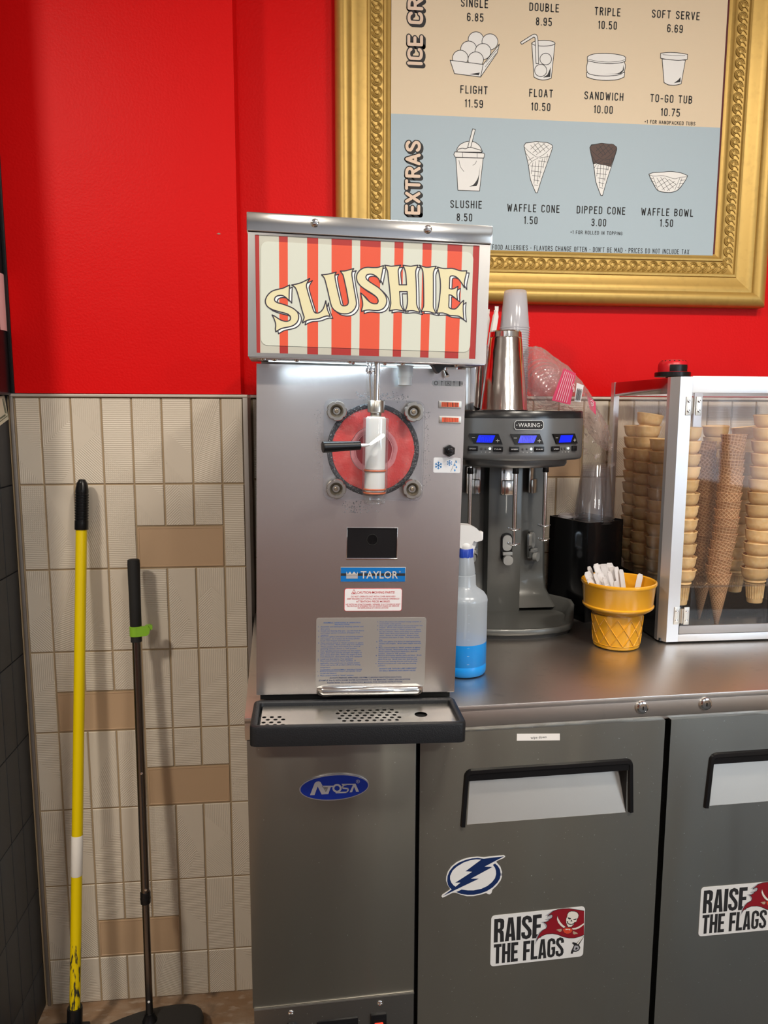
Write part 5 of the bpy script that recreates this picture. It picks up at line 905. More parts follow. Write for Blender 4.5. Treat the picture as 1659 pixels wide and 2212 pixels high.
# ---- header
hd0 = obj('header_box', MB().box(-0.0005, 0.3790, 0.003, 0.13, 0.0, 0.1855, c=0.0015).prism([(-0.0005, 0), (0.3790, 0), (0.3790, 0.1855), (-0.0005, 0.1855)], 0.0, 0.004, holes=[[(0.0128, 0.0058), (0.3612, 0.0072), (0.3612, 0.1838), (0.0101, 0.1818)]]), STEELV, sm, FH)
obj('header_cap', MB().box(-0.0025, 0.3808, -0.004, 0.14, 0.1862, 0.2142, c=0.0022), POLISH, hd0, FH)
for x in (0.1005, 0.2763):
    obj('screw', MB().lathe([(.0066, 0), (.0064, .0016), (.0045, .0030), (0, .0036)], 22, M=FH @ T(x, -.004, .2028) @ RX).box(-.0062, .0062, -.0042, -.0030, -.0008, .0008, M=FH @ T(x, -.004, .2028) @ Matrix.Rotation(.6, 4, 'Y')), CHROME, hd0, Matrix.Identity(4))
# printed insert; the rounded centre is back-lit
SIGNC = mat('sign_cream', (0.44, 0.44, 0.38), 0.45); SIGNR = mat('sign_red', (0.32, 0.015, 0.012), 0.45)
LITC = mat('lit_sign_cream', (0.36, 0.36, 0.31), 0.45, emit=(0.86, 0.92, 0.76), estr=0.27); LITR = mat('lit_sign_red', (0.34, 0.03, 0.015), 0.45, emit=(0.95, 0.13, 0.04), estr=0.40)
LITL = mat('lit_letter_cream', (0.36, 0.32, 0.20), 0.45, emit=(0.90, 0.82, 0.48), estr=0.40); LITW = mat('lit_letter_white', (0.5, 0.5, 0.5), 0.45, emit=(0.92, 1.0, 0.95), estr=0.35)
ins = obj('sign_insert', MB().prism([(0.0118, 0.0052), (0.3618, 0.0066), (0.3618, 0.1842), (0.0095, 0.1822)], 0.0010, 0.0025), SIGNC, hd0, FH)
glow = rrect(0.0192, 0.3518, 0.0176, 0.1730, 0.0105, 5)
obj('lit_window', MB().prism(glow, 0.0002, 0.0010), LITC, ins, FH)
sp_ = MB(); sl_ = MB()
def clip(poly_, box):
    x0, x1, z0, z1 = box
    def cut(P, f):
        R_ = []
        for i in range(len(P)):
            a = P[i]; b = P[(i+1) % len(P)]; fa = f(a); fb = f(b)
            if fa >= 0: R_.append(a)
            if (fa >= 0) != (fb >= 0): t = fa/(fa-fb); R_.append((a[0]+(b[0]-a[0])*t, a[1]+(b[1]-a[1])*t))
        return R_
    for f in (lambda p: p[0]-x0, lambda p: x1-p[0], lambda p: p[1]-z0, lambda p: z1-p[1]):
        if poly_: poly_ = cut(poly_, f)
    return poly_
for q in STRIPES:
    P = poly(q)[::-1]
    sp_.prism(P, 0.0008, 0.0008)
    g = clip(P, (0.0192, 0.3518, 0.0176, 0.1730))
    if len(g) > 2 and max(a for a, b in g)-min(a for a, b in g) > .001: sl_.prism(g, 0.0000, 0.0000)
obj('stripe', sp_, SIGNR, ins, FH); obj('lit_stripe', sl_, LITR, ins, FH)
LT = MB()
for i, L_ in enumerate(SLUSH_):
    P = smooth_poly(poly(L_)); Q = [(x+.0041, z-.0030) for x, z in P]; y0_ = -.0002-i*.00004
    LT.prism(Q, -.0002, -.0002, mi=1); LT.ribbon(Q, .0016, -.00025, closed=True, mi=2)
for i, L_ in enumerate(SLUSH_):
    P = smooth_poly(poly(L_)); LT.prism(P, -.0004, -.0004, mi=0); LT.ribbon(P, .0018, -.0005, closed=True, mi=2)
obj('lettering', LT, [LITL, LITW, mat('sign_ink', (0.02, 0.014, 0.03), 0.5)], ins, FH)
# underside with its fittings
un = obj('header_underside', MB().box(0.001, 0.3775, 0.001, 0.085, -0.0022, 0.001, c=0.0006), STEEL, hd0, FH)
for x, yy in ((0.022, .014), (0.040, .020), (0.075, .018), (0.160, .02), (0.166, .03), (0.218, .03), (0.246, .02), (0.335, .02)):
    obj('screw', MB().lathe([(.0044, 0), (.0040, -.0016), (.0020, -.0030), (0, -.0034)], 14, M=FH @ T(x, yy, -.0022)), CHROME, un, Matrix.Identity(4))
LTUBE = mat('lamp_tube_glow', (0.9, 0.9, 0.9), 0.4, emit=(0.80, 0.95, 1.0), estr=3.0)
obj('lamp_slot', MB().box(0.03, 0.32, 0.060, 0.068, -0.0030, -0.0015), LTUBE, un, FH)
ll = area('header_lamp_light', FH @ Vector((0.18, 0.050, -0.004)), 0.30, 0.45, (0.70, 0.88, 1.0), FH @ Vector((0.18, 0.062, -0.3)), 0.01)
obj('switch_rocker', MB().prism([(0.291, .0010), (0.3445, .0010), (0.3400, -.0040), (0.3190, -.0050), (0.3085, -.0155), (0.3040, -.0125), (0.2990, -.004)], 0.030, 0.052), BLACK, un, FH)
obj('toggle_switch', MB().cyl((.3230, .060, -.003), (.3232, .060, -.008), .0055).cyl((.3232, .060, -.006), (.3275, .050, -.0190), .0022, .0032).lathe([(.0032, 0), (.0024, .0025), (0, .0032)], 12, M=FH @ T(0, 0, 0) @ T(.3275, .050, -.0190) @ Matrix.Rotation(PI, 4, 'X')) if False else MB().cyl((.3230, .060, -.003), (.3232, .060, -.008), .0055).cyl((.3232, .060, -.006), (.3275, .050, -.0190), .0022, .0034), CHROME, un, FH)

# ---- drip tray
TR = MB(); tx0, tx1, ty0, ty1 = -0.0035, 0.3515, -0.1215, -0.0045; tz = -0.0070; wl_ = 0.0115
outl = rrect(tx0, tx1, ty0, ty1, 0.010, 4); inl = rrect(tx0+wl_, tx1-wl_, ty0+wl_, ty1-wl_, 0.010, 4)
# rounded rim cross-section swept round the outline
def ringsweep(mb, levels):
    """levels: list of (inset, z); joins successive offset outlines"""
    rings = []
    for ins_, z in levels: rings.append([(x, y, z if z > -0.022 or y > -0.050 else -0.0405) for x, y in rrect(tx0+ins_, tx1-ins_, ty0+ins_, ty1-ins_, max(0.003, 0.0125-ins_*0.6), 4)])
    n_ = len(rings[0]); V = [p for r in rings for p in r]
    mb.add(V, [(j*n_+i, j*n_+(i+1) % n_, (j+1)*n_+(i+1) % n_, (j+1)*n_+i) for j in range(len(rings)-1) for i in range(n_)])
ringsweep(TR, [(0.0, -0.0225), (0.0, tz-0.004), (0.001, tz-0.001), (0.003, tz), (wl_-0.003, tz), (wl_-0.001, tz-0.001), (wl_, tz-0.003), (wl_+0.0005, -0.0215)])
TR.slab(rrect(tx0+0.002, tx1-0.002, ty0+0.002, ty1-0.002, 0.01, 4), -0.0225, -0.0215)
TR.box(tx0+.0005, tx1-.0005, -0.0500, -0.0470, -0.0405, -0.0215)
TR.slab([(tx0+.003, ty0+.003), (tx1-.003, ty0+.003), (tx1-.0005, -.0475), (tx0+.0005, -.0475)], -0.0405, -0.0400)
TR.box(tx0+0.012, tx1-0.04, ty0+0.006, -0.0500, -0.0440, -0.040, c=0.002)
TR.lathe([(.0062, 0), (.0058, -.0035), (.0040, -.0062), (0, -.0066)], 16, M=T(0.276, -0.060, -0.0400))
dt = obj('drip_tray', TR, BLACKM, sm, FB, ang=40)
holes = []
for r in range(5):
    for k in range(8+(r % 2)): holes.append(circle(0.1465+k*0.01270-(r % 2)*0.0064+0.001*r, -0.0405-r*0.0107, 0.0036, 10))
for r in range(4):
    for k in range(3): holes.append(circle(0.0170+k*0.0127+(0.0064 if r % 2 else 0)+0.0, -0.0620-r*0.0107, 0.0036, 10))
holes.append(circle(0.2835, -0.0625, 0.0110, 24))
ga = 0.0095
plate_out = rrect(tx0+ga+.006, tx1-ga, ty0+ga, ty1-ga, 0.006, 3)
def fill_with_holes(outer, hs, z):
    bm = bmesh.new(); es = []
    for l in [outer]+hs:
        v = [bm.verts.new((x, y_, z)) for x, y_ in l]; es += [bm.edges.new((v[i], v[(i+1) % len(v)])) for i in range(len(v))]
    bmesh.ops.triangle_fill(bm, edges=es, use_beauty=True, use_dissolve=False); bm.verts.ensure_lookup_table(); bm.verts.index_update()
    r = ([tuple(v.co) for v in bm.verts], [tuple(v.index for v in f.verts) for f in bm.faces]); bm.free(); return r
V, F = fill_with_holes(plate_out, holes, -0.0155)
gp = MB().add(V, F)
obj('strainer_plate', gp, mat('strainer_steel', (0.62, 0.60, 0.56), 0.26, metal=1, bump=((8, 16, 8), 0.2, 0.008, 2)), dt, FB)
obj('tray_floor', MB().slab(plate_out, -0.0212, -0.0208), DARK, dt, FB)

# ------------------------------------------------------------------ drink mixer
MXC = 0.482; GREYP = mat('mixer_grey', (0.115, 0.116, 0.108), 0.36, metal=0.25, coat=0.2); GREYH = mat('mixer_head_grey', (0.19, 0.195, 0.197), 0.34, metal=0.5)
FM = frame(MXC, 0.0, CT, 0.0, 0.0)
mx = thing('drink_mixer', 'grey three-spindle drink mixer with blue displays behind the spray bottle', 'drink mixer', FM)
def sym(h): return h+[(-x, y_) for x, y_ in reversed(h)]
base = sym([(0.0, -0.243), (0.045, -0.240), (0.090, -0.229), (0.124, -0.211), (0.136, -0.198), (0.150, -0.165), (0.168, -0.118), (0.170, -0.095), (0.160, -0.070), (0.135, -0.035), (0.125, -0.01), (0.120, 0.02)])
base = [p for i, p in enumerate(base) if i == 0 or (Vector(p)-Vector(base[i-1])).length > 1e-5]
if (Vector(base[0])-Vector(base[-1])).length < 1e-5: base.pop()
def rimz(y_): return 0.016+0.030*max(0.0, min(1.0, (y_+0.205)/0.10))
cxb, cyb = 0.0, -0.09
def inset(p, d_):
    v = Vector((cxb-p[0], cyb-p[1])); l = v.length; v = v/l; return (p[0]+v.x*d_, p[1]+v.y*d_)
rings = []
for d_, f in ((0.004, lambda y_: -0.0), (0.0, lambda y_: 0.004), (0.0, lambda y_: rimz(y_)-0.003), (0.0025, lambda y_: rimz(y_)), (0.0075, lambda y_: rimz(y_)), (0.011, lambda y_: rimz(y_)-0.003), (0.022, lambda y_: 0.0130)):
    rings.append([(*inset(p, d_), f(p[1])) for p in base])
V = [p for r in rings for p in r]; n_ = len(base); MBb = MB()
MBb.add([(x, y_, z+0.008) for x, y_, z in V]+[(x, y_, 0.021) for x, y_, z in rings[-1]], [(j*n_+i, j*n_+(i+1) % n_, (j+1)*n_+(i+1) % n_, (j+1)*n_+i) for j in range(len(rings)-1) for i in range(n_)]+[tuple(range(len(V), len(V)+n_))])
obj('base', MBb, GREYP, mx, ang=50)
obj('base_foot', MB().slab([inset(p, 0.007) for p in base], 0.0, 0.0085), BLACKR, mx)
colm = MB().box(-0.0435, 0.0435, -0.078, 0.03, 0.018, 0.400, c=0.009)
for s in (-1, 1):
    ws_ = [((0.038, 0.116), -0.030, 0.400), ((0.038, 0.117), -0.031, 0.300), ((0.038, 0.120), -0.034, 0.120), ((0.038, 0.123), -0.038, 0.070), ((0.038, 0.130), -0.052, 0.052), ((0.038, 0.138), -0.075, 0.030)]
    V = []
    for (xa_, xb2), yf, z in ws_: V += [(s*xa_, yf, z), (s*(xb2-.008), yf, z), (s*xb2, yf+.010, z), (s*xb2, 0.03, z), (s*xa_, 0.03, z)]
    colm.add(V, [(j*5+i, j*5+(i+1) % 5, (j+1)*5+(i+1) % 5, (j+1)*5+i) for j in range(5) for i in range(5)])
obj('column', colm, GREYP, mx, ang=40)
head = sym([(0.0, -0.252), (0.035, -0.250), (0.062, -0.243), (0.112, -0.220), (0.134, -0.207), (0.1445, -0.192), (0.1455, -0.175), (0.1455, -0.06), (0.138, 0.0)]); head = head[:-1] if head[0] == head[-1] else head
hp = [p for i, p in enumerate(head) if i == 0 or (Vector(p)-Vector(head[i-1])).length > 1e-6]
if (Vector(hp[0])-Vector(hp[-1])).length < 1e-6: hp.pop()
def shell(levels, m, name, parent=mx, ang=45):
    rr = []
    for d_, z in levels: rr.append([(*((p[0]*(1-d_/0.15), p[1]+d_*(1 if p[1] < -0.1 else -0.3))), z) for p in hp])
    k = len(hp); V = [p for r in rr for p in r]; b = MB().add(V, [(j*k+i, j*k+(i+1) % k, (j+1)*k+(i+1) % k, (j+1)*k+i) for j in range(len(rr)-1) for i in range(k)]+[tuple(range(len(V)-k, len(V))), tuple(range(k))]); return obj(name, b, m, parent, ang=ang)
hd_ = shell([(0.008, 0.4095), (0.003, 0.411), (0.0005, 0.416), (0.0, 0.424), (0.0, 0.503)], GREYH, 'head')
shell([(0.0, 0.503), (0.0008, 0.5175), (0.003, 0.5200)], mat('mixer_cap_black', (0.012, 0.013, 0.015), 0.25), 'head_cap')
shell([(0.036, 0.3915), (0.030, 0.393), (0.0265, 0.399), (0.026, 0.4100)], GREYH, 'head_lip')
# front print: placed on the facets
def facet(x, z, s=0):
    """frame on the head front: s = -1 left facet, 0 centre, 1 right facet"""
    if s == 0: return FM @ T(x, -0.2525, z)
    a = math.atan2(0.023, 0.050)*s
    return FM @ T(x, -0.2318, z) @ Matrix.Rotation(a, 4, 'Z')
wbg = obj('name_badge', MB().prism([(-.0330, -.0055), (-.0285, -.0102), (.0285, -.0102), (.0330, -.0055), (.0330, .0055), (.0285, .0102), (-.0285, .0102), (-.0330, .0055)], -0.0015, 0.004, M=facet(0, 0.4885)), SATIN, mx, Matrix.Identity(4))
wbf = obj('badge_field', MB().prism([(-.0318, -.0051), (-.0279, -.0091), (.0279, -.0091), (.0318, -.0051), (.0318, .0051), (.0279, .0091), (-.0279, .0091), (-.0318, .0051)], -0.0019, -0.0019, M=facet(0, 0.4885)), INK, wbg, Matrix.Identity(4)); wbt = MB()
font_text(wbt, 'WARING', 0, -.0042, .0088, -0.0023, 'CENTER', .0480, bold=0.008, M=facet(0, 0.4885))
for x in (-.0275, .0275): wbt.prism(circle(x, 0, .0012, 10), -.0022, -.0022, M=facet(0, 0.4885))
obj('lettering', wbt, mat('badge_letter', (0.75, 0.75, 0.75), 0.4), wbg, Matrix.Identity(4))
LCD = mat('blue_display', (0.0, 0.0, 0.3), 0.2, emit=(0.0, 0.02, 1.0), estr=0.9); LCDD = mat('display_segments', (0.0, 0.0, 0.12), 0.3, emit=(0.0, 0.01, 0.45), estr=0.5); LED = mat('white_led', (0.8, 0.9, 0.9), 0.4, emit=(0.85, 1.0, 0.9), estr=2.2); LEDO = mat('led_off', (0.10, 0.10, 0.10), 0.4)
PLAB = mat('panel_print_white', (0.7, 0.7, 0.7), 0.5)
for s, x in ((-1, -0.0905), (0, -0.003), (1, 0.0905)):
    F_ = facet(x, 0.4580, s)
    st = obj('control_station', MB().prism([(-.0375, .0112), (.0280, .0112), (.0375, -.0112), (-.0265, -.0112)][::-1], -0.0012, 0.002, M=F_), BLACK, mx, Matrix.Identity(4))
    obj('display', MB().prism([(-.0150, .0080), (.0215, .0080), (.0150, -.0080), (-.0205, -.0080)][::-1], -0.0018, -0.0012, M=F_), LCD, st, Matrix.Identity(4))
    sg = MB()
    for k in range(3 if s < 1 else 0): sg.ribbon([(-.0110+k*.0085, -.0055), (-.0095+k*.0085, .0055), (-.0045+k*.0085, .0055), (-.0060+k*.0085, -.0055)], .0007, -.0020, closed=True, M=F_)
    if sg.v: obj('digits', sg, LCDD, st, Matrix.Identity(4))
    pr = MB(); pr.ribbon([(-.0300, .0025), (-.0235, .0025)], .0010, -.0016, M=F_); pr.ribbon([(.0235, -.0035), (.0305, -.0035)], .0010, -.0020, M=F_); pr.ribbon([(.0270, -.0070), (.0270, .0)], .0010, -.0020, M=F_)
    zz = -.0225
    for k, tx_ in ((-.0280, 'SPEED'), (.0280, 'PULSE' if s < 1 else '')):
        bt = obj('button', MB().box(k-.0108 if tx_ else k-.0068, k+.0108 if tx_ else k+.0068, -.0022, .002, zz-.0050, zz+.0064, c=.0010, M=F_), BLACK, st, Matrix.Identity(4))
        if tx_: font_text(pr, tx_, k, zz-.0008, .0026, -.0026, 'CENTER', .0150, bold=.006, M=F_)
    for k in range(3): obj('led', MB().lathe([(.0026, 0), (.0022, .0010), (0, .0014)], 14, M=F_ @ T(-.0085+k*.0092, 0, zz+.0010) @ RX), LED if k == 2 else LEDO, st, Matrix.Identity(4))
    for k in range(3): font_text(pr, 'I'*(k+1), -.0085+k*.0092, zz-.0080, .0026, -.0014, 'CENTER', .0006+.0014*k, M=F_)
    obj('lettering', pr, PLAB, st, Matrix.Identity(4))
for x, y_, top, a1, a2 in ((-0.0985, -0.120, 0.385, 0.2420, 0.2075), (0.0, -0.158, 0.388, 0.2440, 0.2090), (0.0925, -0.095, 0.386, 0.2420, 0.2075)):
    spn = obj('spindle', MB().cyl((x, y_, a2-.002), (x, y_, a1), .0033).cyl((x, y_, a1), (x, y_, top-.008), .0052).cyl((x, y_, top-.002), (x, y_, 0.396), .0042), CHROME, mx)
    obj('spindle_collar', MB().lathe([(.0068, top-.014), (.0078, top-.012), (.0070, top-.004), (.0074, top), (.004, top+.001)], 18, M=FM @ T(x, y_, 0)), BLACK, spn, Matrix.Identity(4))
    for z in (a1, a2):
        V = []; k_ = 24
        ag = MB(); P_ = [(x+.0150*math.cos(2*PI*i/k_), y_+.0150*math.sin(2*PI*i/k_), z+.0016*math.cos(4*PI*i/k_+1)) for i in range(k_)]
        ag.tube(P_, .0009, 5, closed=True); ag.box(x-.015, x+.015, y_-.0025, y_+.0025, z-.0005, z+.0005)
        obj('agitator', ag, CHROME, spn)
# upper cup guides and lower cup rests on the column
for x, y_, a in ((-0.074, -0.046, -0.35), (0.0, -0.0785, 0), (0.074, -0.046, 0.9)):
    M_ = FM @ T(x+(0.004 if a == 0 else 0), y_, 0) @ Matrix.Rotation(a, 4, 'Z')
    g_ = MB().box(-.0175, .0175, -.0030, .003, 0.318, 0.382, c=.002, M=M_).box(-.0165, .0165, -.010, -.003, 0.316, 0.352, c=.003, M=M_)
    obj('cup_guide', g_, POLISH, mx, Matrix.Identity(4))
    r_ = MB().prism(rrect(-.0145, .0145, .150, .222, .0140, 6), -0.003, 0.002, M=M_)
    hk_ = obj('cup_rest', r_, BLACK if a == 0 else CHROME, mx, Matrix.Identity(4))
    st_ = MB()
    st_.prism(rrect(-.0115, .0115, .178, .217, .0110, 6), -0.009, -0.003, M=M_).box(-.0120, .0120, -.016, -.006, .168, .176, c=.001, M=M_).prism(rrect(-.0120, .0120, .145, .168, .0100, 6), -0.022, -0.012, M=M_)
    obj('stepped_hook', st_, mat('hook_pale', (0.42, 0.42, 0.40), 0.4, metal=0.4) if 'hook_pale' not in MATS else MATS['hook_pale'], hk_, Matrix.Identity(4))

# ------------------------------------------------------------------ things on the mixer
HT = CT+0.5200                           # top of the mixer head
RINGS = mat('dented_steel', (0.74, 0.72, 0.70), 0.13, metal=1, bump=((30, 30, 10), 0.35, 0.004, 3))
sc1 = thing('steel_cup', 'tall steel malt cup upside down on the drink mixer', 'cup', T(0.4470, -0.168, HT), 'steel malt cups on the drink mixer')
obj('body', MB().lathe([(.0540, 0), (.0545, .0015), (.0535, .0030), (.0370, .160), (.0362, .1615), (.0368, .1625), (.0358, .1740), (.0330, .1772), (.0, .1775)], 48), RINGS, sc1)
obj('rolled_rim', MB().lathe([(.0545+.0012*math.cos(a*PI/4), .0015+.0012*math.sin(a*PI/4)) for a in range(9)], 48, cap=False), CHROME, sc1)
sc2 = thing('steel_cup', 'upright steel malt cup holding wrapped straws half hidden by the slushie header', 'cup', T(0.3875, -0.088, HT), 'steel malt cups on the drink mixer')
obj('body', MB().lathe([(0, 0), (.0350, 0), (.0360, .002), (.0372, .020), (.0440, .1480), (.0448, .1490), (.0440, .1500), (.0425, .1480), (.0350, .004), (0, .004)], 44), RINGS, sc2)
obj('rolled_rim', MB().lathe([(.0444+.0012*math.cos(a*PI/4), .1488+.0012*math.sin(a*PI/4)) for a in range(9)], 44, cap=False), CHROME, sc2)
words_ = ['first', 'second', 'third', 'fourth', 'fifth', 'sixth', 'seventh', 'eighth', 'ninth', 'tenth', 'eleventh', 'twelfth', 'thirteenth', 'fourteenth', 'fifteenth', 'sixteenth', 'seventeenth', 'eighteenth', 'nineteenth', 'twentieth']
for i, (dx, dy, lx, ly_, h) in enumerate(((.030, -.006, .052, -.002, .226), (.020, .014, .040, .006, .222), (.006, -.018, .004, -.008, .226), (.026, .006, .060, .004, .214), (-.010, .010, -.006, .004, .224), (.012, -.002, .034, 0, .231), (.030, .014, .058, .004, .220))):
    M = T(0.3875+dx*.85, -0.088+dy*.85, HT+0.006)
    t = thing('wrapped_straw', 'white paper-wrapped straw, %s in the half hidden steel cup' % ('tall one at the right', 'shorter one at the back', 'one nearest the viewer', 'shortest one', 'one farthest left', 'tallest one', 'one farthest right')[i], 'straw', M, 'wrapped straws in the steel cup')
    b = Vector((0, 0, 0)); e = Vector((lx*.6, ly_*.6, h))
    obj('wrapper', MB().tube([b, b*.5+e*.5, b*.06+e*.94, e], [.0070, .0088, .0088, .0040], 8, flat=.8), PAPER, t)
    obj('wrapper_end', MB().prism([(e.x-.004, e.z-.003), (e.x+.004, e.z-.003), (e.x+.0045, e.z+.009), (e.x-.0045, e.z+.009)], e.y-.0006, e.y+.0006), PAPER, t)
# tall nested stack of clear portion cups
CUPM = thin('milky_cup', (0.98, 0.98, 0.99), 0.06, 0.15, body=0.42, bodycol=(0.92, 0.92, 0.95))
CUPT = thin('clear_cup', (0.97, 0.97, 0.98), 0.05, 0.06, body=0.04, bodycol=(0.9, 0.9, 0.95))
def cup_mesh(r0, r1, h, m, name='cup_body', n=32, ribs=0):
    prof = [(r1+.0012, .0006), (r1+.0022, .0014), (r1+.0012, .0026), (r1, .0030)]
    if ribs:
        for k in range(1, ribs): t = k/ribs; rr = r1+(r0-r1)*t; z = .003+(h-.005)*t; prof += [(rr+.0002, z-.0005), (rr-.0003, z+.0005)]
    prof += [(r0, h-.002), (r0-.002, h), (0, h)]
    return mesh_of(name, MB().lathe(prof, n, cap=False), m, 40)
cm = cup_mesh(.0262, .0345, .088, CUPM, n=28); NT = 36
for k in range(NT):
    w = 'topmost' if k == NT-1 else 'lowest' if k == 0 else ('%s from the top' % words_[NT-1-k] if NT-1-k < 20 else '%s from the bottom' % words_[k])
    o = obj('plastic_cup', cm, None, None, T(0.4935+0.0006*math.sin(k*.6), -0.073, HT+k*.0055) @ Matrix.Rotation(k*.3, 4, 'Z'))
    tag(o, 'clear plastic cup, %s of the tall nested stack behind the steel cup' % w, 'cup', 'nested clear cups on the drink mixer')
# bag of dome cups
BAGM = thin('bag_film', (0.99, 0.97, 0.97), 0.06, 0.08, body=0.20, bodycol=(0.95, 0.86, 0.84), bump=((55, 55, 55), 1.0, 0.02, 4))
dome = mesh_of('dome', MB().lathe([(.0430, 0), (.0445, .001), (.0430, .003), (.0405, .004), (.0400, .010), (.0375, .020), (.0310, .030), (.0210, .0365), (.010, .0385), (0, .039)], 36, cap=False), CUPT, 40)
ax0 = Vector((-.42, -.86, .30)).normalized(); Rz = ax0.to_track_quat('Z', 'Y').to_matrix().to_4x4()
for k in range(6):
    p = Vector((0.5470, -0.118, HT+.0790))-ax0*.0085*k+Vector((.0055*k, 0, -.0045*k))
    M = Rz.copy(); M.translation = p
    o = obj('dome_lid', dome, None, None, M)
    tag(o, ('clear dome lid at the front of the nested row in the bag' if k == 0 else 'clear dome lid, %s from the front of the nested row in the bag' % words_[k]), 'lid', 'clear dome lids in the plastic bag')
bag = thing('plastic_bag', 'crumpled clear plastic bag of cups with a pink label slumped over the mixer edge', 'bag', T(0.60, -0.11, HT))
secs = [(.5080, .0015, .128, .020, .025), (.5180, .0012, .150, .045, .04), (.5450, .0010, .146, .060, .065), (.5750, .0010, .128, .066, .068), (.6050, .0010, .105, .066, .062), (.6320, -.004, .080, .060, .052), (.6560, -.026, .052, .046, .040), (.6780, -.058, .020, .036, .034), (.6980, -.080, -.008, .026, .028), (.7150, -.094, -.036, .018, .022), (.7240, -.096, -.062, .008, .012)]
rb = random.Random(5); NA = 44; rows = []
NS = 50
def lerp(a, b, t): return a+(b-a)*t
for i in range(NS):
    u = i/(NS-1)*(len(secs)-1); j = min(int(u), len(secs)-2); t = u-j; x, z0, z1, yh, _ = (lerp(a, b, t) for a, b in zip(secs[j], secs[j+1]))
    row = []
    for k in range(NA):
        a = 2*PI*k/NA; cz = (z0+z1)/2; hz = (z1-z0)/2
        w_ = 1+0.030*math.sin(5*a+x*90)+0.02*math.sin(9*a-x*160)+0.022*rb.uniform(-1, 1)
        row.append((x+0.0025*rb.uniform(-1, 1), -0.112+yh*math.cos(a)*w_, HT+max(cz+hz*math.sin(a)*w_, z0 if x < .628 else -1)))
    rows.append(row)
V = [p for r in rows for p in r]; F = [(i*NA+k, i*NA+(k+1) % NA, (i+1)*NA+(k+1) % NA, (i+1)*NA+k) for i in range(NS-1) for k in range(NA)]
obj('film', MB().add(V, F), BAGM, bag, Matrix.Identity(4), ang=180)
# gathered tail of the bag
tail = MB()
for q in range(26):
    x = rb.uniform(.660, .728); z = HT+rb.uniform(-.115, -.02)-(x-.66)*.3; y_ = -0.112+rb.uniform(-.03, .03); s_ = rb.uniform(.006, .016)
    P = [Vector((x+rb.uniform(-s_, s_), y_+rb.uniform(-s_, s_), z+rb.uniform(-s_, s_))) for _ in range(4)]; tail.add(P, [(0, 1, 2), (0, 2, 3)])
obj('gathered_end', tail, BAGM, bag, Matrix.Identity(4), ang=180)
PK = mat('pink_label', (0.62, 0.04, 0.12), 0.5); yl = -0.183
lab = obj('printed_label', MB().add([(.5560, yl+.004, 1.5780), (.6000, yl+.004, 1.5680), (.6090, yl, 1.6390), (.5800, yl, 1.6500)], [(0, 1, 2, 3)]), PK, bag, Matrix.Identity(4))
obj('printed_label', MB().add([(.6480, yl+.03, 1.5905), (.6560, yl+.03, 1.560), (.6720, yl+.03, 1.545), (.6700, yl+.03, 1.575)], [(0, 1, 2, 3)]), PK, bag, Matrix.Identity(4))
bc = MB(); bc.add([(.6085, yl+.002, 1.5760), (.6240, yl+.004, 1.5740), (.6300, yl+.004, 1.6120), (.6125, yl+.002, 1.6180)], [(0, 1, 2, 3)], mi=0)
for k in range(9):
    t = k/9; x = .611+.0022*k*.7; bc.ribbon([(.6110+t*.012, 1.5790-.001*t), (.6145+t*.012, 1.6050-.003*t)], .0006+.0005*(k % 3 == 0), yl, mi=1)
obj('barcode', bc, [MATS['label_white'], INK], lab, Matrix.Identity(4)); bc = MB()
for k in range(6):
    x = .5835+k*.0; z = 0
    bc.ribbon([(.5640+k*.0050, 1.5790-k*.0011), (.5835+k*.0040, 1.6440-k*.0020)], .0009, yl-.001, mi=0)
R9 = Matrix.Translation((.6010, yl-.0015, 1.5980)) @ Matrix.Rotation(math.radians(-80), 4, 'Y') @ Matrix.Rotation(0, 4, 'X')
font_text(bc, 'Cups', 0, 0, .0060, 0, 'LEFT', .018, bold=.004, M=Matrix.Translation((.6005, yl-.0015, 1.6150)) @ Matrix.Rotation(math.radians(80), 4, 'Y'))
font_text(bc, '10z', 0, 0, .0070, 0, 'LEFT', .014, bold=.004, M=Matrix.Translation((.6560, yl+.028, 1.5780)) @ Matrix.Rotation(math.radians(70), 4, 'Y'))
obj('label_print', bc, [MATS['label_white'], INK], lab, Matrix.Identity(4))

# ------------------------------------------------------------------ black cup organiser
FO = frame(0.6777, -0.117, CT, math.radians(20)); BXW, BXD, BXH = 0.112, 0.148, 0.2490
ob = thing('cup_organizer', 'tall glossy black box between the mixer and the cone case holding cups and lids', 'organizer', FO)
GLB = mat('glossy_black', (0.006, 0.006, 0.007), 0.12)
obj('box', MB().box(0, BXW, 0, 0.004, 0, BXH, c=.0008).box(0, .004, 0, BXD, 0, BXH, c=.0008).box(BXW-.004, BXW, 0, BXD, 0, BXH+.003, c=.0008).box(0, BXW, BXD-.004, BXD, 0, BXH, c=.0008).box(.004, BXW-.004, .004, BXD-.004, 0, .004), GLB, ob)
obj('top_tray', MB().box(.004, BXW-.004, .004, BXD-.004, BXH-.012, BXH-.008), BLACK, ob)
obj('divider', MB().box(.004, BXW-.004, .088, .091, BXH-.008, BXH-.001), GLB, ob)
cm2 = cup_mesh(.0335, .0485, .128, CUPT, n=40, ribs=3)
for k in range(5):
    o = obj('plastic_cup', cm2, None, None, FO @ T(.0585, .0470, BXH-.0078+k*.0052))
    tag(o, 'large clear plastic cup, %s in the stack on the black organizer' % ('topmost' if k == 4 else 'lowest' if k == 0 else '%s from the bottom' % words_[k]), 'cup', 'clear cups stacked on the organizer')
lidm = mesh_of('lid', MB().lathe([(.0250, .004), (.0255, .0010), (.0215, 0), (.0205, .003), (.0060, .003), (.0050, .0015), (0, .0015)], 28, cap=False), CUPM, 40)
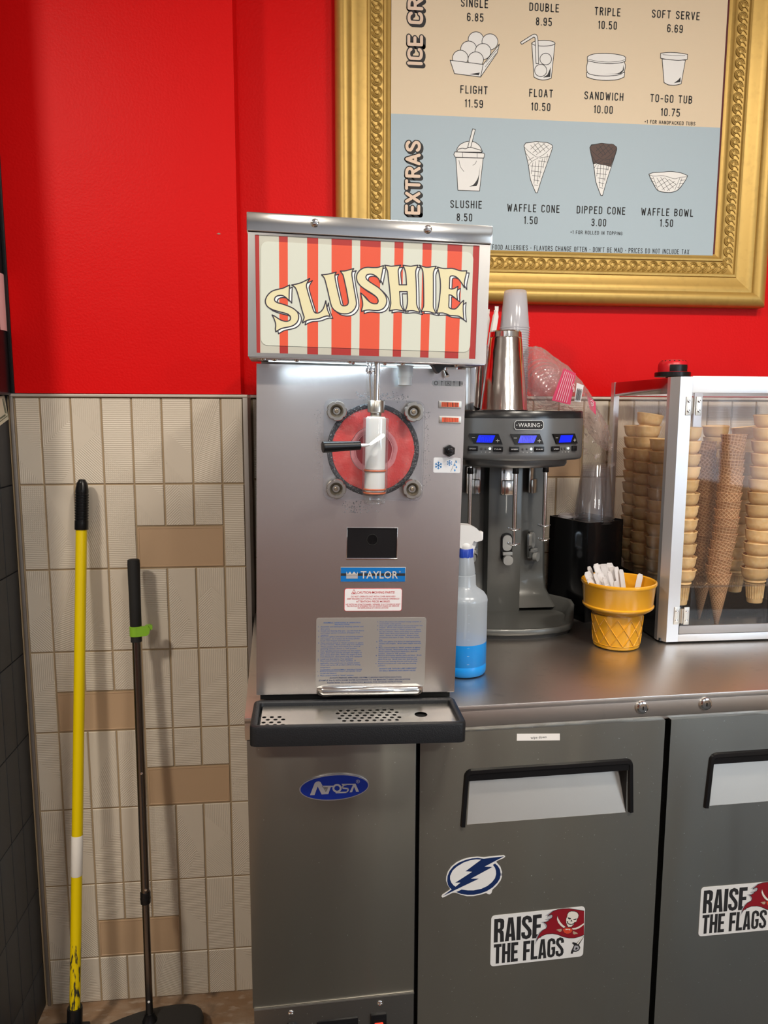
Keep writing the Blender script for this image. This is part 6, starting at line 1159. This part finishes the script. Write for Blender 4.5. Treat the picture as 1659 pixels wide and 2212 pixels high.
for k in range(3):
    o = obj('flat_lid', lidm, None, None, FO @ T(.0300+.003*k, .1165, BXH-.0078+k*.0046) @ Matrix.Rotation(.06*(k-1), 4, 'X'))
    tag(o, 'clear flat cup lid, %s of three behind the cups on the organizer' % ('lowest', 'middle', 'topmost')[k], 'lid', 'lids on the organizer')

# ------------------------------------------------------------------ cone display case
KX0, KX1, KY0, KY1, KZ0, KZ1 = 0.786, 1.250, -0.300, 0.040, CT+0.0045, 1.6280
ca = thing('cone_display_case', 'clear aluminium-framed display case full of stacked cones', 'display case', T((KX0+KX1)/2, -0.13, CT))
I4 = Matrix.Identity(4)
def post(name, pl, z0=KZ0, z1=KZ1, m=ALU): return obj(name, MB().slab(pl, z0, z1), m, ca, I4, ang=20)
post('corner_post', [(.7860, -.268), (.7862, -.281), (.7990, -.3000), (.8264, -.3000), (.8264, -.292), (.804, -.290), (.793, -.280), (.793, -.268)])
post('corner_post', [(KX1+.0, -.268), (KX1, -.281), (KX1-.013, -.3), (KX1-.0404, -.3), (KX1-.0404, -.292), (KX1-.018, -.290), (KX1-.007, -.28), (KX1-.007, -.268)][::-1])
post('corner_post', [(.7860, .020), (.792, .020), (.792, .034), (.806, .034), (.806, .040), (.7860, .040)], z1=KZ1-0.001)
post('corner_post', [(KX1, .020), (KX1-.006, .020), (KX1-.006, .034), (KX1-.02, .034), (KX1-.02, .040), (KX1, .040)][::-1])
post('rear_stile', [(1.008, .028), (1.030, .028), (1.030, .036), (1.008, .036)])
for nm, q in (('top_rail', (.8264, KX1-.0404, -.3000, -.292, 1.5935, 1.6295)), ('bottom_rail', (.8264, KX1-.0404, -.3000, -.288, KZ0, 1.0560)), ('top_rail', (.806, KX1-.02, .032, .040, 1.593, 1.626)), ('bottom_rail', (.806, KX1-.02, .032, .040, KZ0, 1.06))):
    obj(nm, MB().box(*q, c=.0008), ALU, ca, I4)
PRL = mat('polished_rail', (0.40, 0.38, 0.38), 0.12, metal=1)
obj('side_rail', MB().box(.7866, .7905, -.268, .020, 1.5920, 1.6265, c=.0006), PRL, ca, I4)
obj('side_rail', MB().box(KX1-.0045, KX1-.0006, -.268, .020, 1.592, 1.6265, c=.0006), PRL, ca, I4)
obj('base_tray', MB().box(.7885, KX1-.003, -.290, .034, KZ0-.0035+.003, KZ0+.006).box(.7880, .7912, -.268, .022, KZ0, 1.1640).box(KX1-.005, KX1-.002, -.268, .022, KZ0, 1.1640).box(.792, KX1-.006, .028, .031, KZ0, 1.10), GLB, ca, I4)
for x in (.806, KX1-.02):
    for yy in (-.280, .02): obj('foot', MB().cyl((x, yy, CT), (x, yy, KZ0+.0005), .008), BLACKR, ca, I4)
ACR = thin('acrylic_pane', (0.99, 0.98, 0.975), 0.012, 0.03, body=0.02, bodycol=(0.9, 0.8, 0.75))
obj('top_pane', MB().box(.792, KX1-.006, -.290, .032, 1.6225, 1.6262), ACR, ca, I4)
obj('side_pane', MB().box(.7905, .7925, -.280, .030, 1.150, 1.600), ACR, ca, I4)
obj('side_pane', MB().box(KX1-.0065, KX1-.0045, -.280, .030, 1.150, 1.600), ACR, ca, I4)
obj('rear_pane', MB().box(.800, KX1-.01, .0355, .0375, 1.05, 1.600), ACR, ca, I4)
dr = obj('door_pane', MB().box(.8285, KX1-.044, -.3025, -.2995, 1.0570, 1.5935), ACR, ca, I4)
obj('door_lower_bar', MB().box(.8285, KX1-.044, -.2990, -.2940, 1.0570, 1.0755, c=.0005), mat('dull_aluminium', (0.42, 0.42, 0.43), 0.45, metal=0.8), dr, I4)
for zc in (1.5655, 1.1000):
    hg = obj('hinge', MB().box(.8135, .8268, -.3022, -.2998, zc-.0200, zc+.0200, c=.0008).box(.8345, .8475, -.3050, -.3024, zc-.0200, zc+.0200, c=.0008).cyl((.8305, -.3045, zc-.0165), (.8305, -.3045, zc+.0165), .0028, n=12).box(.8262, .8352, -.3036, -.3026, zc-.0165, zc+.0165), SATIN, ca, I4)
    for x, yy in ((.8190, -.3022), (.8410, -.3050)):
        for dz in (-.0105, .0105): obj('screw', MB().lathe([(.0036, 0), (.0032, .0012), (.0016, .0020), (0, .0021)], 14, M=T(x, yy, zc+dz) @ RX).box(-.0030, .0030, -.0023, -.0015, -.0004, .0004, M=T(x, yy, zc+dz) @ Matrix.Rotation(.8, 4, 'Y')), CHROME, hg, I4)
SPOTS = [('L0', .8490, -.255), ('S0', .9405, -.255), ('R0', 1.0300, -.255), ('L1', .8440, -.150), ('L2', .8430, -.072), ('L3', .8450, -.003), ('S1', .9500, -.168), ('R1', 1.0430, -.150), ('R2', 1.0340, -.060), ('R3', 1.120, -.255), ('R4', 1.125, -.150)]
SZ = 1.1635
hol = [circle(x, y_, .0245, 16) for nme, x, y_ in SPOTS]
V, F = fill_with_holes([(.793, -.288), (KX1-.007, -.288), (KX1-.007, .027), (.793, .027)], hol, SZ)
sh = MB().add(V, F); sh.box(.793, KX1-.007, -.2885, -.2862, SZ-.0030, SZ+.0004)
obj('shelf', sh, thin('shelf_acrylic', (0.80, 0.78, 0.76), 0.05, 0.12, body=0.10, bodycol=(0.55, 0.50, 0.45)), ca, I4)
obj('shelf_bracket', MB().box(.7925, .7965, -.280, .026, SZ-.008, SZ-.003).box(KX1-.0105, KX1-.0065, -.280, .026, SZ-.008, SZ-.003), ACR, ca, I4)
cr = MB(); rc_ = random.Random(3)
def chip(x, y_, z, s):
    P = [(x+rc_.uniform(-s, s), y_+rc_.uniform(-s, s), z+rc_.uniform(0, s)) for _ in range(4)]; cr.add(P, [(0, 1, 2), (0, 2, 3), (0, 1, 3), (1, 2, 3)])
for i in range(150):
    cx_, cy_ = rc_.choice([(.895, -.272), (.985, -.270), (.990, -.262), (.905, -.262)]); chip(rc_.gauss(cx_, .012), rc_.gauss(cy_, .006), SZ, rc_.choice((.0006, .0009, .0016)))
for i in range(70): chip(rc_.uniform(.84, 1.10), rc_.uniform(-.28, -.12), KZ0+.0062, rc_.choice((.0006, .001, .0014)))
tag(obj('cone_crumb', cr, mat('crumb', (0.55, 0.36, 0.18), 0.8), kind='stuff'), 'broken cone crumbs scattered on the clear shelf and case floor', 'crumbs')
# red-topped clip lamp / alarm on the roof
al = thing('alarm_dome', 'small red dome device with a black brim on top of the cone case', 'alarm', T(0.8700, -.120, KZ1-.0018))
obj('brim', MB().lathe([(.0150, 0), (.0160, .0085), (.0395, .0090), (.0410, .0100), (.0410, .0190), (.0395, .0200), (0, .0200)], 40), BLACK, al)
REDP = mat('red_plastic', (0.62, 0.01, 0.02), 0.35)
dm = obj('dome', MB().lathe([(.0335, .0200), (.0340, .0300), (.0335, .0380), (.0310, .0440), (.0260, .0480), (.0160, .0500), (0, .0500)], 40), REDP, al)
obj('window', MB().lathe([(.0343, .0215), (.0348, .0300), (.0343, .0365)], 16, a0=-PI/2-.66, a1=-PI/2+.72, cap=False), BLACK, dm)
hs = MB()
for k in range(9):
    a = -PI/2+(k-4)*.36; hs.lathe([(.0017, 0), (0, .0006)], 8, M=WM[al.name] @ T(.0292*math.cos(a), .0292*math.sin(a), .0462) @ Matrix.Rotation(a+PI/2, 4, 'Z') @ Matrix.Rotation(.9, 4, 'X'))
obj('vent_hole', hs, DARK, dm, I4)

# ---- cones
def cone_mat(name, base, ridge, kind):
    m = bpy.data.materials.new(name); m.use_nodes = True; nt = m.node_tree; N = nt.nodes; L = nt.links; b = N['Principled BSDF']; b.inputs['Roughness'].default_value = 0.6
    b.inputs['Subsurface Weight'].default_value = 0.12; b.inputs['Subsurface Scale'].default_value = 0.01
    uv = N.new('ShaderNodeUVMap'); uv.uv_map = 'UVMap'; sp = N.new('ShaderNodeSeparateXYZ'); L.new(uv.outputs[0], sp.inputs[0])
    def sn(src):
        s = N.new('ShaderNodeMath'); s.operation = 'SINE'; mu = N.new('ShaderNodeMath'); mu.operation = 'MULTIPLY'; mu.inputs[1].default_value = 2*PI; L.new(src, mu.inputs[0]); L.new(mu.outputs[0], s.inputs[0]); return s.outputs[0]
    if kind == 'waffle':
        oi = N.new('ShaderNodeObjectInfo'); mr = N.new('ShaderNodeMath'); mr.operation = 'MULTIPLY'; L.new(oi.outputs['Random'], mr.inputs[0]); mr.inputs[1].default_value = 0.9
        rt = N.new('ShaderNodeVectorRotate'); rt.rotation_type = 'Z_AXIS'; L.new(uv.outputs[0], rt.inputs['Vector']); L.new(mr.outputs[0], rt.inputs['Angle']); s2 = N.new('ShaderNodeSeparateXYZ'); L.new(rt.outputs[0], s2.inputs[0])
        mx_ = N.new('ShaderNodeMath'); mx_.operation = 'MAXIMUM'; L.new(sn(s2.outputs[0]), mx_.inputs[0]); L.new(sn(s2.outputs[1]), mx_.inputs[1]); h = mx_.outputs[0]; lo, hi = 0.45, 0.85
    else:
        tc = N.new('ShaderNodeTexCoord'); n = N.new('ShaderNodeTexNoise'); n.inputs['Scale'].default_value = 90; n.inputs['Detail'].default_value = 4; L.new(tc.outputs['Object'], n.inputs[0]); h = n.outputs[0]; lo, hi = 0.35, 0.75
    r = N.new('ShaderNodeMapRange'); r.inputs[1].default_value = lo; r.inputs[2].default_value = hi; L.new(h, r.inputs[0])
    c = N.new('ShaderNodeMix'); c.data_type = 'RGBA'; L.new(r.outputs[0], c.inputs[0]); c.inputs[6].default_value = (*base, 1); c.inputs[7].default_value = (*ridge, 1)
    oi2 = N.new('ShaderNodeObjectInfo'); hv = N.new('ShaderNodeHueSaturation'); mm = N.new('ShaderNodeMapRange'); mm.inputs[3].default_value = 0.82; mm.inputs[4].default_value = 1.15; L.new(oi2.outputs['Random'], mm.inputs[0]); L.new(mm.outputs[0], hv.inputs['Value']); L.new(c.outputs[2], hv.inputs['Color']); L.new(hv.outputs[0], b.inputs['Base Color'])
    bp = N.new('ShaderNodeBump'); bp.inputs['Strength'].default_value = 1.0 if kind == 'waffle' else 0.3; bp.inputs['Distance'].default_value = 0.0009; L.new(r.outputs[0], bp.inputs['Height']); L.new(bp.outputs[0], b.inputs['Normal']); return m
CAKE = cone_mat('cake_cone', (0.76, 0.50, 0.22), (0.84, 0.62, 0.34), 'cake'); SUG = cone_mat('sugar_cone', (0.40, 0.20, 0.09), (0.68, 0.41, 0.23), 'waffle')
def cone_mesh(prof, m, name, nu, vh, n=30, rm=None):
    mb = MB().lathe(prof, n, cap=False, rm=rm); n_ = n; k = len(prof)
    mb.uv = [((i % n_)/n_*nu, prof[i//n_][1]/vh) for i in range(n_*k)]
    return mesh_of(name, mb, m, 60)
cake = cone_mesh([(.0, -.049), (.0160, -.049), (.0168, -.047), (.0198, -.004), (.0205, 0), (.0232, .0010), (.0232, .0032), (.0204, .0050), (.0245, .0078), (.0278, .0128), (.0297, .0200), (.0303, .0280), (.0318, .0318), (.0320, .0335), (.0308, .0342), (.0292, .0325), (.0262, .0200), (.0195, .0060), (.0190, 0)], CAKE, 'cake_cone_body', 18, .006, 32)
ribs = MB()
for i in range(22):
    a = 2*PI*i/22; ribs.tube([(.0176*math.cos(a), .0176*math.sin(a), -.038), (.0199*math.cos(a), .0199*math.sin(a), -.005)], .0008, 4)
ribm = mesh_of('cone_rib', ribs, CAKE, 60)
if not ribm.uv_layers: ribm.uv_layers.new(name='UVMap')
sug = cone_mesh([(.0006, -.1150), (.0022, -.1140), (.0238, .0020), (.0275, .0195), (.0281, .0205), (.0274, .0212), (.0262, .0195), (.0225, 0), (.002, -.108)], SUG, 'sugar_cone_body', 22, .0070, 30)
seam = MB().add([(.0240*math.cos(a)*s, .0240*math.sin(a)*s, z) for (a, s, z) in ((-1.2, 1.03, .004), (-1.05, 1.05, .006), (-.85, 1.155, .0185), (-1.35, 1.155, .0190))], [(0, 1, 2, 3)])
names = {'L0': 'front stack beside the hinged post', 'S0': 'front stack of brown waffle cones', 'R0': 'front stack right of the brown cones', 'L1': 'second stack behind the hinged post', 'L2': 'third stack seen through the side pane', 'L3': 'rearmost stack at the side pane', 'S1': 'rear stack of brown waffle cones', 'R1': 'second-row stack behind the brown cones', 'R2': 'back-row stack in the middle of the case', 'R3': '', 'R4': ''}
plan = {'L0': 12, 'S0': 18, 'R0': 13, 'L1': 11, 'L2': 13, 'L3': 12, 'S1': 17, 'R1': 12, 'R2': 12}
lean = {'L0': (-.006, 0), 'S0': (.024, 0), 'R0': (.004, 0), 'L1': (-.004, 0), 'L2': (-.006, 0), 'L3': (-.004, 0), 'S1': (-.012, .0), 'R1': (.006, 0), 'R2': (-.012, 0)}
for nme, x, y_ in SPOTS:
    if nme not in plan: continue
    cnt = plan[nme]; isS = nme[0] == 'S'; sp_z = .0186 if isS else .0291
    for k in range(cnt):
        f = k/(cnt-1); lx = lean[nme][0]*f+(0.005*math.sin(f*PI*1.3) if nme in ('S0', 'S1') else 0)-(.006 if nme == 'S0' else 0)
        jx, jy = rc_.gauss(0, .0006), rc_.gauss(0, .0006); tilt = rc_.gauss(0, .022)
        if k == cnt-1 and nme in ('L2', 'R1'): tilt = .16 if nme == 'L2' else -.1
        M = T(x+(lx if k else 0)+jx, y_+jy, SZ+.0006+k*sp_z+(.002 if isS else 0)) @ Matrix.Rotation(tilt, 4, 'Y') @ Matrix.Rotation(rc_.gauss(0, .02), 4, 'X') @ Matrix.Rotation(rc_.uniform(0, 6.28) if not isS else rc_.uniform(-.6, 1.8), 4, 'Z')
        w = 'topmost' if k == cnt-1 else 'lowest' if k == 0 else '%s from the bottom' % words_[k]
        o = obj('waffle_cone' if isS else 'cake_cone', sug if isS else cake, None, None, M)
        tag(o, '%s cone, %s in the %s' % ('brown waffle' if isS else 'pale cake', w.replace('from the bottom', 'from bottom'), names[nme]), 'cone', ('waffle cones in the display case' if isS else 'cake cones in the display case'))
        if not isS and k == 0: obj('cone_rib', ribm, None, o)

# ------------------------------------------------------------------ spray bottle
sb_ = thing('spray_bottle', 'trigger spray bottle half full of blue cleaner standing by the slushie machine', 'spray bottle', T(0.3060, -0.433, CT))
prof = [(.0, .0008), (.0400, .0008), (.0440, .0025), (.0462, .0070), (.0462, .0200), (.0452, .0215), (.0452, .0230), (.0462, .0250), (.0462, .1440), (.0468, .1500), (.0455, .1560), (.0400, .1640), (.0250, .1745), (.0232, .1790), (.0222, .1990), (.0212, .2000), (.0212, .2020), (.0216, .2035), (.0175, .2320), (.0168, .2360), (.0, .2360)]
MILK = bpy.data.materials.new('milky_bottle'); MILK.use_nodes = True; nt = MILK.node_tree; N = nt.nodes; L = nt.links; N.remove(N['Principled BSDF'])
tr_ = N.new('ShaderNodeBsdfTransparent'); tr_.inputs[0].default_value = (.92, .96, 1, 1); di = N.new('ShaderNodeBsdfDiffuse'); di.inputs[0].default_value = (.86, .94, 1.0, 1); tl2 = N.new('ShaderNodeBsdfTranslucent'); tl2.inputs[0].default_value = (.86, .94, 1.0, 1); gl = N.new('ShaderNodeBsdfGlossy'); gl.inputs['Roughness'].default_value = .25
m1 = N.new('ShaderNodeMixShader'); m1.inputs[0].default_value = .5; L.new(di.outputs[0], m1.inputs[1]); L.new(tl2.outputs[0], m1.inputs[2])
m2 = N.new('ShaderNodeMixShader'); m2.inputs[0].default_value = .72; L.new(tr_.outputs[0], m2.inputs[1]); L.new(m1.outputs[0], m2.inputs[2])
fr = N.new('ShaderNodeValue'); fr.outputs[0].default_value = 0.07; m3 = N.new('ShaderNodeMixShader'); L.new(fr.outputs[0], m3.inputs[0]); L.new(m2.outputs[0], m3.inputs[1]); L.new(gl.outputs[0], m3.inputs[2]); L.new(m3.outputs[0], N['Material Output'].inputs[0])
MILKB = bpy.data.materials.new('bottle_over_liquid'); MILKB.use_nodes = True; nt = MILKB.node_tree; N = nt.nodes; L = nt.links
pb = N['Principled BSDF']; pb.inputs['Base Color'].default_value = (0.005, 0.33, 0.90, 1); pb.inputs['Roughness'].default_value = .3; pb.inputs['Subsurface Weight'].default_value = .4; pb.inputs['Subsurface Radius'].default_value = (.01, .03, .06)
bm1 = MB().lathe(prof, 48, cap=False); bm1.mi = [1 if sum(bm1.v[i][2] for i in f)/len(f) < .030 else 0 for f in bm1.f]
prof = prof[:8]+[(.0462, .0672)]+prof[8:]; bm1 = MB().lathe(prof, 48, cap=False); bm1.mi = [1 if sum(bm1.v[i][2] for i in f)/len(f) < .0672 else 0 for f in bm1.f]
bot = obj('bottle', bm1, [MILK, MILKB], sb_)
gr = MB()
for k in range(7): gr.ribbon([(-.006, .030+k*.0165), (-.0015, .030+k*.0165)], .0005, 0)
obj('graduation', MB().add([(.004+a*.9, -.0464+.0002, z) for a, _, z in gr.v], gr.f), mat('moulded_mark', (0.75, 0.85, 0.95), 0.5), bot)
LIQ = mat('blue_cleaner', (0.0, 0.30, 0.85), 0.2, emit=None, sss=0.0)
obj('liquid', MB().lathe([(0, .0020), (.0390, .0020), (.0430, .0035), (.0450, .0080), (.0450, .0672), (.0, .0672)], 48, cap=False), LIQ, sb_)
def ridg(t, r, z): return r*(1+(.025 if int(t/(2*PI)*40*2) % 2 else 0))
obj('collar', MB().lathe([(.0160, .2340), (.0168, .2345), (.0170, .2505), (.0160, .2520), (.0, .2520)], 80, rm=ridg), mat('blue_cap', (0.01, 0.05, 0.42), 0.35), sb_)
hdm = MB().lathe([(.0150, .2515), (.0160, .2560), (.0150, .2620), (.0120, .2660)], 28)
hdm.prism([(-.052, .262), (-.050, .278), (-.040, .290), (-.010, .3000), (.008, .2985), (.020, .2930), (.0300, .2820), (.0315, .2690), (.0200, .2660), (.0150, .2680), (.0110, .2600), (.004, .2540), (-.010, .2540), (-.020, .2600), (-.030, .2600)], -.0135, .0135)
obj('sprayer_head', hdm, WHITE, sb_, ang=60)
obj('nozzle', MB().box(.0280, .0345, -.0085, .0085, .2690, .2850, c=.0015), WHITE, sb_)
obj('trigger', MB().prism([(.0150, .2660), (.0230, .2660), (.0180, .2500), (.0150, .2330), (.0120, .2340), (.0125, .2500)], -.006, .006), WHITE, sb_)
obj('dip_tube', MB().tube([(0, 0, .010), (.004, 0, .1), (0, 0, .236)], .0028, 8), WHITE, sb_)

# ------------------------------------------------------------------ cone-shaped pot with knives
pot = thing('ceramic_pot', 'glossy yellow ceramic pot shaped like an ice cream cone holding plastic knives', 'pot', T(0.6840, -0.295, CT) @ Matrix.Rotation(.4, 4, 'Z'))
CER = mat('yellow_glaze', (0.80, 0.36, 0.015), 0.14, spec=0.4, coat=0.2, var=((14, 14, 14), 0.4, 0.8, (0.84, 0.42, 0.03)))
pp = [(0, .0004), (.0470, .0004), (.0500, .0030), (.0505, .0065), (.0502, .0080), (.0550, .0720), (.0558, .0780), (.0600, .0800), (.0720, .0880), (.0765, .0930), (.0768, .0960), (.0745, .0985), (.0748, .1020), (.0785, .1400), (.0800, .1420), (.0815, .1455), (.0805, .1490), (.0780, .1500), (.0750, .1480), (.0735, .1400), (.0700, .0980), (.0520, .0780), (.0460, .0100), (0, .0100)]
obj('body', MB().lathe(pp, 72, cap=False), CER, pot, ang=40)
lat = MB(); NL = 12
for sgn in (1, -1):
    for k in range(NL):
        pts = []
        for i in range(15):
            f = i/14; z = .0105+f*.0605; r = .0502+(z-.008)/.064*.0048+.0003; a = 2*PI*k/NL+sgn*f*2*PI/NL*1.5; pts.append((r*math.cos(a), r*math.sin(a), z))
        lat.tube(pts, .0013, 6)
lat.tube([(.0506*math.cos(a*PI/24), .0506*math.sin(a*PI/24), .0100) for a in range(48)], .0010, 5, closed=True)
obj('lattice', lat, CER, pot, ang=80)
KNF = mat('white_cutlery', (0.74, 0.72, 0.72), 0.38)
def knife_mesh(wd):
    mb = MB(); P = [(-.0045, 0), (.0045, 0), (.0050, .060), (wd, .080), (wd, .108), (wd*.75, .1150), (-wd*.55, .1165), (-wd, .112), (-wd, .080), (-.0050, .060)]
    mb.prism(P, -.0009, .0009); mb.ribbon([(-wd+.0012, .082), (-wd+.0012, .110), (-wd*.5, .1148), (wd*.7, .1132), (wd-.0012, .107), (wd-.0012, .082)], .0011, -.0012); return mesh_of('blade', mb, KNF, 40)
km = [knife_mesh(.0062), knife_mesh(.0048), knife_mesh(.0078)]
# base point inside the pot and the direction the free end leans
KN_ = [(.004, -.012, -.078, -.022, .159, 0), (.006, .004, -.056, -.002, .187, 2), (.012, .010, -.036, .004, .185, 2), (.008, -.008, -.062, -.014, .168, 1), (.010, -.002, -.050, -.010, .170, 2), (.020, .008, -.020, .010, .186, 2), (.016, -.010, -.044, -.022, .162, 1),
       (.014, .002, -.043, .012, .182, 0), (.022, .010, -.014, .008, .178, 2), (.022, -.006, -.030, -.014, .172, 1), (.026, .004, -.008, .000, .179, 0), (.030, -.008, .002, -.004, .174, 1), (-.004, -.004, -.076, -.004, .170, 2), (.012, -.020, -.050, -.050, .150, 2), (.034, .020, .058, .018, .158, 0), (.004, .016, -.066, .012, .178, 1), (.024, -.014, -.024, -.036, .155, 0)]
KLAB = ['white knife third from the left in the yellow pot', 'broad white knife behind the leftmost ones in the yellow pot', 'broad white knife standing tall left of centre in the yellow pot', 'narrow white knife left of centre in the yellow pot', 'broad short white knife just left of centre in the yellow pot', 'broad white knife tallest in the middle of the yellow pot', 'narrow white knife at the front middle of the yellow pot', 'white knife in the middle of the bunch in the yellow pot', 'broad white knife at the back right of the bunch in the yellow pot', 'narrow white knife right of centre in the bunch in the yellow pot', 'white knife second from the right in the bunch in the yellow pot', 'narrow white knife at the right end of the bunch in the yellow pot', 'broad white knife leaning farthest left over the rim of the yellow pot', 'broad white knife lying across the front rim of the yellow pot', 'single white plastic knife leaning on the right rim of the yellow pot', 'narrow white knife at the back left of the bunch in the yellow pot', 'white knife low at the front right of the bunch in the yellow pot']
for i, (bx_, by_, ex, ey, ez, ty) in enumerate(KN_):
    b = Vector((bx_, by_, .012)); e = Vector((ex, ey, ez)); d_ = (e-b).normalized(); fx = Vector((.9, .35*math.sin(i*2.1), 0)).normalized(); yv = d_.cross(fx).normalized(); xv = yv.cross(d_)
    R_ = Matrix.Identity(4)
    for c_, a in enumerate((xv, yv, d_)):
        for r_ in range(3): R_[r_][c_] = a[r_]
    L_ = min(.185, (e-b).length+.006); R_.translation = Vector((0.6840, -0.295, CT))+e-d_*.1165
    o = obj('plastic_knife', km[ty], None, None, R_)
    tag(o, KLAB[i], 'knife', 'white plastic knives in the yellow pot')

# ------------------------------------------------------------------ broom and dustpan against the tiles
def along(p, q, t): return Vector(p)+(Vector(q)-Vector(p))*t
YT, YB = (-.5300, -.0330, 1.3780), (-.5815, -.1450, .0500)
YEL = mat('yellow_pole_paint', (0.78, 0.58, 0.0), 0.35); YELW = mat('worn_yellow_paint', (0.78, 0.58, 0.0), 0.4, var=((180, 180, 30), 0.52, 0.60, (0.03, 0.03, 0.02)))
br_ = thing('broom', 'yellow-handled broom with a black grip leaning on the tiled wall', 'broom', T(-.585, -.16, 0))
R0_ = (Vector(YT)-Vector(YB)).to_track_quat('Z', 'Y').to_matrix().to_4x4() @ Matrix.Rotation(PI, 4, 'Z'); R0_.translation = Vector(YB); LN = (Vector(YT)-Vector(YB)).length
obj('pole', MB().lathe([(.0128, .22), (.0128, LN-.08)], 28, M=R0_), YEL, br_, I4)
obj('pole_foot', MB().lathe([(.0128, .055), (.0128, .22)], 28, M=R0_), YELW, br_, I4)
obj('tape_band', MB().lathe([(.0131, LN*.2912), (.0134, LN*.292), (.0134, LN*.3655), (.0131, LN*.366)], 28, M=R0_, cap=False), mat('white_tape', (0.74, 0.70, 0.64), 0.7, bump=((90, 90, 90), .4, .001, 2)), br_, I4)
gp_ = [(.0152, LN-.1060), (.0156, LN-.1050), (.0156, LN-.0880)]
for k in range(11): z = LN-.0870+k*.0062; gp_ += [(.0156, z), (.0158, z+.0024), (.0144, z+.0034), (.0144, z+.0050)]
gp_ += [(.0150, LN-.0180), (.0148, LN-.012), (.0120, LN+.004), (.0070, LN+.0125), (.0, LN+.0135)]
gr_ = obj('grip', MB().lathe(gp_, 28, M=R0_), BLACK, br_, I4)
obj('hang_hole', MB().box(.0045, .0100, -.0160, -.0100, LN-.0130, LN+.0050, c=.0018, M=R0_), DARK, gr_, I4)
obj('socket', MB().lathe([(.0180, .0), (.0180, .055), (.0172, .058), (.0135, .058)], 28, M=R0_).lathe([(.0040, 0), (.0036, .0014), (0, .0018)], 12, M=R0_ @ T(.010, -.0155, .030) @ RX), BLACK, br_, I4)
bh = obj('head', MB().box(-.690, -.548, -.215, -.125, .030, .056, c=.006), BLACK, br_, I4)
bs = MB()
for i in range(20):
    for j in range(4): x = -.684+i*.0068; yy = -.205+j*.023; bs.cyl((x, yy, .001), (x, yy, .032), .0034, .0030, 5)
obj('bristle', bs, mat('grey_bristle', (0.10, 0.10, 0.11), 0.8), br_, I4, kind='stuff')
ST_, SB_ = (-.4150, -.0520, 1.1970), (-.4030, -.1400, .0650)
dp_ = thing('dustpan', 'long-handled black dustpan with a lime green clip leaning on the tiled wall', 'dustpan', T(-.40, -.20, 0))
R1_ = (Vector(ST_)-Vector(SB_)).to_track_quat('Z', 'Y').to_matrix().to_4x4() @ Matrix.Rotation(PI, 4, 'Z'); R1_.translation = Vector(SB_); L1 = (Vector(ST_)-Vector(SB_)).length
TUBE = mat('dark_chrome_tube', (0.20, 0.18, 0.17), 0.22, metal=1)
def zfrac(y_px): return L1*(1-(y_px-1213)/(2196-1213))     # rough fraction along the stick
obj('tube', MB().lathe([(.0088, .004), (.0088, .300)], 24, M=R1_).lathe([(.0102, .300), (.0102, L1-.19)], 24, M=R1_).lathe([(.0104, L1-.405), (.0104, L1-.404)], 24, M=R1_, cap=False), TUBE, dp_, I4)
obj('joint_collar', MB().lathe([(.0118, .292), (.0122, .294), (.0122, .318), (.0118, .320), (.010, .320)], 24, M=R1_).lathe([(.0119, .300), (.0126, .302), (.0126, .306), (.0119, .308)], 24, M=R1_, cap=False), BLACK, dp_, I4)
obj('grip', MB().lathe([(.0125, L1-.158), (.0135, L1-.155), (.0137, L1-.080), (.0145, L1-.01), (.0140, L1+.002), (.0110, L1+.004), (0, L1+.0045)], 28, M=R1_).lathe([(.0130, L1-.195), (.0130, L1-.150)], 24, M=R1_), mat('foam_grip', (0.010, 0.010, 0.010), 0.75, bump=((400, 400, 400), .3, .0006, 2)), dp_, I4)
GRN = mat('lime_plastic', (0.24, 0.50, 0.03), 0.35)
cl_ = MB().lathe([(.0136, L1-.182), (.0150, L1-.181), (.0150, L1-.1585), (.0136, L1-.1575)], 28, M=R1_)
cl_.prism([(.004, L1-.181), (.025, L1-.180), (.031, L1-.175), (.033, L1-.164), (.028, L1-.1555), (.004, L1-.158)], -.0150, -.0095, M=R1_)
cl_.prism([(.020, L1-.170), (.032, L1-.169), (.038, L1-.166), (.0385, L1-.158), (.033, L1-.1545), (.022, L1-.156)], -.009, .004, M=R1_)
obj('clip', cl_, GRN, dp_, I4)
for z in (.045, .33, .62):
    obj('rivet', MB().lathe([(.0032, 0), (.0028, .0010), (0, .0016)], 12, M=R1_ @ T(.0022 if z > .1 else .0, -.0100 if z > .3 else -.0086, z) @ RX), MATS['white_plastic'] if z < .1 else CHROME, dp_, I4)
hood = [(-.5400, -.330), (-.5300, -.170), (-.5080, -.138), (-.4750, -.120), (-.4380, -.105), (-.3900, -.093), (-.3450, -.0880), (-.3160, -.0890), (-.2960, -.0960), (-.2820, -.1080), (-.2730, -.1300), (-.2680, -.330)]
hb_ = MB(); rr = []
ccx_, ccy_ = -.40, -.22
for k_, z in ((1.0, .002), (1.0, .046), (.985, .052), (.95, .0555), (.86, .0570)): rr.append([(ccx_+(x-ccx_)*k_, ccy_+(yy-ccy_)*k_, z) for x, yy in hood])
n_ = len(hood); V = [p for r in rr for p in r]
hb_.add(V, [(j*n_+i, j*n_+(i+1) % n_, (j+1)*n_+(i+1) % n_, (j+1)*n_+i) for j in range(4) for i in range(n_)]+[tuple(range(4*n_, 5*n_))])
obj('pan', hb_, mat('dusty_black_plastic', (0.018, 0.018, 0.018), 0.55, bump=((300, 300, 300), .4, .0006, 2)), dp_, I4, ang=50)
obj('handle_socket', MB().lathe([(.020, -.012), (.0160, -.004), (.0120, .006), (.0110, .012)], 24, M=R1_), BLACK, dp_, I4)
